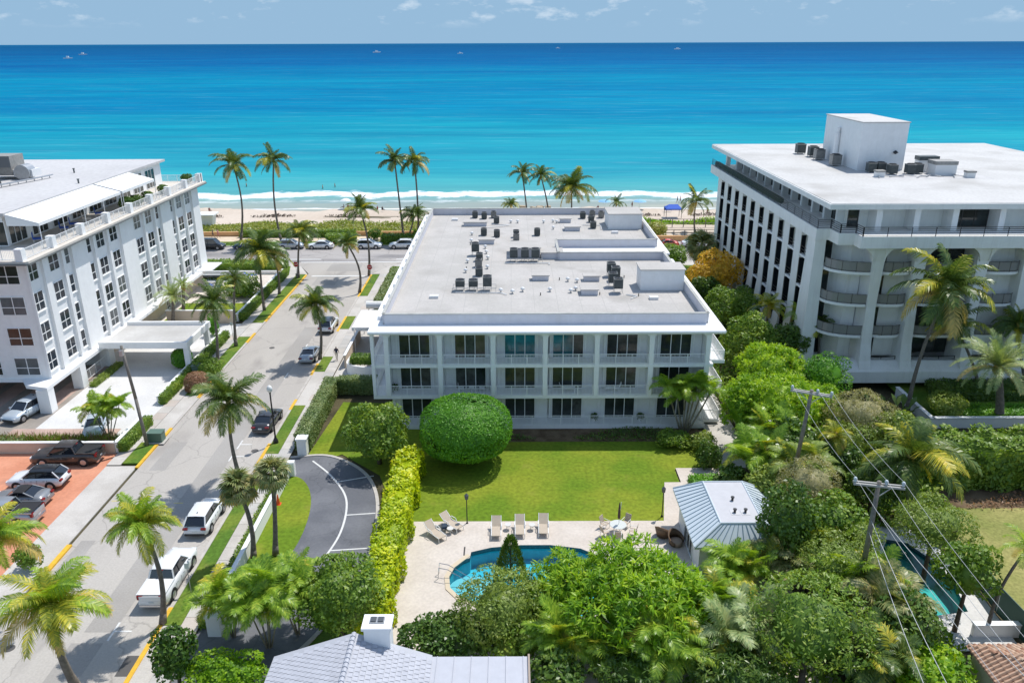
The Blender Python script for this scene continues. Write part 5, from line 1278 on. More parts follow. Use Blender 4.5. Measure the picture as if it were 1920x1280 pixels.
def palm(label, base, top, mpp, rpx, kind='coco', nf=24, # fronds
         yel=0.15, group=None, old=0.06, th_=0.15, bend=None, zb=0.1, name=None, cat='palm', green=None, zoff=0.0):
    g = green or {'coco': LF_COCO, 'date': LF_DATE, 'areca': LF_ARECA}.get(kind, LF_COCO)
    t = thing(name or 'palm_tree', label, cat, (base[0], base[1], zb), group=group)
    tl = Vector((top[0] - base[0], top[1] - base[1], top[2] - zb + zoff))
    bend = random.uniform(-0.5, 0.5) * min(1, tl.z / 8) if bend is None else bend
    trunk_mb(None, tl, th_ * 1.15, th_ * 0.75, bend).build('trunk', BARK, t, world=False, smooth=True)
    L_ = rpx * mpp * 1.14
    kw = {}
    if kind == 'date': kw = dict(n=34, ll=0.16, w=0.020, droop=0.15)
    if kind == 'areca': kw = dict(n=24, ll=0.30, w=0.03, droop=0.45)
    a0 = random.random() * 6
    if kind == 'coco': nf = int(nf * random.uniform(1.05, 1.35))
    for k in range(nf):
        s = (k + 0.5) / nf
        if kind == 'date': typ = 'up' if s < .25 else 'high' if s < .55 else 'mid' if s < .8 else 'low'
        else: typ = 'up' if s < .14 else 'high' if s < .38 else 'mid' if s < .66 else 'low' if s < .88 else 'hang'
        r_ = random.random(); m = g
        if r_ < yel * (0.5 + s) and kind != 'date': m = LF_COCOY
        if s > 0.8 and random.random() < old * 5: m = LF_OLD
        o = bpy.data.objects.new('frond', fronds(m, typ, k % 2, **kw)); COL.objects.link(o); o.parent = t
        o.location = tl; a = a0 + k * 2.39996; sc_ = L_ * random.uniform(0.76, 1.12) * (0.8 if typ in ('up', 'hang') else 1)
        o.rotation_euler = (random.uniform(-.3, .3), random.uniform(-.22, .26), a + random.uniform(-.3, .3)); o.scale = (sc_, sc_ * random.uniform(.7, 1.15), sc_ * random.uniform(.85, 1.15))
    mb = MB()
    mb.lathe((tl.x, tl.y, tl.z - 0.35), [(th_ * 0.8, -0.3), (th_ * 1.5, 0.05), (th_ * 1.3, 0.45), (th_ * 0.4, 0.75)], 8).build('crownshaft', LF_OLD if kind != 'areca' else LF_ARECA, t, world=False, smooth=True)
    if kind == 'coco' and rpx >= 44:
        for k in range(5):
            a = k * 1.3 + a0; MB().lathe((tl.x + math.cos(a) * 0.28, tl.y + math.sin(a) * 0.28, tl.z - 0.45), [(0.02, -0.16), (0.12, -0.08), (0.13, 0.02), (0.03, 0.14)], 7).build('coconut', mat('coconut_husk', (0.22, 0.22, 0.05), 0.5), t, world=False, smooth=True)
    return t
def fan_mesh(m, seed):
    rg = np.random.default_rng(seed); V = []; F_ = []
    def q(*p): i = len(V); V.extend(p); F_.append((i, i + 1, i + 2, i + 3))
    A_ = np.array; q(A_([0, .012, 0]), A_([.5, .008, 0.02]), A_([.5, -.008, 0.02]), A_([0, -.012, 0]))
    n = 17
    for k in range(n):
        a = math.radians(-115 + 230 * k / (n - 1)); c = A_([.5, 0, .02]); d = A_([math.cos(a), math.sin(a), 0.0]); s_ = A_([-math.sin(a), math.cos(a), 0.12 * (-1) ** k])
        l_ = 0.5 * (1 - 0.18 * abs(a) / 2) * rg.uniform(.9, 1.05); m1 = c + d * l_ * .6 + A_([0, 0, 0.03]); e_ = c + d * l_ + A_([0, 0, -0.18 * rg.uniform(.5, 1.4)])
        q(c, c + s_ * 0.01, m1 + s_ * .045, m1 - s_ * .045); q(m1 - s_ * .045, m1 + s_ * .045, e_ + s_ * .006, e_ - s_ * .006)
    return np_mesh('fan_leaf', np.array(V), np.array(F_), m)
FANS = {}
def fan_palm(label, base, top, mpp, rpx, nf=46, th_=0.17, group=None, dead=0.25, bend=0.3):
    t = thing('cabbage_palm', label, 'palm', (base[0], base[1], 0.1), group=group)
    tl = Vector((top[0] - base[0], top[1] - base[1], top[2] - 0.1)); trunk_mb(None, tl, th_, th_ * 0.85, bend).build('trunk', BARK, t, world=False, smooth=True)
    L_ = rpx * mpp * 1.05; a0 = random.random() * 6
    for k in range(nf):
        s = (k + .5) / nf; el = 80 - 135 * s; m = LF_OLD if (s > 1 - dead and random.random() < .6) else LF_FAN
        key = (m.name, k % 3)
        if key not in FANS: FANS[key] = fan_mesh(m, k + 5)
        o = bpy.data.objects.new('fan_leaf', FANS[key]); COL.objects.link(o); o.parent = t; o.location = tl; sc_ = L_ * random.uniform(.85, 1.1)
        o.rotation_euler = (random.uniform(-.5, .5), -R(el + random.uniform(-8, 8)), a0 + k * 2.39996); o.scale = (sc_,) * 3
    return t
def clump(label, base, stems, mpp_r, name='areca_palm', green=None, nfr=8, group=None, L_=1.5, fat=1.22, cat='palm', zb=0.1, thk=0.05, yel=0.06):
    """several slim trunks from one root, each with its own fronds"""
    g = green or LF_ARECA; t = thing(name, label, cat, (base[0], base[1], zb), group=group)
    for (dx, dy, h) in stems:
        mb = MB(); mb.path([(dx * .15, dy * .15, 0), (dx * .6, dy * .6, h * .5), (dx, dy, h)], [thk * 1.3, thk, thk * .8], 6).build('trunk', mat('smooth_palm_stem', (0.30, 0.27, 0.20), 0.7, var=0.2, scale=4), t, world=False, smooth=True)
        a0 = random.random() * 6; nfr_ = int(nfr * 1.35)
        for k in range(nfr_):
            typ = ('up', 'high', 'high', 'mid', 'mid', 'mid', 'low', 'low')[k % 8]; m = LF_COCOY if random.random() < yel else g
            o = bpy.data.objects.new('frond', fronds(m, typ, k % 2, n=26, ll=0.33, w=0.042, droop=0.5)); COL.objects.link(o); o.parent = t; o.location = (dx, dy, h)
            sc_ = L_ * fat * random.uniform(.85, 1.15); o.rotation_euler = (random.uniform(-.2, .2), random.uniform(-.15, .15), a0 + k * 2.4); o.scale = (sc_,) * 3
    return t
def stems(n, r, h, jit=0.25):
    return [(r * math.cos(k * 2.4 + .5) * math.sqrt((k + .6) / n), r * math.sin(k * 2.4 + .5) * math.sqrt((k + .6) / n), h * random.uniform(1 - jit, 1)) for k in range(n)]

SB = 'coconut palms along the beach'
SS = 'coconut palms lining the street'
palm('tall leaning coconut palm by the beach, leftmost against the sea', (-51.30, 148.10), (-51.01, 148.10, 14.26), 0.0978, 41, nf=22, group=SB, bend=0.9, th_=.17)
palm('tall coconut palm by the beach, second from the left against the sea', (-43.23, 146.69), (-43.09, 146.69, 15.19), 0.0967, 38, nf=22, group=SB, bend=-0.6, th_=.17)
palm('left palm of the touching pair above the far roof corner', (-20.73, 150.26), (-21.67, 150.26, 14.53), 0.0991, 33, nf=20, group=SB, th_=.17)
palm('right palm of the touching pair above the far roof corner', (-17.85, 150.22), (-18.00, 150.22, 14.42), 0.0991, 33, nf=20, group=SB, th_=.17)
palm('coconut palm behind the roof edge, left one of three beach palms', (3.29, 147.25), (1.97, 147.25, 12.65), 0.0976, 27, nf=18, group=SB, yel=.05)
palm('coconut palm behind the roof edge, middle one of three beach palms', (7.05, 145.90), (5.34, 145.90, 12.36), 0.0968, 27, nf=18, group=SB, yel=.05)
palm('bushy broad coconut palm behind the roof edge, right of three', (11.33, 147.12), (11.10, 147.12, 10.01), 0.0981, 46, nf=24, group=SB)
palm('coconut palm standing beside the railed beach ramp', (35.61, 152.07), (35.34, 152.07, 6.23), 0.1021, 36, nf=18, group=SB, yel=.03)
palm('coconut palm rising above the stop sign at the right street corner', (-22.96, 123.72), (-23.59, 123.72, 10.62), 0.0833, 35, nf=22, group=SS, bend=.5, yel=.3)
palm('coconut palm with its crown overlapping the far left roof corner', (-19.79, 148.48), (-18.25, 148.48, 4.90), 0.1002, 30, nf=20, group=SB)
palm('coconut palm by the stop sign on the left street corner', (-33.94, 122.31), (-33.05, 122.31, 7.42), 0.0832, 36, nf=20, group=SS)
palm('full coconut palm standing on the verge by the left pool garden', (-34.61, 105.88), (-34.37, 105.88, 8.64), 0.0726, 52, nf=26, group=SS, bend=-.1)
palm('coconut palm between the pool garden hedge and the left verge', (-34.65, 113.70), (-34.83, 113.70, 5.72), 0.0782, 38, nf=20, group=SS, yel=.3)
palm('leaning coconut palm with drooping dead fronds by the right verge', (-22.79, 114.10), (-24.12, 114.10, 7.66), 0.0780, 30, nf=18, group=SS, old=.3, bend=.8)
palm('slender coconut palm in the driveway mouth of the left block', (-34.05, 91.87), (-33.16, 91.87, 8.61), 0.0638, 31, nf=18, group=SS)
palm('coconut palm in front of the white canopy of the left block', (-34.14, 85.63), (-33.78, 85.63, 7.67), 0.0601, 46, nf=24, group=SS)
palm('coconut palm over the white car parked at the right kerb', (-22.69, 87.35), (-22.58, 87.35, 6.81), 0.0614, 46, nf=24, group=SS)
palm('large coconut palm beside the lamp post on the right verge', (-23.13, 59.33), (-23.25, 59.33, 7.49), 0.0437, 72, nf=26, group=SS, old=.1)
palm('yellow green coconut palm leaning over the white pickup truck', (-22.55, 41.70), (-22.73, 41.70, 7.55), 0.0326, 70, nf=26, group=SS, yel=.6, bend=.5, green=LF_ARECA)
palm('big yellowing coconut palm filling the bottom left corner', (-24.96, 35.87), (-23.87, 33.87, 7.79), 0.0276, 98, nf=28, group=SS, yel=.75, th_=.2, green=LF_ARECA)
palm('coconut palm cut off by the left edge below the parked cars', (-33.83, 41.26), (-31.57, 41.26, 6.82), 0.0325, 78, nf=26, group=SS, yel=.6, green=LF_ARECA)
fan_palm('fan leaved cabbage palm, left of the pair on the right verge', (-18.83, 48.72), (-19.23, 48.72, 5.83), 0.0374, 40, group='cabbage palms by the drive')
fan_palm('fan leaved cabbage palm, right of the pair by the low wall', (-17.34, 49.10), (-16.87, 49.10, 6.84), 0.0374, 38, group='cabbage palms by the drive', bend=.1, dead=.4)
fan_palm('broad cabbage palm clump by the shore road, left of the grey building', (30.39, 122.07), (29.82, 122.07, 5.03), 0.0836, 34, nf=50)
fan_palm('small cabbage palm top peeping over the white roof edge at far right', (62.0, 134.0), (60.9, 134.0, 16.8), 0.09, 24, nf=30)
palm('pale date palm by the wall, nearer one of two beside the left block', (-44.84, 99.50), (-44.28, 99.50, 4.13), 0.0697, 36, kind='date', nf=36, group='date palms by the left block', th_=.22)
palm('pale date palm by the wall, farther one of two beside the left block', (-44.65, 102.10), (-43.86, 102.10, 4.81), 0.0711, 28, kind='date', nf=30, group='date palms by the left block', th_=.22)
palm('large coconut palm with a slanting grey trunk before the arches', (39.64, 72.36), (41.35, 72.36, 12.85), 0.0506, 92, nf=26, yel=.25, th_=.17, bend=-.4, group='palms before the arches')
palm('lower coconut palm hanging with yellow fronds before the arches', (49.71, 77.49), (45.70, 77.49, 7.55), 0.0551, 60, nf=20, yel=.5, old=.3, group='palms before the arches', bend=.2)
palm('thick pale date palm in the raised garden at right', (47.79, 70.48), (46.59, 70.48, 5.68), 0.0511, 84, kind='date', nf=46, th_=.35)
palm('dark coconut palm cut off by the right edge before the arches', (54.79, 77.45), (52.18, 77.45, 7.53), 0.0550, 46, nf=22, group='palms before the arches')
palm('wide coconut palm behind the power lines, right of the rear pole', (30.93, 52.57), (29.74, 52.57, 5.92), 0.0398, 100, nf=28, yel=.3, th_=.2)
palm('slanting slim palm by the right edge over the dry lawn', (29.83, 40.44), (30.91, 40.44, 6.43), 0.0321, 56, kind='areca', nf=14, th_=.1)
palm('small palm in the greenery left of the grey building, nearer', (34.56, 82.75), (33.92, 82.75, 5.74), 0.0588, 34, nf=18, group='small palms by the grey building')
palm('small palm in the greenery left of the grey building, farther', (33.24, 85.97), (32.54, 85.97, 6.22), 0.0607, 32, nf=18, kind='areca', group='small palms by the grey building')
palm('withered pale yellow palm in the trees left of the grey building', (30.86, 89.41), (30.36, 89.41, 5.74), 0.0630, 36, nf=20, yel=1.0, old=.6)
palm('ragged orange yellow palm below the rear power line arm', (26.60, 57.69), (26.21, 57.69, 5.06), 0.0432, 34, nf=18, yel=1.0, old=.5)
palm('green palm showing above the far roof edge beside the blue umbrellas', (20.02, 149.17), (19.73, 149.17, 6.84), 0.1002, 20, nf=16, yel=0)
palm('short palm by the rocks showing above the far roof edge', (-0.13, 148.17), (-0.11, 148.17, 6.70), 0.0996, 19, nf=16, yel=.2)

# slim palms in clumps
clump('clump of foxtail palms with leaning grey stems at the right end of the facade', (16.39, 68.22), [(-1.9, 0, 4.8), (-0.9, .1, 3.7), (-.3, -.3, 4.9), (.4, .2, 4.1), (.9, 0, 5.0), (1.6, .2, 4.7), (2.3, .1, 4.3)], 0, name='foxtail_palms', nfr=10, L_=1.45, thk=.08)
clump('feathery areca palm clump in front of the left block driveway', (-38.23, 67.55), [(-1.3, .2, 2.6), (-.6, -.2, 3.3), (.1, .2, 3.6), (.8, 0, 3.0), (1.5, .1, 3.4), (0, .5, 2.4)], 0, nfr=10, L_=1.35)
clump('dense areca palm clump by the white gate pier, left one', (-17.54, 40.45), stems(5, .9, 3.6), 0, nfr=10, L_=1.5, group='areca palms by the entrance')
clump('tall areca palm clump between gate pier and house, middle one', (-15.08, 39.49), stems(6, 1.0, 4.3), 0, nfr=10, L_=1.7, group='areca palms by the entrance')
clump('areca palm clump beside the round dark tree, right one', (-13.56, 40.67), stems(5, .9, 4.0), 0, nfr=10, L_=1.6, group='areca palms by the entrance')

def areca_list(items, grp):
    for (lab, b, h, r, n, g) in items: clump(lab, b, stems(n, r, h), 0, nfr=9, L_=1.25 + .12 * h, green=g, group=grp, yel=.12)
areca_list([
 ('arching palms just below the cabana roof', (14.83, 43.48), 3.2, 1.2, 6, LF_ARECA),
 ('grey green arching palms right below the cabana', (17.45, 44.03), 3.4, 1.2, 6, LF_FAN),
 ('bright arching palm top in the lower middle thicket', (12.07, 38.89), 4.0, 1.2, 5, LF_ARECA),
 ('pale arching palms with yellow sheaths in the lower thicket', (12.89, 36.61), 4.4, 1.4, 6, LF_DATE),
 ('lime fronded palm at the bottom left of the thicket', (2.55, 36.71), 3.4, .9, 4, LF_ARECA),
 ('lime fronded palm at the bottom middle of the thicket', (5.55, 36.06), 3.2, 1.0, 4, LF_ARECA),
 ('palm with curling fronds at the bottom middle right', (8.81, 35.99), 4.2, 1.2, 5, LF_ARECA),
 ('shaggy palms beside the white patio', (21.24, 41.07), 4.2, 1.5, 7, LF_ARECA),
 ('shaggy palms with brown skirts below the white patio', (22.09, 38.83), 4.2, 1.3, 6, LF_FAN),
 ('dark fronds at the bottom under the power lines', (19.93, 34.90), 4.0, 1.3, 5, LF_COCO),
 ('small palms in the greenery left of the power poles', (22.33, 60.05), 4.6, 1.4, 7, LF_ARECA),
 ('palms with pale skirts above the cabana', (19.74, 57.31), 4.0, 1.5, 6, LF_ARECA),
 ('palms in the thicket between cabana and power pole', (22.56, 54.74), 4.6, 1.4, 6, LF_OLIVE),
 ('palms in the thicket at the foot of the near pole', (19.75, 44.38), 4.0, 1.6, 7, LF_ARECA),
], 'arching palms in the right hand thicket')

# bird of paradise by the grey building
bp_ = thing('bird_of_paradise', 'paddle leaved plant below the white base of the grey building', 'plant', (*(36.98, 70.57), 0.1))
for k in range(20):
    a = k * 2.4; el = 40 + 35 * random.random(); L1 = 2.6 + random.random()
    d = Vector((math.cos(a) * math.cos(R(el)), math.sin(a) * math.cos(R(el)), math.sin(R(el)))); s_ = Vector((-math.sin(a), math.cos(a), 0)); o0 = Vector(((k % 3 - 1) * 1.3, 0, 0))
    e1, e2, e3 = o0 + d * L1 * .45, o0 + d * L1 * .75, o0 + d * L1 + Vector((0, 0, -.35))
    MB().add([e1 + s_ * .05, e2 + s_ * .32, e3, e2 - s_ * .32, e1 - s_ * .05, o0 + s_ * .03, o0 - s_ * .03], [(0, 1, 2, 3, 4), (5, 0, 4, 6)]).build('leaf', LF_COCO, bp_, world=False)

# ---------------- broad trees (crown centres and sizes in metres)
tree('round_tree', 'round bushy tree on the front lawn, left of the clipped one', 'tree', (-11.82, 62.59, 3.00), 2.99, 2.81, LF_TREE, .26, 1.3, lumps=60, lump_r=.26, core=.7)
tree('topiary_tree', 'smoothly clipped oval topiary tree in the middle of the lawn', 'tree', (-4.12, 63.06, 3.25), 3.62, 2.54, LF_TOPI, .17, .85, smooth_=True, core=.93)
tree('round_tree', 'dark rounded tree beside the curved driveway near the tiled roof', 'tree', (-10.74, 40.48, 3.20), 2.83, 2.56, LF_TREE, .24, 1.2, lumps=60, lump_r=.27, core=.72)
tree('mango_tree', 'huge mango tree with hanging bright leaves between pool and house', 'tree', (7.39, 38.88, 4.00), 4.75, 2.91, LF_BRIGHT, .46, 1.7, kind='mango', lumps=90, lump_r=.22, core=.5)
tree('mango_tree', 'left part of the mango group with leaves hanging over the pool', 'tree', (3.26, 40.91, 3.00), 2.72, 2.46, LF_BRIGHT, .38, 1.4, kind='mango', lumps=50, lump_r=.27, core=.5)
tree('fine_leaved_tree', 'olive green fine leaved tree in front of the pool', 'tree', (-0.54, 39.56, 2.90), 2.98, 2.33, LF_OLIVE, .22, 1.2, kind='fine', lumps=60, lump_r=.25)
cf = thing('cypress', 'small dark pointed conifer standing against the pool water', 'tree', (*(-0.14, 43.94), 0.05))
P = RNG.random((5200, 1)); hgt = 4.6; zz = P[:, 0] ** 1.3; rr_ = (1 - zz) ** .75 * 1.25 + .05; an = RNG.random(5200) * 6.283
PP = np.stack([rr_ * np.cos(an), rr_ * np.sin(an), .3 + zz * hgt], 1) + RNG.normal(size=(5200, 3)) * .07; NN = norm(np.stack([np.cos(an), np.sin(an), np.full(5200, .5)], 1))
V, F_ = leaves(PP, norm(NN + np.array([0, 0, .7])), norm(rand_dirs(5200)), .2, .08); o = bpy.data.objects.new('crown', np_mesh('crown', V, F_, LF_DARK)); COL.objects.link(o); o.parent = cf
MB().tube((0, 0, 0), (0, 0, 4.3), .12, .03).build('trunk', BARKD, cf, world=False)
TL = 'trees in the right hand thicket'
for (nm, lab, c, m, sz, kd, lm) in [
 ('dark_glossy_tree', 'tall dark glossy tree just right of the cabana', ((18.26, 45.11, 5.00), 2.05, 3.25), LF_DARK, .26, 'broad', 50),
 ('golden_tree', 'golden orange tree beside the fins of the grey building', ((28.78, 108.53, 4.50), 3.91, 3.31), LF_ORANGE, .32, 'broad', 50),
 ('leafy_tree', 'mid green tree just below the golden one', ((27.68, 95.45, 4.00), 3.36, 2.69), LF_TREE, .3, 'broad', 40),
 ('leafy_tree', 'dark green bush between golden tree and the roof', ((26.58, 104.97, 3.00), 2.20, 2.20), LF_DARK, .3, 'broad', 20),
 ('leafy_tree', 'sunlit tree left of the withered palm', ((26.70, 82.72, 4.40), 3.25, 2.60), LF_TREE, .3, 'broad', 40),
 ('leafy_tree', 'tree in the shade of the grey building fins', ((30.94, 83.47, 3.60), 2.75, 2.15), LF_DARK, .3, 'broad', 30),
 ('leafy_tree', 'bright lime topped tree beside the roof corner', ((25.25, 72.32, 5.00), 3.46, 2.31), LF_BRIGHT, .34, 'mango', 46),
 ('round_bush', 'rounded finely clipped dark green tree by the white base', ((31.10, 72.82, 4.20), 2.65, 2.12), LF_TOPI, .22, 'fine', 50),
 ('leafy_tree', 'bright broad tree behind the rear power pole', ((23.69, 64.20, 5.40), 3.31, 2.36), LF_BRIGHT, .36, 'mango', 50),
 ('leafy_tree', 'bright tree beside the right flank balconies', ((20.78, 65.23, 4.20), 2.12, 2.89), LF_BRIGHT, .34, 'mango', 36),
 ('bare_bush', 'greyish half bare tree right of the rear power pole', ((30.49, 62.88, 4.60), 3.07, 2.05), LF_GREY, .2, 'needle', 60),
 ('leafy_tree', 'olive tree below the white garden wall', ((32.66, 60.28, 4.00), 2.53, 1.71), LF_OLIVE, .3, 'broad', 36),
 ('leafy_tree', 'bright tree top to the left of the rear pole foot', ((27.87, 66.40, 4.00), 2.25, 1.96), LF_BRIGHT, .32, 'mango', 30),
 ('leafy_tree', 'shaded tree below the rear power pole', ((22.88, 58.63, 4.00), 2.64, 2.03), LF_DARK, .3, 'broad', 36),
 ('bare_bush', 'twiggy grey green tree between the power poles', ((21.81, 50.89, 4.80), 2.34, 1.95), LF_GREY, .2, 'needle', 60),
 ('leafy_tree', 'lush tree left of the near power pole', ((21.68, 46.33, 4.60), 2.39, 1.88), LF_TREE, .28, 'broad', 50),
 ('leafy_tree', 'airy pale green tree over the white patio', ((28.29, 45.65, 4.60), 2.79, 1.86), LF_OLIVE, .2, 'fine', 60),
 ('leafy_tree', 'dark leafy tree between green pool and dry lawn', ((27.95, 40.76, 4.40), 1.90, 2.03), LF_TREE, .28, 'broad', 46),
 ('leafy_tree', 'wide fine leaved tree left of the green pool', ((20.55, 41.87, 4.20), 2.88, 2.01), LF_OLIVE, .2, 'fine', 70),
 ('leafy_tree', 'large billowing tree in the lower right thicket', ((16.27, 35.32, 5.20), 3.50, 2.45), LF_TREE, .26, 'fine', 80),
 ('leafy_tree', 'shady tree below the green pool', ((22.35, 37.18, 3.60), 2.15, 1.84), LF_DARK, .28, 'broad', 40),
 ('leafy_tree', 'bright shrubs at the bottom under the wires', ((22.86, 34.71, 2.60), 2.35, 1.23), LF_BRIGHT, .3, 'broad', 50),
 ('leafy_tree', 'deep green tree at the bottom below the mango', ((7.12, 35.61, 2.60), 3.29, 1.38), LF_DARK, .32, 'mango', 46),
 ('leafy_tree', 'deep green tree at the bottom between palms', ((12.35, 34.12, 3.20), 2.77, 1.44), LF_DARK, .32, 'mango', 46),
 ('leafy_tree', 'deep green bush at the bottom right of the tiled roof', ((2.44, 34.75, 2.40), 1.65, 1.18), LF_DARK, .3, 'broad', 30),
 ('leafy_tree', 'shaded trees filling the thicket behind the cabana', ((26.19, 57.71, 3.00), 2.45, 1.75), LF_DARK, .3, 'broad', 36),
 ('leafy_tree', 'olive shrub between cabana and the dark glossy tree', ((19.81, 53.95, 3.00), 1.65, 1.49), LF_OLIVE, .28, 'broad', 26),
 ('leafy_tree', 'bright bushy tree hiding the foot of the near power pole', ((22.52, 43.86, 4.80), 1.52, 1.18), LF_OLIVE, .24, 'fine', 36),
 ('leafy_tree', 'green tree behind the wide coconut palm', ((28.06, 53.89, 3.00), 2.31, 1.82), LF_DARK, .3, 'broad', 36),
 ('leafy_tree', 'dense shrub at the foot of the stone side path', ((17.64, 55.99, 1.80), 1.46, 1.72), LF_DARK, .26, 'broad', 26),
 ('leafy_tree', 'pale airy shrub right of the round clipped tree', ((29.06, 60.48, 3.00), 2.27, 1.82), LF_OLIVE, .26, 'fine', 36),
]:
    tree(nm, lab, 'tree', c[0], c[1], c[2], m, sz, 1.05, kind=kd, lumps=lm, lump_r=.28, group=TL, core=.58)
tree('leafy_tree', 'dark leafy young tree at the bottom edge beside the right kerb', 'tree', (-19.01, 35.59, 3.00), 1.31, 1.73, LF_DARK, .24, 1.2, lumps=40, lump_r=.28)
tree('shrub', 'bright lime shrub at the bottom edge beside the tiled roof', 'shrub', (-16.34, 35.91, 1.40), 2.80, 1.16, LF_BRIGHT, .2, 1.1, lumps=60, lump_r=.25, trunk=False, part='foliage', ry=1.6)
tree('shrub', 'dark thicket between pool deck and the white chimney', 'shrub', (-3.59, 38.53, 1.60), 3.84, 1.41, LF_DARK, .24, 1.1, lumps=70, lump_r=.22, trunk=False, part='foliage', ry=1.9)
tree('shrub', 'dark thicket behind the flat end of the tiled roof', 'shrub', (-0.07, 37.83, 1.80), 1.89, 1.39, LF_TREE, .24, 1.1, lumps=40, lump_r=.28, trunk=False, part='foliage')
tree('round_bush', 'small round clipped bush beside the white driveway wall', 'shrub', (-38.10, 85.42, 1.10), 0.98, 1.05, LF_TOPI, .16, 1.4, smooth_=True, trunk=False, part='foliage', core=.9)
tree('round_bush', 'small upright bush behind the white carport column', 'shrub', (-38.31, 96.03, 1.20), 0.68, 1.50, LF_TOPI, .18, 1.4, trunk=False, part='foliage')
tree('round_bush', 'round rusty shrub beside the green street cabinet', 'shrub', (-33.94, 78.72, 0.85), 1.09, 1.15, LF_RUST, .16, 1.5, smooth_=True, trunk=False, part='foliage', core=.9)
tree('shrub', 'rough green shrub behind the rusty shrub on the verge', 'shrub', (-34.20, 82.57, 1.00), 1.55, 1.20, LF_TREE, .2, 1.2, trunk=False, part='foliage')
tree('shrub', 'pale flowering shrub at the right foot of the facade', 'shrub', (17.43, 64.95, 0.80), 1.07, 0.88, LF_OLIVE, .2, 1.2, trunk=False, part='foliage')
tree('shrub', 'low green shrub under the foxtail palms', 'shrub', (14.86, 65.79, 0.70), 1.48, 0.79, LF_TREE, .2, 1.2, trunk=False, part='foliage')
tree('shrub', 'dark clipped bush at the lawn corner below the foxtail palms', 'shrub', (17.13, 61.69, 1.10), 1.03, 1.59, LF_DARK, .2, 1.2, trunk=False, part='foliage')
tree('shrub', 'croton bush inside the raised white wall at right', 'shrub', (43.11, 71.44, 1.30), 2.00, 1.16, LF_OLIVE, .22, 1.2, trunk=False, part='foliage')
tree('shrub', 'green bush at the corner below the left parked cars', 'shrub', (-34.36, 47.49, 1.00), 0.83, 0.98, LF_TREE, .22, 1.2, trunk=False, part='foliage')
tree('shrub', 'round bush on the shore verge, left of two white cars', 'shrub', (-25.87, 148.28, 1.10), 1.41, 1.01, LF_TREE, .3, 1.2, trunk=False, part='foliage')
for i, (px_, lab) in enumerate(((0, 'a'),)): pass
for lab, c, m_ in (('dark shrub in the pool garden of the left block', ((-39.80, 113.09, 1.20), 2.68, 1.74), LF_TREE),                    ('shrub below the beach railing, next to the red car', ((27.77, 149.71, 1.40), 2.24, 1.43), LF_SEA), ('shrub on the corner between the roof and the shore road', ((26.94, 129.44, 1.60), 2.31, 1.78), LF_TREE),
                   ('shrub beside the cabbage palm clump', ((26.02, 115.13, 2.00), 1.60, 1.76), LF_TREE), ('shrub mass at the foot of the fins', ((33.30, 103.14, 2.40), 2.89, 1.59), LF_DARK)):
    tree('shrub', lab, 'shrub', *c, m_, .3, 1.2, trunk=False, part='foliage')

# ---------------- hedges
hedge('tall dark hedge along the wall of the left pool garden', -36.75, -35.95, 101.6, 124.2, 1.05, LF_TREE, .2)
hedge('clipped hedge along the white driveway wall', -36.55, -35.85, 79.6, 95.0, 1.0, LF_TREE, .2)
hedge('short hedge end beside the white driveway wall', -36.55, -35.85, 75.0, 79.5, .95, LF_TREE, .18)
hedge('low dark green hedge outside the short front wall', -36.0, -35.25, 64.7, 70.4, 1.0, LF_TREE, .17)
hedge('grey green clipped hedge along the right pavement', -19.9, -18.55, 65.0, 78.2, 1.75, LF_HEDGE, .16)
hedge('grey green hedge arm that turns towards the facade', -18.5, -13.3, 77.3, 78.6, 1.75, LF_HEDGE, .16)
hedge('green hedge on top of the white planter wall by the facade', -18.2, -13.4, 83.0, 84.6, 1.9, LF_TREE, .2, z0=1.15)
hedge('tall stepped grey green hedge beside the canopy', -18.6, -16.4, 102.5, 119.5, 2.5, LF_HEDGE, .25)
hedge('darker hedge between stepped hedge and the building', -16.2, -14.6, 102.5, 119.8, 2.9, LF_DARK, .28)
hedge('low hedge between pavement and the long white wall', -20.0, -19.45, 41.2, 60.3, .75, LF_TREE, .16)
hedge('loose lime yellow hedge between driveway and pool deck', -9.75, -7.9, 40.2, 60.8, 2.35, LF_LIME, .27, wob=.28, dens=1.4)
hedge('low hedge behind the cabana', 14.9, 21.0, 55.6, 58.9, .9, LF_TOPI, .18)
hedge('tall leafy hedge wall behind the dry lawn', 33.0, 62.0, 57.6, 61.5, 3.7, LF_TREE, .34, wob=.5, dens=1.2)
hedge('dark hedge inside the raised garden', 44.0, 70.0, 74.6, 77.5, 1.5, LF_DARK, .24)
hedge('low front hedge of the raised garden', 42.2, 70.0, 70.0, 72.6, .9, LF_TOPI, .2, z0=.3)
hedge('pale clipped hedge on the salmon lot wall', -56.0, -45.1, 64.9, 66.2, .95, LF_HEDGE, .18)
hedge('narrow hedge strip under the balustrade of the left block', -46.1, -45.3, 79.6, 86.0, .4, LF_OLIVE, .18)
hedge('green hedge behind the left pool', -58.0, -37.4, 126.0, 129.3, 1.3, LF_TREE, .3)
hedge('hedge between the building end and the shore road', -14.0, 19.0, 124.5, 127.5, 1.6, LF_TREE, .3)
hedge('hedge along the shore pavement, left stretch', -52.2, -43.2, 150.4, 151.4, 1.3, LF_TREE, .3)
hedge('hedge along the shore pavement by the street axis', -43, -30.2, 150.4, 151.4, 1.4, LF_TREE, .3)
hedge('hedge along the shore pavement, right stretch', -18.8, -10.2, 150.4, 151.4, 1.4, LF_TREE, .3)
hedge('low block hedge on the shore verge by the white cars', -24.2, -15.4, 145.0, 147.4, 1.5, LF_TREE, .3)
hedge('block hedge on the shore verge left of the stop sign palm', -34.5, -29.2, 145.0, 147.4, 1.6, LF_TREE, .3)
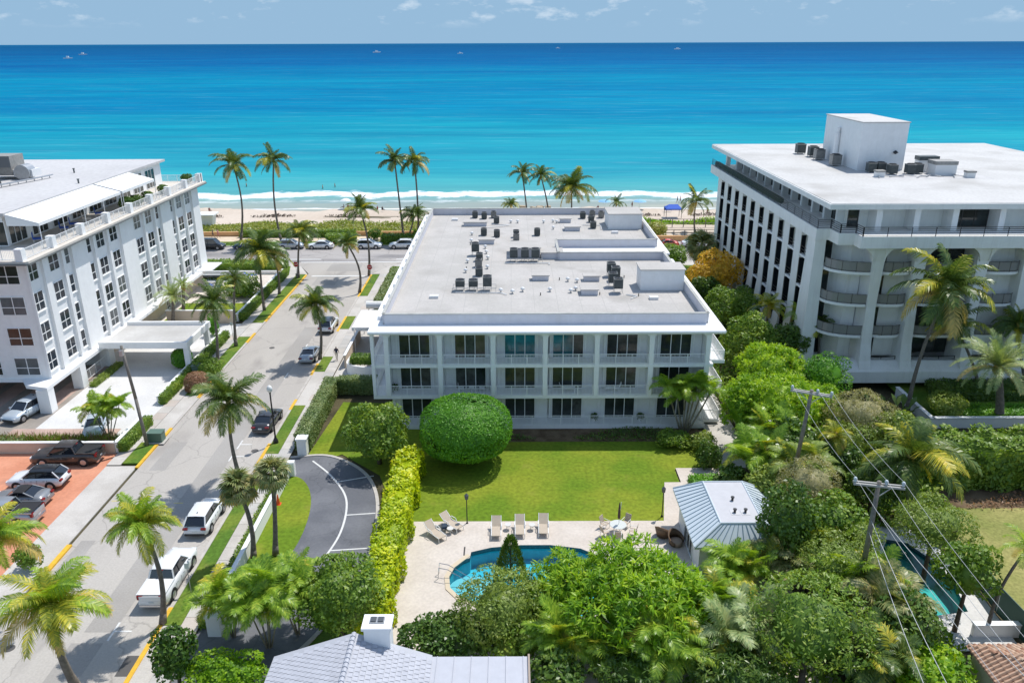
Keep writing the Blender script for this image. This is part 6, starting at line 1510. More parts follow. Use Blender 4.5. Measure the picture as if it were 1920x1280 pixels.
# spiky flowering border before the left block
bd = thing('flower_border', 'spiky border of red and green plants along the beige wall', 'plants', (-50, 66.7, 0.05))
n = 7000; x_ = RNG.uniform(-62, -36.6, n); y_ = RNG.uniform(65.5, 66.9, n)
PP = np.stack([x_ + 50, y_ - 66.7, RNG.random(n) * .45], 1); DD = norm(rand_dirs(n) * .5 + np.array([0, 0, .8]))
V, F_ = leaves(PP, DD, rand_dirs(n), RNG.uniform(.3, .95, n), .07)
o = bpy.data.objects.new('foliage', np_mesh('foliage', V, F_, LF_TREE)); COL.objects.link(o); o.parent = bd; o['kind'] = 'stuff'
PP2 = PP[:1500] + RNG.normal(size=(1500, 3)) * .1 + np.array([0, 0, .3]); V, F_ = leaves(PP2, norm(rand_dirs(1500) * .5 + np.array([0, 0, .8])), rand_dirs(1500), .5, .07)
o = bpy.data.objects.new('red_foliage', np_mesh('red_foliage', V, F_, LF_RUST)); COL.objects.link(o); o.parent = bd; o['kind'] = 'stuff'
# dune plants: a belt nobody could count
def belt(name, label, x0, x1, y0, y1, zt, m, n, size, gap=None):
    x = RNG.uniform(x0, x1, n); y = RNG.uniform(y0, y1, n); k = (np.sin(x * .35) + np.sin(x * .13 + y * .5) + RNG.normal(size=n) * .6)
    h = zt * (.45 + .25 * np.clip(k, -1, 1.2)) * RNG.random(n) ** .5
    edge = np.clip((y - y0) / 1.5, 0, 1) * np.clip((y1 - y - np.sin(x * .4) * 1.2 - 1) / 1.5, 0, 1); h = h * edge
    ok = edge > 0.05; P = np.stack([x, y, .15 + h], 1)[ok]; N_ = norm(rand_dirs(len(P)) * .6 + np.array([0, 0, .9])); D = norm(rand_dirs(len(P)) + np.array([0, 0, .5]))
    V, F_ = leaves(P, D, N_, size * RNG.uniform(.6, 1.3, len(P)), size * .5)
    o = bpy.data.objects.new(name, np_mesh(name, V, F_, m)); COL.objects.link(o); return tag(o, label, 'plants', kind='stuff')
belt('dune_plants', 'belt of green dune plants behind the beach wall', -110, -7, 152.4, 163.4, 1.35, LF_SEA, 40000, .42)
belt('dune_plants', 'bright dune plants behind the railed beach ramp', 24, 66, 160.0, 164.5, 1.8, LF_BRIGHT, 9000, .5)
belt('understorey', 'shrubby undergrowth covering the ground of the right thicket', 21.2, 34.5, 52, 92, 2.2, LF_TREE, 18000, .45)
belt('understorey', 'undergrowth beneath the lower right trees', 10, 27, 26, 45.5, 2.0, LF_TREE, 15000, .4)
belt('understorey', 'undergrowth at the foot of the grey building flank', 20.5, 33, 92, 122, 2.4, LF_TREE, 12000, .5)
belt('fallen_litter', 'scattered dead leaves along the edge of the dry lawn', 33, 60, 54.6, 57.4, .25, LF_RUST, 1500, .25)
belt('weed_line', 'dark seaweed line lying along the sand', -140, 140, 169.6, 171.8, .2, mat('dry_seaweed', (0.10, 0.07, 0.05), .9), 9000, .45)
belt('bed_plants', 'low dark plants in the bed below the facade', -8, 18, 66.6, 69.2, .5, LF_DARK, 5000, .22)

# ================================================================ VEHICLES
def paint(name, c, metal=0.0): return mat(name, c, 0.28, metal, coat=0.6, spec=0.5)
P_WHITE = paint('white_car_paint', (0.74, 0.75, 0.76)); P_SILV = paint('silver_car_paint', (0.42, 0.45, 0.48), .5); P_DARK = paint('dark_grey_car_paint', (0.05, 0.05, 0.055), .3)
P_BRON = paint('dark_bronze_car_paint', (0.065, 0.055, 0.05), .3); P_GREY = paint('mid_grey_car_paint', (0.26, 0.27, 0.28), .3); P_BLUE = paint('blue_car_paint', (0.015, 0.04, 0.16), .2)
P_RED = paint('red_orange_car_paint', (0.62, 0.055, 0.02)); P_BLK = paint('black_car_paint', (0.012, 0.013, 0.015)); P_PALE = paint('pale_blue_silver_paint', (0.55, 0.62, 0.68), .3)
BLACKP = mat('black_plastic', (0.02, 0.02, 0.022), 0.6); SOFTTOP = mat('black_soft_top', (0.018, 0.018, 0.02), 0.85)
CARS = {  # length, width, lower body top line (x, z), glasshouse (x, z) from windscreen foot to rear glass foot, wheel radius, wheel x
 'suv':   (4.65, 1.90, [(-2.32, .75), (-2.28, 1.02), (-1.6, 1.08), (0.7, 1.06), (1.0, 1.05), (2.0, .93), (2.30, .72)], [(1.05, 1.04), (0.25, 1.62), (-1.65, 1.60), (-2.18, 1.06)], .36, 1.38),
 'sedan': (4.75, 1.83, [(-2.37, .62), (-2.32, .95), (-1.5, 1.0), (0.6, .96), (0.95, .94), (2.0, .80), (2.34, .60)], [(1.0, .93), (0.2, 1.40), (-0.95, 1.40), (-1.75, .98)], .33, 1.40),
 'coupe': (4.60, 1.80, [(-2.30, .60), (-2.22, .90), (-1.5, .96), (0.5, .90), (0.9, .88), (1.9, .76), (2.28, .55)], [(0.95, .88), (0.1, 1.30), (-0.7, 1.30), (-1.55, .94)], .33, 1.36),
 'pickup': (5.85, 2.02, [(-2.92, .85), (-2.90, 1.20), (-1.0, 1.20), (0.2, 1.17), (1.3, 1.14), (2.5, 1.08), (2.9, .85)], [(1.35, 1.14), (0.62, 1.82), (-0.85, 1.80), (-1.12, 1.18)], .41, 1.80),
 'van':   (5.0, 1.95, [(-2.50, .8), (-2.48, 1.15), (-1.0, 1.15), (0.8, 1.12), (1.3, 1.10), (2.1, .95), (2.46, .75)], [(1.5, 1.10), (0.8, 1.92), (-2.30, 1.92), (-2.45, 1.16)], .36, 1.5),
}
def car(label, kind, loc, rz, pm, roof=None, group='parked cars', name='parked_car', cat='car', bedcover=None, detail=True, wheel=None):
    Ln, W_, top, gh, wr, wx = CARS[kind]
    t = thing(name, label, cat, (loc[0], loc[1], 0.012 if len(loc) < 3 else loc[2]), rz, group)
    B = lambda mb, n, m, sm=False, par=t: mb.build(n, m, par, smooth=sm, world=False)
    # lower body, lofted along x
    mb = MB(); xs_ = np.linspace(-Ln / 2, Ln / 2, 17); tx = [p[0] for p in top]; tz = [p[1] for p in top]; secs = []
    for x in xs_:
        e_ = min(1, (Ln / 2 - abs(x)) / 0.55); w = W_ / 2 * (0.84 + 0.16 * math.sqrt(max(0, 1 - (1 - e_) ** 2))) ; z = float(np.interp(x, tx, tz)); zb = 0.26 + 0.10 * (1 - e_)
        dz = z - zb
        secs.append([(x, -w * .90, zb), (x, -w, zb + dz * .35), (x, -w * .985, zb + dz * .72), (x, -w * .90, z - .03), (x, -w * .55, z + .015), (x, 0, z + .03), (x, w * .55, z + .015), (x, w * .90, z - .03), (x, w * .985, zb + dz * .72), (x, w, zb + dz * .35), (x, w * .90, zb)])
    n = 11; vs = [p for s_ in secs for p in s_]; fs = []
    for i in range(len(secs) - 1):
        for k in range(n): fs.append((i * n + k, (i + 1) * n + k, (i + 1) * n + (k + 1) % n, i * n + (k + 1) % n))
    fs += [tuple(range(n)), tuple(range((len(secs) - 1) * n + n - 1, (len(secs) - 1) * n - 1, -1))]
    mb.add(vs, [f[::-1] for f in fs]); B(mb, 'body', pm, True)
    # glasshouse
    wb, wtp = W_ / 2 * .90, W_ / 2 * .70
    g = MB(); lo, hi = [gh[0], gh[3]], [gh[1], gh[2]]
    vs = [(gh[0][0], -wb * .93, gh[0][1]), (gh[0][0], wb * .93, gh[0][1]), (gh[3][0], wb * .93, gh[3][1]), (gh[3][0], -wb * .93, gh[3][1]), (gh[1][0], -wtp, gh[1][1] - .02), (gh[1][0], wtp, gh[1][1] - .02), (gh[2][0], wtp, gh[2][1] - .02), (gh[2][0], -wtp, gh[2][1] - .02)]
    g.add(vs, [(0, 1, 2, 3), (7, 6, 5, 4), (0, 4, 5, 1), (1, 5, 6, 2), (2, 6, 7, 3), (3, 7, 4, 0)]); B(g, 'window_glass', CARGL)
    rm = roof or pm
    r_ = MB(); a, b_ = gh[1], gh[2]; nx = 6; prof = []
    for i in range(nx + 1):
        s = i / nx; x = a[0] + .06 + (b_[0] - .06 - a[0] - .06) * s; z = a[1] + (b_[1] - a[1]) * s + .045 * math.sin(math.pi * s) ; prof.append((x, z))
    vs = []
    for x, z in prof: vs += [(x, -wtp - .03, z - .03), (x, -wtp * .9, z + .015), (x, 0, z + .04), (x, wtp * .9, z + .015), (x, wtp + .03, z - .03)]
    r_.add(vs, [(i * 5 + k, i * 5 + k + 1, (i + 1) * 5 + k + 1, (i + 1) * 5 + k) for i in range(nx) for k in range(4)] + [(0, 5 * nx, 5 * nx + 4, 4)]); B(r_, 'roof', rm, True)
    for sd in (-1, 1):
        for (p, q, rr) in ((gh[0], gh[1], .045), (gh[3], gh[2], .06)):
            B(MB().tube((p[0], sd * wb * .95, p[1]), (q[0], sd * (wtp + .01), q[1] - .01), rr, rr, 5), 'pillar', pm)
        xm = -0.25 if kind != 'pickup' else -0.15
        B(MB().tube((xm, sd * wb * .955, 1.0 if kind in ('sedan', 'coupe') else 1.1), (xm - .05, sd * (wtp + .015), gh[1][1] - .03), .03, .03, 4), 'pillar', BLACKP)
        for x in (wx, -wx + (0.05 if kind == 'pickup' else 0)):
            y = sd * (W_ / 2 + .004)
            arch = MB().tube((x, y - sd * .30, wr + .02), (x, y, wr + .02), wr + .075, n=16); B(arch, 'wheel_arch', BLACKP)
            whl = B(MB().tube((x, y - sd * .22, wr), (x, y + sd * .012, wr), wr, n=16), 'wheel', RUBBER)
            rim = MB().lathe((0, 0, 0), [(wr * .66, 0), (wr * .62, .012), (wr * .16, .02), (wr * .14, .03)], 14)
            rv = [(x + vx, y + sd * (.014 + vz), wr + vy) for vx, vy, vz in rim.v]; rim.v = rv; B(rim, 'rim', wheel or RIM, par=whl)
        if detail:
            B(MB().obox((gh[0][0] - .25, sd * (W_ / 2 + .06), gh[0][1] + .08), (.18, .16, .12)), 'mirror', pm)
            for hx in (0.1, -0.95): B(MB().obox((hx, sd * (W_ / 2 - .005), .86), (.16, .03, .03)), 'door_handle', CHROME)
            for hx in (0.62, -0.35, -1.2): B(MB().obox((hx, sd * (W_ / 2 - .012), .62), (.012, .03, .62)), 'door_gap', BLACKP)
        B(MB().obox((-Ln / 2 + .07, sd * W_ * .36, top[1][1] - .16), (.16, .36, .14 if kind != 'pickup' else .30)), 'tail_light', TAIL)
        B(MB().obox((Ln / 2 - .14, sd * W_ * .34, top[-1][1] - .02), (.22, .36, .13)), 'headlight', HEADL)
    B(MB().obox((Ln / 2 - .02, 0, .48), (.10, W_ * .62, .20)), 'grille', BLACKP)
    B(MB().obox((-Ln / 2 + .03, 0, .40), (.12, W_ * .80, .17)), 'rear_bumper', BLACKP if kind in ('suv',) else (CHROME if kind == 'pickup' else pm))
    B(MB().obox((-Ln / 2 - .012, 0, .70), (.02, .34, .13)), 'number_plate', PLATE)
    if kind == 'pickup':
        B(MB().obox((-2.02, 0, 1.235), (1.66, W_ * .86, .05)), 'bed_cover', bedcover or pm)
        for sd in (-1, 1): B(MB().obox((-2.02, sd * W_ * .45, 1.24), (1.74, .06, .07)), 'bed_rail', pm)
        B(MB().obox((-2.93, 0, 1.0), (.05, W_ * .74, .34)), 'tailgate', pm)
        B(MB().obox((-.98, 0, 1.80), (.06, .30, .06)), 'brake_light', TAIL)
    if detail and kind in ('suv', 'sedan') and roof is None:
        B(MB().obox((-1.3 if kind == 'suv' else -.8, 0, gh[2][1] + .07), (.16, .05, .09)), 'antenna', BLACKP)
    return t
G1 = 'cars parked along the right kerb of the street'
H = math.pi / 2
car('white crossover with a black roof at the kerb, farthest of the street row', 'suv', (-24.0, 98.3), H, P_WHITE, P_BLK, G1)
car('silver coupe parked by the kerb beside a palm shadow', 'coupe', (-24.0, 88.2), H, P_SILV, None, G1)
car('dark grey sedan parked by the kerb left of the street lamp', 'sedan', (-23.95, 70.4), H - .03, P_DARK, None, G1)
car('white crossover with a white roof parked behind the white pickup', 'suv', (-23.95, 53.4), H, P_WHITE, None, G1)
car('white extended cab pickup truck with covered bed by the kerb', 'pickup', (-23.75, 45.9), H, P_WHITE, None, G1, bedcover=mat('white_bed_cover', (.78, .78, .78), .5))
G2 = 'vehicles parked on the salmon coloured lot'
LZ = math.pi
car('dark bronze crew cab pickup truck at the top of the salmon lot', 'pickup', (-39.7, 63.1, .03), LZ + .03, P_BRON, None, G2, bedcover=mat('black_bed_cover', (.02, .02, .022), .6))
car('white crossover with a black roof on the salmon lot', 'suv', (-40.1, 59.1, .03), LZ + .02, P_WHITE, P_BLK, G2)
car('grey convertible with a black soft top on the salmon lot', 'coupe', (-40.0, 56.3, .03), LZ - .02, P_GREY, SOFTTOP, G2)
car('silver pickup truck cut off by the left edge, with a dark bed cover', 'pickup', (-39.9, 53.6, .03), LZ, P_SILV, None, G2, bedcover=MATS['black_bed_cover'])
car('silver blue car parked under the raised left block, facing the border', 'suv', (-48.9, 72.6, .03), -H - .22, P_PALE, None, None)
G3 = 'cars parked along the far side of the shore road'
car('black van parked at the far side of the shore road', 'van', (-54.8, 142.0), 0, P_BLK, None, G3)
car('blue car parked on the shore road behind palm fronds', 'sedan', (-48.4, 142.2), LZ, P_BLUE, None, G3)
car('grey car on the shore road half hidden by two palms', 'suv', (-40.2, 142.3), 0, P_SILV, None, G3)
car('white sedan on the shore road between palms', 'sedan', (-34.9, 142.2), LZ, P_WHITE, None, G3)
car('white crossover on the shore road behind the stop sign palm', 'suv', (-26.0, 142.2), 0, P_WHITE, None, G3)
car('white crossover on the shore road nearest the roof corner', 'suv', (-20.0, 142.2), LZ, P_WHITE, None, G3)
car('red orange sports car on the shore road beyond the right roof edge', 'coupe', (28.2, 142.6), LZ, P_RED, None, G3, wheel=RIM)
car('white car on the shore road behind the cabbage palm clump', 'sedan', (33.4, 142.6), 0, P_WHITE, None, G3)

# scooter between the pickup and the crossover
mt = thing('motor_scooter', 'black and grey motor scooter between pickup and white crossover on the lot', 'scooter', (-40.6, 61.0, .02), LZ + .15)
for x, n_ in ((.62, 'wheel'), (-.62, 'wheel')): MB().tube((x, -.06, .26), (x, .06, .26), .26, n=12).build(n_, RUBBER, mt, world=False)
MB().add([(.55, -.12, .35), (.2, -.16, .3), (-.7, -.18, .4), (-.85, -.1, .72), (-.1, -.15, .72), (.15, -.1, .42), (.45, -.15, .85), (.6, -.1, .8)] + [(x, -y, z) for x, y, z in [(.55, -.12, .35), (.2, -.16, .3), (-.7, -.18, .4), (-.85, -.1, .72), (-.1, -.15, .72), (.15, -.1, .42), (.45, -.15, .85), (.6, -.1, .8)]],
         [(0, 1, 2, 3, 4, 5, 6, 7), (15, 14, 13, 12, 11, 10, 9, 8)] + [(i, i + 8, (i + 1) % 8 + 8, (i + 1) % 8) for i in range(8)]).build('body', P_SILV, mt, world=False)
MB().obox((-.45, 0, .78), (.8, .28, .12)).build('seat', BLACKP, mt, world=False)
MB().tube((.5, -.33, 1.02), (.5, .33, 1.02), .025).tube((.6, 0, .6), (.5, 0, 1.02), .03).build('handlebar', BLACKM, mt, world=False)

# ================================================================ ROOF EQUIPMENT
def unit_template(h=.85, w=.75, legs=.0, m=ACG, name='condenser_unit'):
    t = thing(name, '', 'condenser', (0, 0, -50))
    MB().box(-w / 2, w / 2, -w / 2, w / 2, legs, legs + h).build('casing', m, t, world=False)
    lv = MB()
    for k in range(7):
        z = legs + .1 + k * h * .12
        lv.box(-w / 2 - .012, w / 2 + .012, -w / 2 - .012, -w / 2 - .001, z, z + .03)
    lv = lv.build('louvres', mat('louvre_dark', (.03, .035, .035), .6), t, world=False); lv['kind'] = 'stuff'
    MB().lathe((0, 0, legs + h), [(w * .44, 0), (w * .46, .05), (w * .40, .06), (w * .38, .012), (w * .1, .012), (w * .08, .04)], 14).build('fan_grille', BLACKM, t, world=False)
    MB().box(-w / 2 - .02, w / 2 + .02, -w / 2 - .02, w / 2 + .02, legs + h - .06, legs + h - .005).build('top_rim', ACG2 if m is ACG else ACG, t, world=False)
    if legs:
        for sx in (-1, 1):
            for sy in (-1, 1): MB().tube((sx * w * .44, sy * w * .44, 0), (sx * w * .44, sy * w * .44, legs), .025, n=4).build('leg', GALV, t, world=False)
    return t
UT = {k: unit_template(*v) for k, v in {'n': (.85, .80, .12), 'tall': (1.05, .92, .55, ACG), 'tan': (.85, .80, .12, ACG2), 'low': (.7, .95, .5, ACG)}.items()}
used_ut = set()
RZF = 10.262
def unit(kind, x, y, label, z=RZF, group='condenser units on the centre roof', rz=0.0, s=1.0):
    src = UT[kind]
    if kind not in used_ut: used_ut.add(kind); src.location = (x, y, z); src.rotation_euler = (0, 0, rz); src['label'] = label; src['group'] = group; src.scale = (s,) * 3; return src
    c = clone(src, (x, y, z), rz, label, group); c.scale = (s,) * 3; return c
for (k, x, y, lab) in [
 ('n', -5.5, 119.3, 'dark condenser by the far parapet, left of the row of three'), ('n', -4.1, 118.6, 'dark condenser by the far parapet, middle of the row of three'), ('tan', -2.7, 119.3, 'brownish condenser by the far parapet, right of the row of three'),
 ('n', -2.2, 115.4, 'dark condenser just in front of the far row of three'), ('n', -3.8, 107.6, 'small dark condenser behind the wide low hatch, left'), ('n', -2.0, 106.6, 'dark condenser behind the wide low hatch, right'),
 ('tan', .62, 104.4, 'pale condenser in the roof middle with a green topped one behind'), ('n', .62, 106.4, 'green topped condenser in the roof middle'), ('n', 3.5, 107.4, 'lone dark condenser right of the roof middle'),
 ('tall', -4.5, 96.6, 'tall dark condenser, farthest of the file of four'), ('n', -3.9, 93.9, 'condenser second from far in the file of four'), ('tan', -3.9, 91.1, 'tan condenser third in the file of four'), ('n', -3.7, 87.3, 'condenser nearest in the file of four'),
 ('low', -5.5, 81.6, 'rusty low condenser, left of three on a stand'), ('low', -4.1, 81.6, 'low condenser, middle of three on a stand'), ('tall', -2.6, 81.6, 'tall condenser, right of three on a stand'),
 ('tall', .25, 93.6, 'condenser before the hatch wall, left of three'), ('tall', 1.6, 93.6, 'condenser before the hatch wall, middle of three'), ('tall', 2.85, 93.6, 'black condenser before the hatch wall, right of three'),
 ('n', 10.7, 118.6, 'condenser left in the group beside the far stair head'), ('tan', 12.2, 119.5, 'reddish condenser at the back of the group beside the far stair head'), ('tan', 13.5, 119.0, 'grey condenser touching the far stair head'),
 ('n', 11.7, 115.9, 'condenser in front of the group beside the far stair head'), ('n', 11.6, 111.8, 'dark low condenser nearest of the group beside the far stair head'),
 ('tall', 11.2, 86.9, 'black condenser, farthest of the four by the near stair head'), ('tall', 11.5, 85.2, 'black condenser, second of the four by the near stair head'), ('tall', 10.9, 82.8, 'black condenser, third of the four by the near stair head'), ('tall', 11.2, 80.6, 'large black condenser, nearest of the four by the near stair head')]:
    unit(k, x, y, lab)
# equipment frames and pipes
for (lab, x0, x1, y0, y1) in (('grey frame carrying three condensers at the near left of the roof', -6.3, -1.7, 80.9, 82.3), ('pale frame under the three condensers before the hatch wall', -.6, 3.7, 92.9, 94.2)):
    t = thing('equipment_stand', lab, 'stand', ((x0 + x1) / 2, y0, RZF))
    for yy in (y0, y1): MB().tube((x0, yy, RZF + .47), (x1, yy, RZF + .47), .03, n=4).build('rail', GALV, t)
    for k in range(5):
        xx = x0 + (x1 - x0) * k / 4
        for yy in (y0, y1): MB().tube((xx, yy, RZF), (xx, yy, RZF + .47), .025, n=4).build('leg', GALV, t)
for i, pts in enumerate([[(-6, 80.6), (-1.2, 80.4), (-.6, 79.7)], [(-.9, 92.5), (4.4, 92.4), (4.4, 91.8)], [(-3, 114.2), (-.4, 113.6), (-3.6, 112.2)], [(10.2, 113.5), (12.8, 113.2), (12.6, 110.6)], [(11.9, 79.6), (12.9, 79.0), (12.2, 78.2)]]):
    mb = MB()
    for k in range(2): mb.path([(x + .12 * k, y + .1 * k, RZF + .08) for x, y in pts], [.035] * 3, 5)
    tag(mb.build('refrigerant_pipes', ACW), ['white pipes before the stand of three condensers', 'white pipes before the hatch wall condensers', 'white pipes beside the far left low hatch', 'white pipes beside the far stair head group', 'white pipes before the near stair head condensers'][i], 'pipes', kind='stuff')
vt = [(-8.45, 117.5, 'b'), (-5.45, 107.7, 'v'), (-5.34, 103.6, 'v'), (-4.9, 101.0, 'v'), (-3.39, 100.1, 'v'), (-3.17, 97.4, 'v'), (-2.9, 94.6, 'v'), (-5.3, 93.0, 'v'), (-2.85, 90.3, 'v'), (-5.3, 88.7, 'v'), (-8.07, 79.0, 'b'), (-1.17, 80.8, 'v'), (.07, 80.4, 'v'), (1.15, 81.1, 'v'),
      (4.05, 81.1, 'v'), (6.2, 84.9, 'v'), (7.2, 84.5, 'v'), (6.23, 80.6, 'v'), (6.8, 81.4, 'v'), (14.3, 108.6, 'b'), (14.6, 78.3, 'b'), (-.1, 115.5, 'v'), (.9, 115.5, 'v'), (4.7, 115.4, 'v'), (6.1, 115.9, 'v'), (6.6, 115.3, 'v'), (5.9, 111.2, 'v'), (4.6, 98.2, 'v')]
VL = ['by the far left roof edge', 'behind the wide low hatch at its left', 'in front of the wide low hatch at its left', 'just left of the top of the file of condensers', 'right of the path to the far condenser file', 'right of the tall condenser of the file', 'right of the second condenser of the file',
      'left of the second condenser of the file', 'right of the third condenser of the file', 'left of the nearest condenser of the file', 'alone near the near left roof corner', 'first to the right of the stand of three', 'second to the right of the stand of three', 'third to the right of the stand of three',
      'alone in the near middle of the roof', 'behind the near pair of hatches, left', 'behind the near pair of hatches, right', 'left of the nearest hatch, front', 'left of the nearest hatch, rear', 'in front of the far stair head', 'between near stair head and front parapet', 'right of the far left low hatch, left of two',
      'right of the far left low hatch, right of two', 'in the far middle, left of the far hatches', 'beside the farthest hatch, rear', 'beside the farthest hatch, front', 'left of the hatch before the far condenser group', 'on top of the step by the hatch wall']
VM = MB().lathe((0, 0, 0), [(.09, 0), (.09, .22), (.22, .24), (.24, .34), (.14, .46), (.03, .5)], 10).mesh('vent_cap', ACW, True); BM_ = MB().box(-.45, .45, -.3, .3, 0, .28).mesh('vent_box', ACW)
for x, y, k in vt:
    o = inst(VM if k == 'v' else BM_, 'mushroom_vent' if k == 'v' else 'box_vent', None, (x, y, RZF), (0, 0, 0)); tag(o, ('small white mushroom vent ' if k == 'v' else 'low white box vent ') + VL[vt.index((x, y, k))], 'vent', 'white vents on the centre roof')
PL = {(5.3, 85.4): 'between the middle hatch and the white vents', (3.0, 79.7): 'near the front parapet middle', (9.2, 79.8): 'right of the nearest hatch', (12.6, 86.2): 'behind the four condensers by the stair head', (13.2, 79.3): 'in front of the near stair head', (-5.4, 102.0): 'between the two far left white vents', (-5.3, 90.2): 'left of the file of condensers'}
PIP = MB().tube((0, 0, 0), (0, 0, .3), .05, n=6).mesh('vent_pipe', BLACKM)
for x, y in ((5.3, 85.4), (3.0, 79.7), (9.2, 79.8), (12.6, 86.2), (13.2, 79.3), (-5.4, 102.0), (-5.3, 90.2)):
    tag(inst(PIP, 'vent_pipe', None, (x, y, RZF)), 'short black vent pipe ' + PL[(x, y)], 'vent', 'black pipes on the centre roof')
# right roof
RR = 19.661; GR = 'equipment on the right roof'
for (k, x, y, s, lab) in [('tan', 42.6, 112.2, 1.5, 'pale condenser left of the lift house, front'), ('n', 42.9, 115.4, 1.5, 'dark condenser left of the lift house, middle'), ('n', 42.2, 118.6, 1.5, 'dark condenser behind the one left of the lift house'), ('tan', 42.7, 106.6, 1.5, 'white framed condenser against the left wall of the lift house'),
                       ('n', 45.0, 100.8, 1.25, 'dark condenser before the lift house, leftmost of three'), ('n', 46.2, 100.9, 1.25, 'dark condenser before the lift house, middle of three'), ('n', 46.9, 99.2, 1.25, 'dark condenser before the lift house, nearest of three'), ('n', 49.2, 99.4, 1.25, 'dark condenser right of the lift house front, left of pair'), ('n', 50.3, 99.8, 1.25, 'dark condenser right of the lift house front, right of pair')]:
    unit(k, x, y, lab, RR, GR, 0, s)
for (x0, x1, y0, y1, h, lab) in ((51.6, 54.2, 98.0, 100.0, 1.7, 'white rounded roof unit right of the condensers'), (51.0, 53.4, 101.0, 102.2, 1.9, 'dark topped long roof unit beside the lift house corner'), (54.6, 55.6, 96.2, 97.0, .8, 'small beige box at the right of the roof machinery'), (44.0, 45.0, 96.8, 97.6, .8, 'small white box at the left of the roof machinery')):
    t = thing('roof_unit', lab, 'roof unit', ((x0 + x1) / 2, (y0 + y1) / 2, RR), group=GR)
    MB().box(x0, x1, y0, y1, RR, RR + h * .75).build('casing', ACW, t); MB().box(x0 - .06, x1 + .06, y0 - .06, y1 + .06, RR + h * .75, RR + h).build('cover', ACG if 'dark' in lab else ACG2, t)
sheet('roof_pad', rect(43.5, 57.5, 95.4, 101.8), RR + .004, mat('stained_roof_pad', (0.52, 0.51, 0.50), .9, var=.12, scale=.8))
mb = MB()
for k in range(7): mb.path([(44 + k * 1.5, 96 + (k % 3) * .7, RR + .12), (44.9 + k * 1.5, 98 - (k % 2), RR + .12), (45.8 + k * 1.5, 96.8, RR + .12)], [.06] * 3, 5)
tag(mb.build('roof_pipes', GALV), 'tangle of pipes around the right roof machinery', 'pipes', kind='stuff')
# left roof: cooling tower, air handler, pipe run
LR = 19.101
ct = thing('cooling_tower', 'tall ribbed cooling tower with a black fan on the left roof', 'cooling tower', (-65.5, 95, LR))
MB().box(-68.5, -62.6, 91.5, 97.5, LR + .6, LR + 5.2).build('casing', GALV, ct)
for k in range(5): MB().box(-62.6, -62.3, 91.7 + k * 1.15, 92.3 + k * 1.15, LR + .7, LR + 5.1).build('rib', mat('rib_grey', (.5, .52, .5), .6), ct)
MB().tube((-66.0, 91.48, LR + 2.9), (-66.0, 91.2, LR + 2.9), 1.7, n=20).build('fan_ring', BLACKM, ct)
for k in range(6): MB().obox((-66.0 + .8 * math.cos(k), 91.17, LR + 2.9 + .8 * math.sin(k)), (.5, .03, .3)).build('fan_blade', ACG, ct)
MB().box(-68.9, -62.2, 91.2, 97.8, LR, LR + .5).build('base_frame', ACG, ct)
ah = thing('air_handler', 'grey air handler with a round intake hood on the left roof', 'roof unit', (-64, 103, LR))
MB().box(-65.6, -62.6, 101, 104, LR + .5, LR + 2.9).build('casing', ACG2, ah); MB().box(-65.6, -62.6, 100.98, 101.0, LR + 1.5, LR + 2.8).build('grille', mat('grille_grey', (.16, .17, .18), .6), ah)
MB().tube((-61.3, 100.8, LR + .9), (-61.3, 102.4, LR + .9), .95, n=16).build('intake_hood', GALV, ah); MB().box(-62.6, -60.2, 101.2, 103.2, LR + .3, LR + 1.2).build('duct', ACW, ah)
lp = MB()
for k in range(4): lp.path([(-72, 84.5 + k * .3, LR + .35), (-62.5, 88 + k * .3, LR + .35), (-58.6, 102 + k * .3, LR + .35)], [.07] * 3, 5)
for k in range(12): lp.tube((-62.0 + k * .3, 89 + k * 1.2, LR), (-62.0 + k * .3, 89 + k * 1.2, LR + .4), .06, n=4)
tag(lp.build('roof_pipes', GALV), 'bundle of pipes running along the left roof machinery', 'pipes', kind='stuff')
for x, y, h, lab in ((-57.8, 106.5, .5, 'farthest, right of the intake hood'), (-56.3, 84.9, .45, 'nearest to the front'), (-52.9, 98.0, .45, 'close to the awning edge'), (-60.6, 92, .6, 'beside the pipe bundle')):
    tag(MB().lathe((x, y, LR), [(.1, 0), (.1, h), (.16, h + .02), (.16, h + .1)], 8).build('roof_vent', ACG), 'small dark pipe vent on the left roof, ' + lab, 'vent', 'pipe vents on the left roof')

# ================================================================ TERRACE LIFE
LT = unit_template  # noqa
def lounge_chair():
    t = thing('sun_lounger', '', 'sun lounger', (0, 0, -50))
    MB().add([(-.32, -1.0, .36), (.32, -1.0, .36), (.32, .25, .38), (-.32, .25, .38), (-.32, -1.0, .40), (.32, -1.0, .40), (.32, .25, .42), (-.32, .25, .42)], [(0, 3, 2, 1), (4, 5, 6, 7), (0, 1, 5, 4), (1, 2, 6, 5), (2, 3, 7, 6), (3, 0, 4, 7)]).build('seat', SLING, t, world=False)
    MB().add([(-.32, .25, .38), (.32, .25, .38), (.32, .92, .92), (-.32, .92, .92), (-.32, .23, .42), (.32, .23, .42), (.32, .90, .96), (-.32, .90, .96)], [(0, 3, 2, 1), (4, 5, 6, 7), (0, 1, 5, 4), (1, 2, 6, 5), (2, 3, 7, 6), (3, 0, 4, 7)]).build('backrest', SLING, t, world=False)
    for s in (-1, 1):
        MB().path([(s * .36, -1.0, .02), (s * .36, -.97, .38), (s * .36, .25, .40), (s * .36, .92, .95)], [.028] * 4, 5).build('side_frame', WHITE2, t, world=False)
        MB().path([(s * .38, -.25, .40), (s * .40, -.1, .62), (s * .40, .35, .64), (s * .38, .42, .52)], [.03] * 4, 5).build('armrest', WHITE2, t, world=False)
        MB().tube((s * .36, .3, .4), (s * .36, .45, .0), .028, n=5).build('leg', WHITE2, t, world=False)
    return t
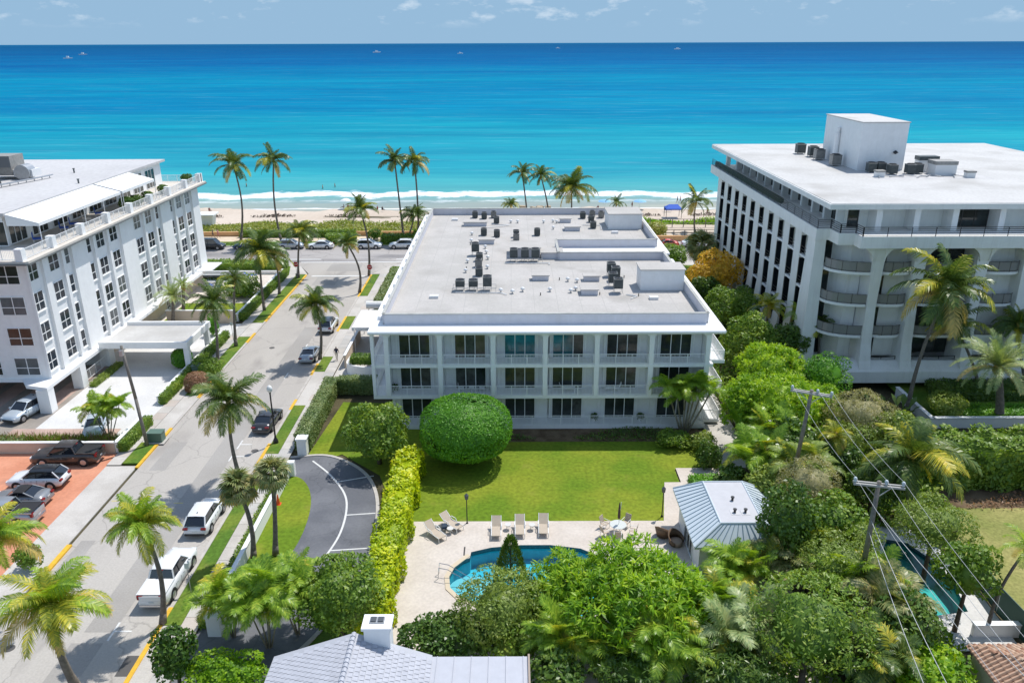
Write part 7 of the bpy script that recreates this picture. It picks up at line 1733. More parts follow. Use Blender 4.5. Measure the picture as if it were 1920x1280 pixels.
LO = lounge_chair(); LO.location = (-1.25, 51.75, .06); LO['label'] = 'tan sling lounger facing the pool, left one of the row of three'; LO['group'] = 'sun loungers on the pool deck'
clone(LO, (.55, 51.95, .06), 0, 'tan sling lounger facing the pool, middle one of the row of three'); clone(LO, (2.35, 52.05, .06), -.03, 'tan sling lounger facing the pool, right one of the row of three')
clone(LO, (-5.9, 51.35, .06), R(42), 'tan sling lounger turned sideways by the lime hedge, nearer one'); clone(LO, (-4.75, 52.55, .06), R(48), 'tan sling lounger turned sideways below the pool lamp, farther one')
def wire_table(x, y, label):
    t = thing('wire_side_table', label, 'side table', (x, y, .06), group='white wire side tables')
    MB().lathe((0, 0, .43), [(.26, 0), (.26, .03)], 16).build('table_top', mat('pale_wire_top', (.62, .60, .56), .5), t, world=False)
    for k in range(4): MB().path([(.24 * math.cos(k * 1.57 + .4), .24 * math.sin(k * 1.57 + .4), 0), (.08 * math.cos(k * 1.57), .08 * math.sin(k * 1.57), .2), (.22 * math.cos(k * 1.57 + .4), .22 * math.sin(k * 1.57 + .4), .43)], [.018] * 3, 4).build('leg', WHITE2, t, world=False)
wire_table(-.36, 52.2, 'white wire side table between left and middle loungers'); wire_table(1.48, 52.15, 'white wire side table between middle and right loungers'); wire_table(-4.75, 51.7, 'small wire side table between the two turned loungers')
tg = MB().add([(-.2, -.35, 0), (.25, -.3, 0), (.2, .3, 0), (-.25, .35, 0), (-.15, -.3, .16), (.2, -.25, .2), (.16, .25, .18), (-.2, .3, .14)], [(0, 3, 2, 1), (4, 5, 6, 7), (0, 1, 5, 4), (1, 2, 6, 5), (2, 3, 7, 6), (3, 0, 4, 7)]).build('towel', mat('dark_blue_towel', (.03, .05, .08), .9)); tg.location = (-5.2, 52.0, .42); tag(tg, 'dark blue towel heaped between the turned loungers', 'towel')
# dining set with a closed parasol
dt = thing('dining_table', 'round pale patio table with a closed brown parasol', 'table', (8.0, 51.7, .06))
MB().lathe((0, 0, .70), [(.62, 0), (.64, .02), (.62, .04)], 20).build('table_top', mat('pale_glass_top', (.60, .62, .58), .2), dt, world=False)
for k in range(4): a = k * 1.57 + .7; MB().path([(.5 * math.cos(a), .5 * math.sin(a), 0), (.15 * math.cos(a), .15 * math.sin(a), .35), (.45 * math.cos(a), .45 * math.sin(a), .70)], [.022] * 3, 5).build('leg', WHITE2, dt, world=False)
um = thing('parasol', 'closed brown parasol standing in the patio table', 'parasol', (8.05, 51.75, .8)); MB().tube((0, 0, 0), (.12, 0, 1.9), .02).build('pole', WHITE2, um, world=False)
MB().lathe((0, 0, 0), [(.05, .45), (.11, .55), (.10, 1.0), (.07, 1.5), (.02, 1.9)], 10).build('folded_canopy', mat('brown_canvas', (.12, .07, .05), .9), um, world=False)
for k, (a, lab) in enumerate(((2.5, 'far left'), (.9, 'far right'), (-.3, 'near right'), (-1.7, 'near'), (3.6, 'near left'))):
    t = thing('patio_chair', 'tan sling patio chair on the %s side of the round table' % lab, 'chair', (8.0 + 1.15 * math.cos(a), 51.7 + 1.0 * math.sin(a), .06), a - math.pi / 2, 'patio chairs round the table')
    MB().obox((0, 0, .42), (.5, .48, .03)).build('seat', SLING, t, world=False)
    MB().add([(-.25, .22, .42), (.25, .22, .42), (.25, .38, .98), (-.25, .38, .98), (-.25, .25, .42), (.25, .25, .42), (.25, .41, .98), (-.25, .41, .98)], [(0, 1, 2, 3), (7, 6, 5, 4), (0, 3, 7, 4), (1, 5, 6, 2), (3, 2, 6, 7)]).build('backrest', SLING, t, world=False)
    for sx in (-1, 1):
        MB().path([(sx * .27, -.25, 0), (sx * .27, -.24, .62), (sx * .27, .25, .64)], [.02] * 3, 5).build('arm', WHITE2, t, world=False); MB().tube((sx * .25, .24, 0), (sx * .25, .24, .45), .02, n=5).build('leg', WHITE2, t, world=False)
for i, (x, y, rz, lab) in enumerate(((11.35, 51.2, 2.6, 'round brown wicker armchair on the deck, far one of two'), (12.1, 50.1, .6, 'round brown wicker armchair on the deck, near one of two'))):
    t = thing('wicker_chair', lab, 'chair', (x, y, .06), rz, 'wicker armchairs')
    vs = []; fs = []; n = 14
    for k in range(n + 1):
        a = -2.3 + 4.6 * k / n; h = .45 + .65 * math.cos(a / 2.3 * 1.4) ** 2
        vs += [(.48 * math.sin(a), .48 * math.cos(a), .1), (.66 * math.sin(a), .62 * math.cos(a), h), (.56 * math.sin(a), .54 * math.cos(a), h)]
    for k in range(n): a = 3 * k; fs += [(a, a + 3, a + 4, a + 1), (a + 1, a + 4, a + 5, a + 2), (a + 2, a + 5, a + 3, a)]
    MB().add(vs, fs).build('shell', TANW, t, world=False, smooth=True); MB().lathe((0, 0, .08), [(.46, 0), (.5, .22), (.44, .34), (.1, .36)], 16).build('cushion', mat('beige_cushion', (.42, .33, .25), .9), t, world=False, smooth=True)
# pool hand rail, lamps
hr = thing('pool_handrail', 'bent steel handrail at the pool steps', 'handrail', (-4.6, 46.6, .06)); 
for dy in (0, .55): MB().path([(-5.2, 46.2 + dy, .06), (-5.15, 46.2 + dy, .95), (-4.5, 46.0 + dy, .95), (-3.0, 45.6 + dy, .2), (-2.9, 45.6 + dy, -.5)], [.025] * 5, 6).build('rail', CHROME, hr)
tag(MB().box(-3.6, -3.5, 48.9, 49.9, .061, .10).build('drain_cover', BRONZE), 'thin bronze strip set in the deck beside the pool corner', 'drain')
def pool_lamp(x, y, label):
    t = thing('garden_lamp', label, 'lamp post', (x, y, .02), group='black garden lamps by the lawn')
    MB().lathe((0, 0, 0), [(.10, 0), (.10, .06), (.045, .12), (.035, 2.1), (.05, 2.15)], 8).build('post', BLACKM, t, world=False)
    MB().lathe((0, 0, 2.15), [(.07, 0), (.13, .05), (.17, .38), (.10, .45), (.03, .55)], 8).build('lantern', mat('smoky_lantern', (.10, .10, .11), .2), t, world=False)
pool_lamp(-3.54, 53.05, 'black garden lamp post above the turned loungers'); pool_lamp(11.77, 53.95, 'black garden lamp post left of the cabana')

# ================================================================ STREET FURNITURE AND WALLS
def lamp(x, y, label):
    t = thing('street_lamp', label, 'street lamp', (x, y, .12))
    MB().lathe((0, 0, 0), [(.26, 0), (.24, .25), (.12, .5), (.085, .7), (.07, 5.0), (.10, 5.05), (.06, 5.15)], 10).build('post', BLACKM, t, world=False)
    MB().lathe((0, 0, 5.15), [(.12, 0), (.24, .15), (.27, .38), (.18, .58), (.05, .68)], 12).build('globe', mat('white_lamp_globe', (.8, .8, .78), .3), t, world=False, smooth=True)
car('white car half hidden by the feathery areca clump and border', 'sedan', (-40.2, 69.2, .03), -H + .3, P_PALE, None, None)
lamp(-22.1, 66.4, 'black street lamp with a white globe on the right verge')
up_ = thing('utility_pole', 'leaning grey wooden pole standing on the left verge by the green cabinet', 'utility pole', (-33.9, 65.9, .1)); MB().path([(0, 0, 0), (-.3, .05, 4.8), (-.75, .1, 9.9)], [.17, .15, .12], 8).build('pole', WOODP, up_, world=False, smooth=True); MB().obox((-.72, -.15, 9.3), (.3, .25, .5)).build('fitting', GALV, up_, world=False)
def stop(x, y, label, rz=0.0):
    t = thing('stop_sign', label, 'stop sign', (x, y, .1), rz, 'stop signs at the shore road'); MB().tube((0, 0, 0), (0, 0, 2.9), .035, n=6).build('post', GALV, t, world=False)
    oc = [(.42 * math.cos(math.pi / 8 + k * math.pi / 4), .42 * math.sin(math.pi / 8 + k * math.pi / 4)) for k in range(8)]
    vs = [(a, -.04, 2.5 + b_) for a, b_ in oc] + [(a, -.06, 2.5 + b_) for a, b_ in oc]; MB().add(vs, [tuple(range(8)), tuple(range(15, 7, -1))] + [(i, 8 + i, 8 + (i + 1) % 8, (i + 1) % 8) for i in range(8)]).build('sign_plate', mat('stop_red', (.50, .02, .02), .4), t, world=False)
    oc = [(a * 1.06, b_ * 1.06) for a, b_ in oc]; MB().add([(a, -.035, 2.5 + b_) for a, b_ in oc] + [(a, -.05, 2.5 + b_) for a, b_ in oc], [tuple(range(8)), tuple(range(15, 7, -1))] + [(i, 8 + i, 8 + (i + 1) % 8, (i + 1) % 8) for i in range(8)]).build('sign_border', WHITE2, t, world=False)
    fc = bpy.data.curves.new('lettering', 'FONT'); fc.body = 'STOP'; fc.size = .30; fc.extrude = .004; fc.align_x = 'CENTER'; fc.align_y = 'CENTER'; fc.materials.append(WHITE2)
    o = bpy.data.objects.new('tmp', fc); COL.objects.link(o); m2 = bpy.data.meshes.new_from_object(o.evaluated_get(bpy.context.evaluated_depsgraph_get())); bpy.data.objects.remove(o)
    m2.name = 'lettering'; o = bpy.data.objects.new('lettering', m2); COL.objects.link(o); o.parent = t; o.location = (0, -.066, 2.5); o.rotation_euler = (math.pi / 2, 0, 0)
stop(-33.9, 121.3, 'red stop sign on the left corner in front of a palm trunk'); stop(-22.0, 119.5, 'red stop sign on the right corner in front of a palm trunk')
def sign(x, y, label, rz=0, h=2.3):
    t = thing('parking_sign', label, 'sign', (x, y, .1), rz, 'small parking signs'); MB().tube((0, 0, 0), (0, 0, h), .03, n=6).build('post', GALV, t, world=False); MB().obox((0, -.03, h - .15), (.3, .02, .42)).build('sign_plate', mat('pale_sign', (.55, .6, .58), .5), t, world=False)
sign(*(-21.89, 44.78), 'grey parking sign on the verge beside the white pickup'); sign(*(-34.99, 93.76), 'small green sign beside the driveway palm', 0, 2.4)
cbx = thing('utility_cabinet', 'green utility cabinet on a concrete pad by the left kerb', 'cabinet', (*(-33.39, 66.87), .1)); MB().box(-.65, .65, -.45, .45, .06, .95).build('casing', mat('cabinet_green', (.10, .17, .13), .5), cbx, world=False); MB().box(-.7, .7, -.5, .5, .95, 1.02).build('lid', MATS['cabinet_green'], cbx, world=False); MB().box(-.9, .9, -.7, .7, 0, .06).build('pad', KERB, cbx, world=False)
cb2 = thing('utility_cabinet', 'green cabinet top showing behind the rusty shrub', 'cabinet', (*(-35.15, 82.49), .1)); MB().box(-.6, .6, -.4, .4, 0, 1.3).build('casing', MATS['cabinet_green'], cb2, world=False); MB().box(-.66, .66, -.46, .46, 1.3, 1.37).build('lid', MATS['cabinet_green'], cb2, world=False)
tag(MB().lathe((*(-34.28, 122.32), .12), [(.14, 0), (.14, .1), (.10, .12), (.10, .5), (.13, .52), (.06, .7), (.02, .74)], 10).build('fire_hydrant', mat('hydrant_green', (.12, .16, .05), .5)), 'small fire hydrant on the left street corner', 'hydrant')
cone = thing('traffic_cone', 'orange traffic cone on the island lawn by the gate pier', 'traffic cone', (*(-19.02, 55.95), .02)); MB().lathe((0, 0, .03), [(.17, 0), (.04, .85)], 10).build('cone', mat('cone_orange', (.75, .10, .02), .5), cone, world=False); MB().box(-.22, .22, -.22, .22, 0, .03).build('base', MATS['cone_orange'], cone, world=False)
def wall(label, x0, x1, y0, y1, h, m=WHITE, z=0.0, name='garden_wall', capw=.06):
    t = thing(name, label, 'wall', ((x0 + x1) / 2, (y0 + y1) / 2, z)); MB().box(x0, x1, y0, y1, z, h - .07).build('masonry', m, t); MB().box(x0 - capw, x1 + capw, y0 - capw, y1 + capw, h - .07, h).build('cap', WHITE2 if m is not PEACH else m, t); return t
wall('long low white wall between pavement hedge and island lawn', -19.4, -19.2, 41.6, 60.2, 1.15, z=0.0)
wall('low white wall of the left block front garden along the pavement', -36.25, -36.02, 64.7, 70.6, 1.15)
wall('beige wall with a white cap behind the dark pickup truck', -62, -36.26, 64.62, 64.85, 1.15, BEIGE)
wall('low white wall between carport driveway and pavement hedge', -36.85, -36.6, 75.2, 94.8, .95)
wall('low white wall between the left pool garden and its hedge', -37.05, -36.8, 101.4, 124.2, 1.1)
wall('beige courtyard wall behind the carport palms', -46.0, -37.1, 100.55, 100.8, 1.9, BEIGE)
wall('white wall along the far edge of the left pool', -58, -38, 124.7, 124.9, .6)
wall('peach beach wall, left stretch beyond the shore pavement', -120, -8.0, 151.7, 152.0, .95, PEACH)
wall('peach wall beside the beach ramp beyond the red car', 22.5, 40, 146.4, 146.8, 1.1, PEACH)
wall('white retaining wall of the raised garden, stretch facing the camera', 40.6, 75, 69.1, 69.4, 1.1)
wall('white retaining wall of the raised garden, side stretch', 40.3, 40.6, 69.1, 76.5, 1.1)
wall('low white wall between the trees at bottom right', 28.8, 33.2, 40.2, 40.5, 1.0)
t = thing('gate_pier', 'white square gate pier at the far end of the long wall', 'pier', (*(-19.06, 64.47), 0)); MB().box(-.42, .42, -.42, .42, 0, 1.55).build('masonry', WHITE, t, world=False); MB().box(-.5, .5, -.5, .5, 1.55, 1.7).build('cap', WHITE2, t, world=False)
t = thing('gate_pier', 'white square gate pier at the near end of the long wall', 'pier', (*(-18.82, 40.94), 0)); MB().box(-.42, .42, -.42, .42, 0, 1.45).build('masonry', WHITE, t, world=False); MB().box(-.5, .5, -.5, .5, 1.45, 1.6).build('cap', WHITE2, t, world=False); MB().box(-.12, .12, -.12, .12, 1.6, 1.68).build('light', GALV, t, world=False)
t = thing('gate_pier', 'white pier with an orange banner at the far end of the low wall', 'pier', (-19.1, 60.6, 0)); MB().box(-.3, .3, -.25, .25, 0, 1.35).build('masonry', WHITE, t, world=False)
# curved planter wall by the facade
pts = smooth_open([(-18.6, 85.4), (-18.6, 83.4), (-17.3, 82.4), (-15, 81.9), (-13.3, 81.8)], 5)
o = strip('planter_wall', pts, .22, .0, WHITE, 1.25); tag(o, 'curved white planter wall holding a hedge beside the facade', 'wall')
wall('pale service wall beside the entrance canopy', -19.3, -19.1, 84.9, 94.5, 1.6, BEIGE)
# green fence at right
gf = thing('green_fence', 'dark green screen fence beside the dry lawn', 'fence', (32, 42, 0))
for i, (p, q) in enumerate((((32.0, 46.5), (31.6, 42.5)), ((31.6, 42.5), (31.8, 38.0)))):
    dx, dy = q[0] - p[0], q[1] - p[1]; MB().obox(((p[0] + q[0]) / 2, (p[1] + q[1]) / 2, 1.0), (math.hypot(dx, dy), .05, 1.9), math.atan2(dy, dx)).build('screen', mat('green_screen', (.03, .09, .07), .6), gf)
    MB().tube((p[0], p[1], 0), (p[0], p[1], 2.1), .04).build('post', GALV, gf)
# beach ramp railings
rl = thing('ramp_railing', 'weathered timber railing of the beach ramp, rear line', 'railing', (32, 156, 0))
def rline(t, p0, p1, z0, z1, h, n, m):
    for k in range(n + 1):
        s = k / n; x, y, z = p0[0] + (p1[0] - p0[0]) * s, p0[1] + (p1[1] - p0[1]) * s, z0 + (z1 - z0) * s; MB().box(x - .07, x + .07, y - .06, y + .06, z, z + h).build('post', WOODP, t)
    for hh in (h, h * .5): MB().tube((p0[0], p0[1], z0 + hh), (p1[0], p1[1], z1 + hh), .07, n=4).build('rail', WOODP, t)
rline(rl, (25.5, 157.5), (50, 157.5), 0.3, 0.3, 1.6, 11, WOODP)
r2 = thing('ramp_railing', 'weathered timber railing of the beach ramp, front line', 'railing', (32, 150, 0)); rline(r2, (27.0, 150.6), (50, 150.6), .1, .1, 1.2, 11, WOODP)
sheet('ramp_deck', rect(25.8, 52, 150.8, 157.3), .22, mat('sandy_ramp', (.55, .47, .38), .9, var=.1))
# power poles and lines
def pole(x, y, h, label, lean=(0, 0), arm=0.42, al=3.0):
    t = thing('power_pole', label, 'power pole', (x, y, 0), group='power poles in the thicket'); T = Vector((lean[0], lean[1], h))
    MB().path([(0, 0, 0), (T.x * .5, T.y * .5, h * .5), tuple(T)], [.20, .17, .13], 8).build('pole', WOODP, t, world=False, smooth=True)
    ends = []
    u = Vector((math.cos(-arm), math.sin(-arm), 0)); w_ = Vector((-u.y, u.x, 0))
    for s in (-.14, .14): MB().obox(tuple(T + w_ * s + Vector((0, 0, -.25))), (al, .10, .12), -arm).build('crossarm', mat('pale_crossarm', (.42, .41, .38), .8), t, world=False)
    for k in (-.47, 0.14, .47):
        q = T + u * al * k + Vector((0, 0, -.19)); MB().lathe(tuple(q), [(.05, 0), (.11, .08), (.06, .14), (.12, .22), (.05, .32)], 8).build('insulator', mat('porcelain', (.55, .62, .66), .3), t, world=False, smooth=True); ends.append(Vector((x, y, 0)) + q + Vector((0, 0, .3)))
    for s in (-1, 1): MB().tube(tuple(T + Vector((0, 0, -1.1))), tuple(T + u * al * .28 * s + Vector((0, 0, -.3))), .03, n=4).build('brace', GALV, t, world=False)
    return ends
E1 = pole(21.3, 53.6, 11.2, 'grey wooden power pole with a double arm, farther one', (.6, -.4), .45, 2.9)
E2 = pole(21.3, 40.6, 11.0, 'grey wooden power pole with a double arm, nearer one', (0.1, 0), .22, 2.8)
E3 = [Vector((19.2 + k * 1.3, 18.0, 11.6)) for k in range(3)]
def wire(a, b_, sag, label, r_=.011):
    pts = [(a + (b_ - a) * (k / 14)) - Vector((0, 0, sag * 4 * (k / 14) * (1 - k / 14))) for k in range(15)]
    tag(MB().path([tuple(p) for p in pts], [r_] * 15, 4).build('power_line', mat('wire_grey', (.42, .43, .43), .5)), label, 'power line', 'power lines between the poles')
for k, w_ in enumerate(('left', 'middle', 'right')):
    wire(E1[k], E2[k], .35, 'power line between the two poles, %s one' % w_); wire(E2[k], E3[k], .6, 'power line running from the near pole out of the frame, %s one' % w_)
for k, (a, b_) in enumerate(((Vector((21.3, 40.6, 8.4)), Vector((18.2, 18, 8.6))), (Vector((21.3, 40.6, 7.6)), Vector((17.0, 18, 7.8))), (Vector((21.3, 40.6, 9.3)), Vector((23.5, 18, 9.6))))):
    wire(a, b_, .7, 'lower service line hanging from the near pole, %s one' % ('upper', 'lowest', 'right')[k], .018)
# terrace furniture of the left penthouse
for i, (y, m_, lab) in enumerate(((82.2, BLUEF, 'blue sling chair at the near end of the penthouse terrace'), (87.5, BLUEF, 'blue cushioned chair behind the second balustrade bay'), (92.5, mat('cream_screen', (.6, .56, .5), .8), 'cream cabinet chair under the long awning'), (95.5, BLUEF, 'blue cushioned chair near the awning gap'), (89.6, BLUEF, 'blue chair beside the awning post'))):
    t = thing('terrace_chair', lab, 'chair', (-49.8, y, 15.56), .5, 'penthouse terrace chairs')
    MB().obox((0, 0, .4), (.9, .8, .12)).build('seat', m_, t, world=False); MB().obox((-.42, 0, .75), (.1, .8, .6)).build('backrest', m_, t, world=False)
    for sx in (-1, 1):
        for sy in (-1, 1): MB().tube((sx * .38, sy * .34, 0), (sx * .38, sy * .34, .36), .03, n=4).build('leg', WHITE2, t, world=False)
for i, (y, s, lab) in enumerate(((99.5, .9, 'clipped bush in the gap between the awnings'), (102.2, .75, 'dark bush under the shorter awning'), (105.5, .7, 'ball shaped bush behind the balustrade'), (110.6, .7, 'ball shaped bush near the far end of the terrace'), (119.2, .8, 'ball shaped bush on the far terrace corner'))):
    tree('potted_bush', lab, 'plant', (-48.2, y, 15.56 + s), s * .8, s * .7, LF_DARK, .2, 1.2, smooth_=True, trunk=False, part='foliage', core=.88, base=15.56, group='bushes on the penthouse terrace')
# left pool
t = thing('swimming_pool', 'turquoise rectangular pool beside the left block', 'swimming pool', (-48, 121, .04)); MB().box(-54.0, -44.9, 120.4, 124.1, .04, .06).build('basin', POOLT, t); MB().box(-54.0, -44.9, 120.4, 124.1, .061, .09).build('water', WATER, t)
for bx in ((-54.3, -44.6, 120.1, 120.4), (-54.3, -44.6, 124.1, 124.4), (-44.9, -44.6, 120.4, 124.1)): MB().box(*bx, .04, .16).build('coping', WHITE2, t)
for k, (x, y, lab) in enumerate(((-41.8, 122.8, 'blue lounger beside the left pool, farthest'), (-42.4, 121.2, 'blue lounger beside the left pool, middle'), (-45.2, 116.6, 'blue lounger in front of the left pool'), (-42.9, 119.6, 'blue lounger beside the left pool, third from far'))):
    c = clone(LO, (x, y, .04), R(100), lab, 'blue loungers at the left pool')
    for ch in c.children:
        if ch.name.startswith(('seat', 'backrest')):
            ch.data = ch.data.copy(); ch.data.materials[0] = BLUEF

# things on the balconies of the centre building
def bchair(x, z, rz, label, long=False):
    t = thing('balcony_chair', label, 'chair', (x, 70.2, z), rz, 'white balcony furniture')
    MB().obox((0, 0, .4), (1.3 if long else .5, .5, .05)).build('seat', WHITE2, t, world=False); MB().add([(-.68 if long else -.25, -.25, .4), (-.68 if long else -.25, .25, .4), (-.9 if long else -.32, .25, .95), (-.9 if long else -.32, -.25, .95)], [(0, 1, 2, 3)]).build('backrest', WHITE2, t, world=False)
    for sx in ((-.6, .6) if long else (-.22, .22)):
        for sy in (-.22, .22): MB().tube((sx, sy, 0), (sx, sy, .4), .02, n=4).build('leg', WHITE2, t, world=False)
bchair(-4.9, 3.54, 0, 'white chair on the middle balcony above the topiary, left'); bchair(-2.9, 3.54, math.pi, 'white chair on the middle balcony above the topiary, right')
bchair(5.4, 3.54, 0, 'white lounger on the middle floor, fourth bay', True); bchair(9.6, 3.54, math.pi, 'white lounger on the middle floor, fifth bay', True); bchair(15.2, 3.54, math.pi, 'white chair on the middle floor behind the foxtail palms')
t = thing('balcony_table', 'small white table between two chairs above the topiary', 'table', (-3.9, 70.2, 3.54)); MB().box(-.25, .25, -.25, .25, .42, .46).build('table_top', WHITE2, t, world=False); MB().tube((0, 0, 0), (0, 0, .42), .05).build('pedestal', WHITE2, t, world=False)
for (x, z, lab) in ((-11.3, 3.54, 'potted plant at the left end of the middle balcony'), (8.0, .37, 'potted plant on the ground terrace below the fifth column'), (12.5, .37, 'potted plant on the ground terrace below the sixth column')):
    t = thing('potted_plant', lab, 'plant', (x, 70.2, z)); MB().lathe((0, 0, 0), [(.14, 0), (.22, .38), (.2, .4)], 10).build('pot', WHITE2, t, world=False)
    n = 160; D = rand_dirs(n, .5); V, F_ = leaves(D * .08 + np.array([0, 0, .45]), D, rand_dirs(n), .4, .08); o = bpy.data.objects.new('foliage', np_mesh('foliage', V, F_, LF_DARK)); COL.objects.link(o); o.parent = t

# ================================================================ PEOPLE
SKIN = mat('skin', (.42, .24, .16), .6)
def person(label, loc, rz=0.0, top=(.03, .04, .07), low=(.45, .40, .33), stride=.18, h=1.75, pose='walk', shirtless=False, group=None, hair=(.05, .035, .025)):
    me = bpy.data.meshes.new('body'); s = h / 1.75
    hip = .92; J = {'pelvis': (0, 0, hip), 'waist': (0, 0, 1.10), 'chest': (0, 0, 1.34), 'neck': (0, 0, 1.50), 'head': (.01, 0, 1.60), 'crown': (.02, 0, 1.72)}
    st = stride; arms = .12 if pose == 'walk' else .05
    for sd, k in ((1, 'L'), (-1, 'R')):
        f = st * sd
        J['hip' + k] = (0, .10 * sd, hip - .03); J['knee' + k] = (f * .6 + .04, .10 * sd, .50); J['ank' + k] = (f * 1.2 - .03, .10 * sd, .09); J['toe' + k] = (f * 1.2 + .15, .11 * sd, .03)
        J['sh' + k] = (0, .19 * sd, 1.41); J['elb' + k] = (-f * arms * 3, .25 * sd, 1.13); J['wri' + k] = (-f * arms * 5 + .08, .25 * sd, .90); J['hand' + k] = (-f * arms * 5 + .11, .25 * sd, .80)
    if pose == 'sit':
        dz = -.80
        for k in list(J): J[k] = (J[k][0], J[k][1], J[k][2] + dz)
        for sd, k in ((1, 'L'), (-1, 'R')):
            J['hip' + k] = (0, .1 * sd, .12); J['knee' + k] = (.42, .14 * sd, .32); J['ank' + k] = (.75, .12 * sd, .08); J['toe' + k] = (.88, .12 * sd, .12)
    names = list(J); idx = {k: i for i, k in enumerate(names)}
    E_ = [('pelvis', 'waist'), ('waist', 'chest'), ('chest', 'neck'), ('neck', 'head'), ('head', 'crown')]
    for k in 'LR': E_ += [('pelvis', 'hip' + k), ('hip' + k, 'knee' + k), ('knee' + k, 'ank' + k), ('ank' + k, 'toe' + k), ('chest', 'sh' + k), ('sh' + k, 'elb' + k), ('elb' + k, 'wri' + k), ('wri' + k, 'hand' + k)]
    me.from_pydata([tuple(c * s for c in J[k]) for k in names], [(idx[a], idx[b_]) for a, b_ in E_], [])
    o = bpy.data.objects.new('tmp', me); COL.objects.link(o)
    m_ = o.modifiers.new('s', 'SKIN'); RD = {'pelvis': (.15, .12), 'waist': (.14, .11), 'chest': (.17, .12), 'neck': (.06, .06), 'head': (.10, .085), 'crown': (.07, .06), 'hip': (.09, .09), 'knee': (.06, .06), 'ank': (.04, .04), 'toe': (.04, .03), 'sh': (.065, .06), 'elb': (.045, .045), 'wri': (.03, .03), 'hand': (.035, .02)}
    for k, v in idx.items():
        r_ = RD[k.rstrip('LR')] if k[-1] in 'LR' else RD[k]; me.skin_vertices[0].data[v].radius = (r_[0] * s, r_[1] * s)
    me.skin_vertices[0].data[idx['pelvis']].use_root = True
    o.modifiers.new('d', 'SUBSURF').levels = 1
    dg = bpy.context.evaluated_depsgraph_get(); ev = o.evaluated_get(dg); m2 = bpy.data.meshes.new_from_object(ev); bpy.data.objects.remove(o)
    m2.name = 'body'; m2.shade_smooth(); m2.materials.clear()
    cm = [SKIN, mat('top_%s' % (top,), top, .9), mat('low_%s' % (low,), low, .9), mat('hair_%s' % (hair,), hair, .8), mat('shoe_dark', (.05, .05, .05), .8)]
    for q in cm: m2.materials.append(q)
    z0 = -.80 if pose == 'sit' else 0
    for p in m2.polygons:
        c = p.center / s; zz = c.z - z0; i = 0
        if zz > 1.66 or (zz > 1.56 and c.x < -.01): i = 3
        elif 1.02 < zz < 1.48 and abs(c.y) < .24: i = 0 if shirtless else 1
        elif zz > 1.02: i = 0
        elif (pose == 'sit' and c.x < .45 and zz > .8) or (zz > .52 and abs(c.y) < .19) or (low[2] > .3 and zz > .1 and abs(c.y) < .18): i = 2
        elif zz < .07: i = 4
        p.material_index = i
    t = thing('person', label, 'person', loc, rz, group); b_ = bpy.data.objects.new('body', m2); COL.objects.link(b_); b_.parent = t
    return t
person('man in dark shirt and pale trousers walking away on the right pavement', (*(-20.60, 86.99), .12), H, (.02, .03, .06), (.50, .44, .36))
person('walker in dark clothes on the shore pavement below the lifeguard hut', (*(-57.36, 150.40), .12), 0, (.05, .04, .04), (.05, .05, .06))
person('walker in pink shorts on the shore pavement below the lifeguard hut', (*(-56.33, 150.38), .12), 0, (.6, .25, .3), (.5, .15, .2))
BG = 'people on the beach'
for (p, lab, tp, ps) in (((*(38.66, 185.11), -.1), 'bather in blue at the water edge, left of the palm', (.05, .15, .3), 'walk'), ((*(39.28, 185.10), -.1), 'bather in red at the water edge, left of the palm', (.6, .05, .04), 'walk'),
                        ((*(27.03, 177.69), 0), 'person standing between the blue umbrellas', (.25, .13, .09), 'walk'), ((*(42.21, 170.34), .05), 'person in orange by the beach palm', (.6, .25, .08), 'walk'), ((*(19.39, 177.83), 0), 'person by the left blue umbrella', (.35, .12, .1), 'sit'),
                        ((*(-28.85, 176.91), .1), 'seated person in black on the sand', (.03, .03, .04), 'sit'), ((*(-30.03, 177.54), .1), 'seated person in red on the sand', (.45, .10, .08), 'sit'), ((*(-37.95, 179.53), .1), 'seated person in purple beside the pale umbrella', (.12, .04, .10), 'sit'), ((*(-36.98, 179.51), .1), 'seated person right of the pale umbrella', (.3, .10, .12), 'sit'), ((*(-67.30, 176.42), .1), 'seated person on the sand above the lifeguard hut', (.25, .10, .08), 'sit')):
    person(lab, p, random.random() * 6, tp, (.2, .12, .1), group=BG, pose=ps)
for (p, lab) in (((*(-48.96, 207.44), -.9), 'swimmer in the shallow water left of centre'), ((*(-46.28, 209.84), -.9), 'swimmer in the shallow water near the surf'), ((*(-69.91, 211.19), -.9), 'swimmer near the leftmost palm')):
    person(lab, p, 0, (.1, .06, .05), (.1, .06, .05), stride=0, group='swimmers', shirtless=True)
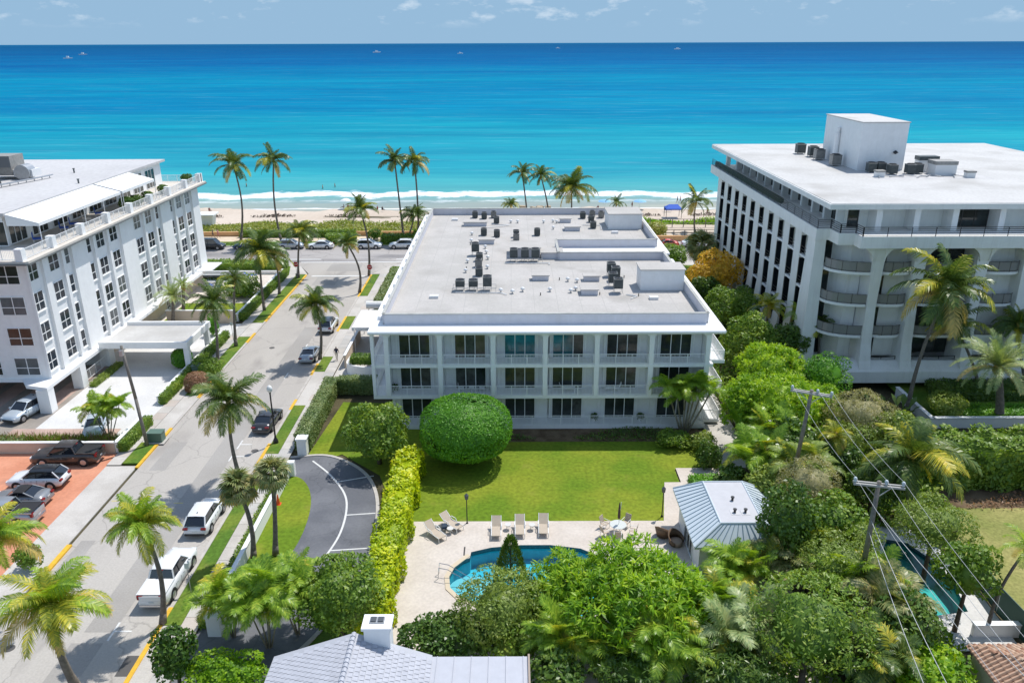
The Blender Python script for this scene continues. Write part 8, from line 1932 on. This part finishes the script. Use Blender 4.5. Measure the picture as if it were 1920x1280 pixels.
# beach things
def umbrella(x, y, label, m, r_=1.1):
    t = thing('beach_umbrella', label, 'umbrella', (x, y, 0), group='beach umbrellas'); MB().tube((0, 0, -.1), (0, 0, 1.95), .025).build('pole', WHITE2, t, world=False)
    MB().lathe((0, 0, 0), [(r_, 1.6), (r_ * .7, 1.85), (r_ * .3, 2.02), (.03, 2.08)], 10).build('canopy', m, t, world=False)
LBL = mat('light_blue_fabric', (.25, .50, .75), .8)
umbrella(*(20.89, 178.42), 'light blue beach umbrella behind the roof, left one', LBL, 1.5); umbrella(*(28.80, 178.27), 'light blue beach umbrella behind the roof, right one', LBL, 1.5); umbrella(*(-37.71, 180.77), 'pale white beach umbrella above the stop sign palm', AWN, 1.2)
t = thing('beach_canopy', 'blue pop up canopy tent on the sand', 'tent', (*(34.33, 168.24), .1))
MB().add([(-1.7, -1.3, 2.0), (1.7, -1.3, 2.0), (1.7, 1.3, 2.0), (-1.7, 1.3, 2.0), (-.9, 0, 2.75), (.9, 0, 2.75)], [(0, 1, 5, 4), (1, 2, 5), (2, 3, 4, 5), (3, 0, 4)]).build('canopy', mat('royal_blue_fabric', (.04, .12, .55), .8), t, world=False); MB().box(-1.7, 1.7, -1.31, -1.29, 1.75, 2.0).build('valance', MATS['royal_blue_fabric'], t, world=False)
for sx in (-1.6, 1.6):
    for sy in (-1.2, 1.2): MB().tube((sx, sy, 0), (sx, sy, 2.0), .05).build('leg', BLACKM, t, world=False)
for (p, lab) in (((34.00, 174.55), 'blue beach chair behind the tent, left'), ((34.94, 174.53), 'blue beach chair behind the tent, right')):
    t = thing('beach_chair', lab, 'chair', (*p, .05), group='blue beach chairs'); MB().obox((0, 0, .35), (.7, .6, .06)).build('seat', BLUEF, t, world=False); MB().obox((0, .3, .75), (.7, .06, .8)).build('backrest', BLUEF, t, world=False)
    for sx in (-.3, .3): MB().tube((sx, 0, 0), (sx, 0, .35), .03).build('leg', GALV, t, world=False)
lg = thing('lifeguard_hut', 'white lifeguard hut with a flat roof on the dune edge', 'lifeguard hut', (*(-61.38, 159.41), .1))
MB().add([(-1.1, -1.0, .6), (1.1, -1.0, .6), (1.1, 1.0, .6), (-1.1, 1.0, .6), (-1.4, -1.2, 2.7), (1.4, -1.2, 2.7), (1.4, 1.2, 2.7), (-1.4, 1.2, 2.7)], [(0, 3, 2, 1), (4, 5, 6, 7), (0, 1, 5, 4), (1, 2, 6, 5), (2, 3, 7, 6), (3, 0, 4, 7)]).build('cabin', WHITE, lg, world=False); MB().box(-1.8, 1.8, -1.6, 1.6, 2.7, 2.95).build('roof', WHITE2, lg, world=False)
for sx in (-.9, .9):
    for sy in (-.8, .8): MB().tube((sx, sy, 0), (sx, sy, .6), .08).build('leg', WOODP, lg, world=False)
rk = thing('driftwood_pile', 'pale rock and driftwood pile on the beach behind the roof', 'rocks', (*(5.15, 178.10), 0))
for k in range(14):
    x, y = random.uniform(-3.5, 3.5), random.uniform(-1, 1); r_ = random.uniform(.35, .8); MB().add([(x + r_ * a, y + r_ * b_ * .8, r_ * c * .8 + .2) for a, b_, c in [(random.uniform(.7, 1.1) * sx, random.uniform(.7, 1.1) * sy, random.uniform(.6, 1) * sz) for sx in (-1, 1) for sy in (-1, 1) for sz in (-1, 1)]], [(0, 1, 3, 2), (4, 6, 7, 5), (0, 4, 5, 1), (2, 3, 7, 6), (0, 2, 6, 4), (1, 5, 7, 3)]).build('rock', mat('driftwood_tan', (.42, .34, .24), .9, var=.2), rk, world=False)
# boats far out
for (px_, p, s, lab) in ((0, (-1535.03, 3034.66), 1.0, 'white motor boat far out at left, right one'), (0, (-1174.35, 2239.91), .8, 'white motor boat far out at left, left one'), (0, (-536.03, 3378.14), 1.1, 'white motor boat far out left of centre'), (0, (-176.28, 2944.66), .7, 'small white boat far out near the centre'), (0, (854.97, 4355.95), 1.2, 'white motor boat far out above the grey building'), (0, (304.06, 5495.17), 1.0, 'tiny white boat on the horizon')):
    d = math.hypot(*p); k = 9 * s * (1 if d < 2500 else 1.5); t = thing('motor_boat', lab, 'boat', (p[0], p[1], -.3), .3, 'boats far out at sea')
    MB().add([(-k, -k * .25, 0), (k * .5, -k * .25, 0), (k, 0, 0), (k * .5, k * .25, 0), (-k, k * .25, 0), (-k, -k * .3, k * .2), (k * .5, -k * .3, k * .25), (k * 1.15, 0, k * .3), (k * .5, k * .3, k * .25), (-k, k * .3, k * .2)], [(4, 3, 2, 1, 0), (5, 6, 7, 8, 9)] + [(i, (i + 1) % 5, 5 + (i + 1) % 5, 5 + i) for i in range(5)]).build('hull', WHITE2, t, world=False)
    MB().box(-k * .3, k * .3, -k * .18, k * .18, k * .22, k * .6).build('cabin', WHITE2, t, world=False)
for o in list(COL.objects):   # lighten nothing, only drop unused templates
    if o.get('label') == '': 
        for c in list(o.children_recursive): bpy.data.objects.remove(c)
        bpy.data.objects.remove(o)
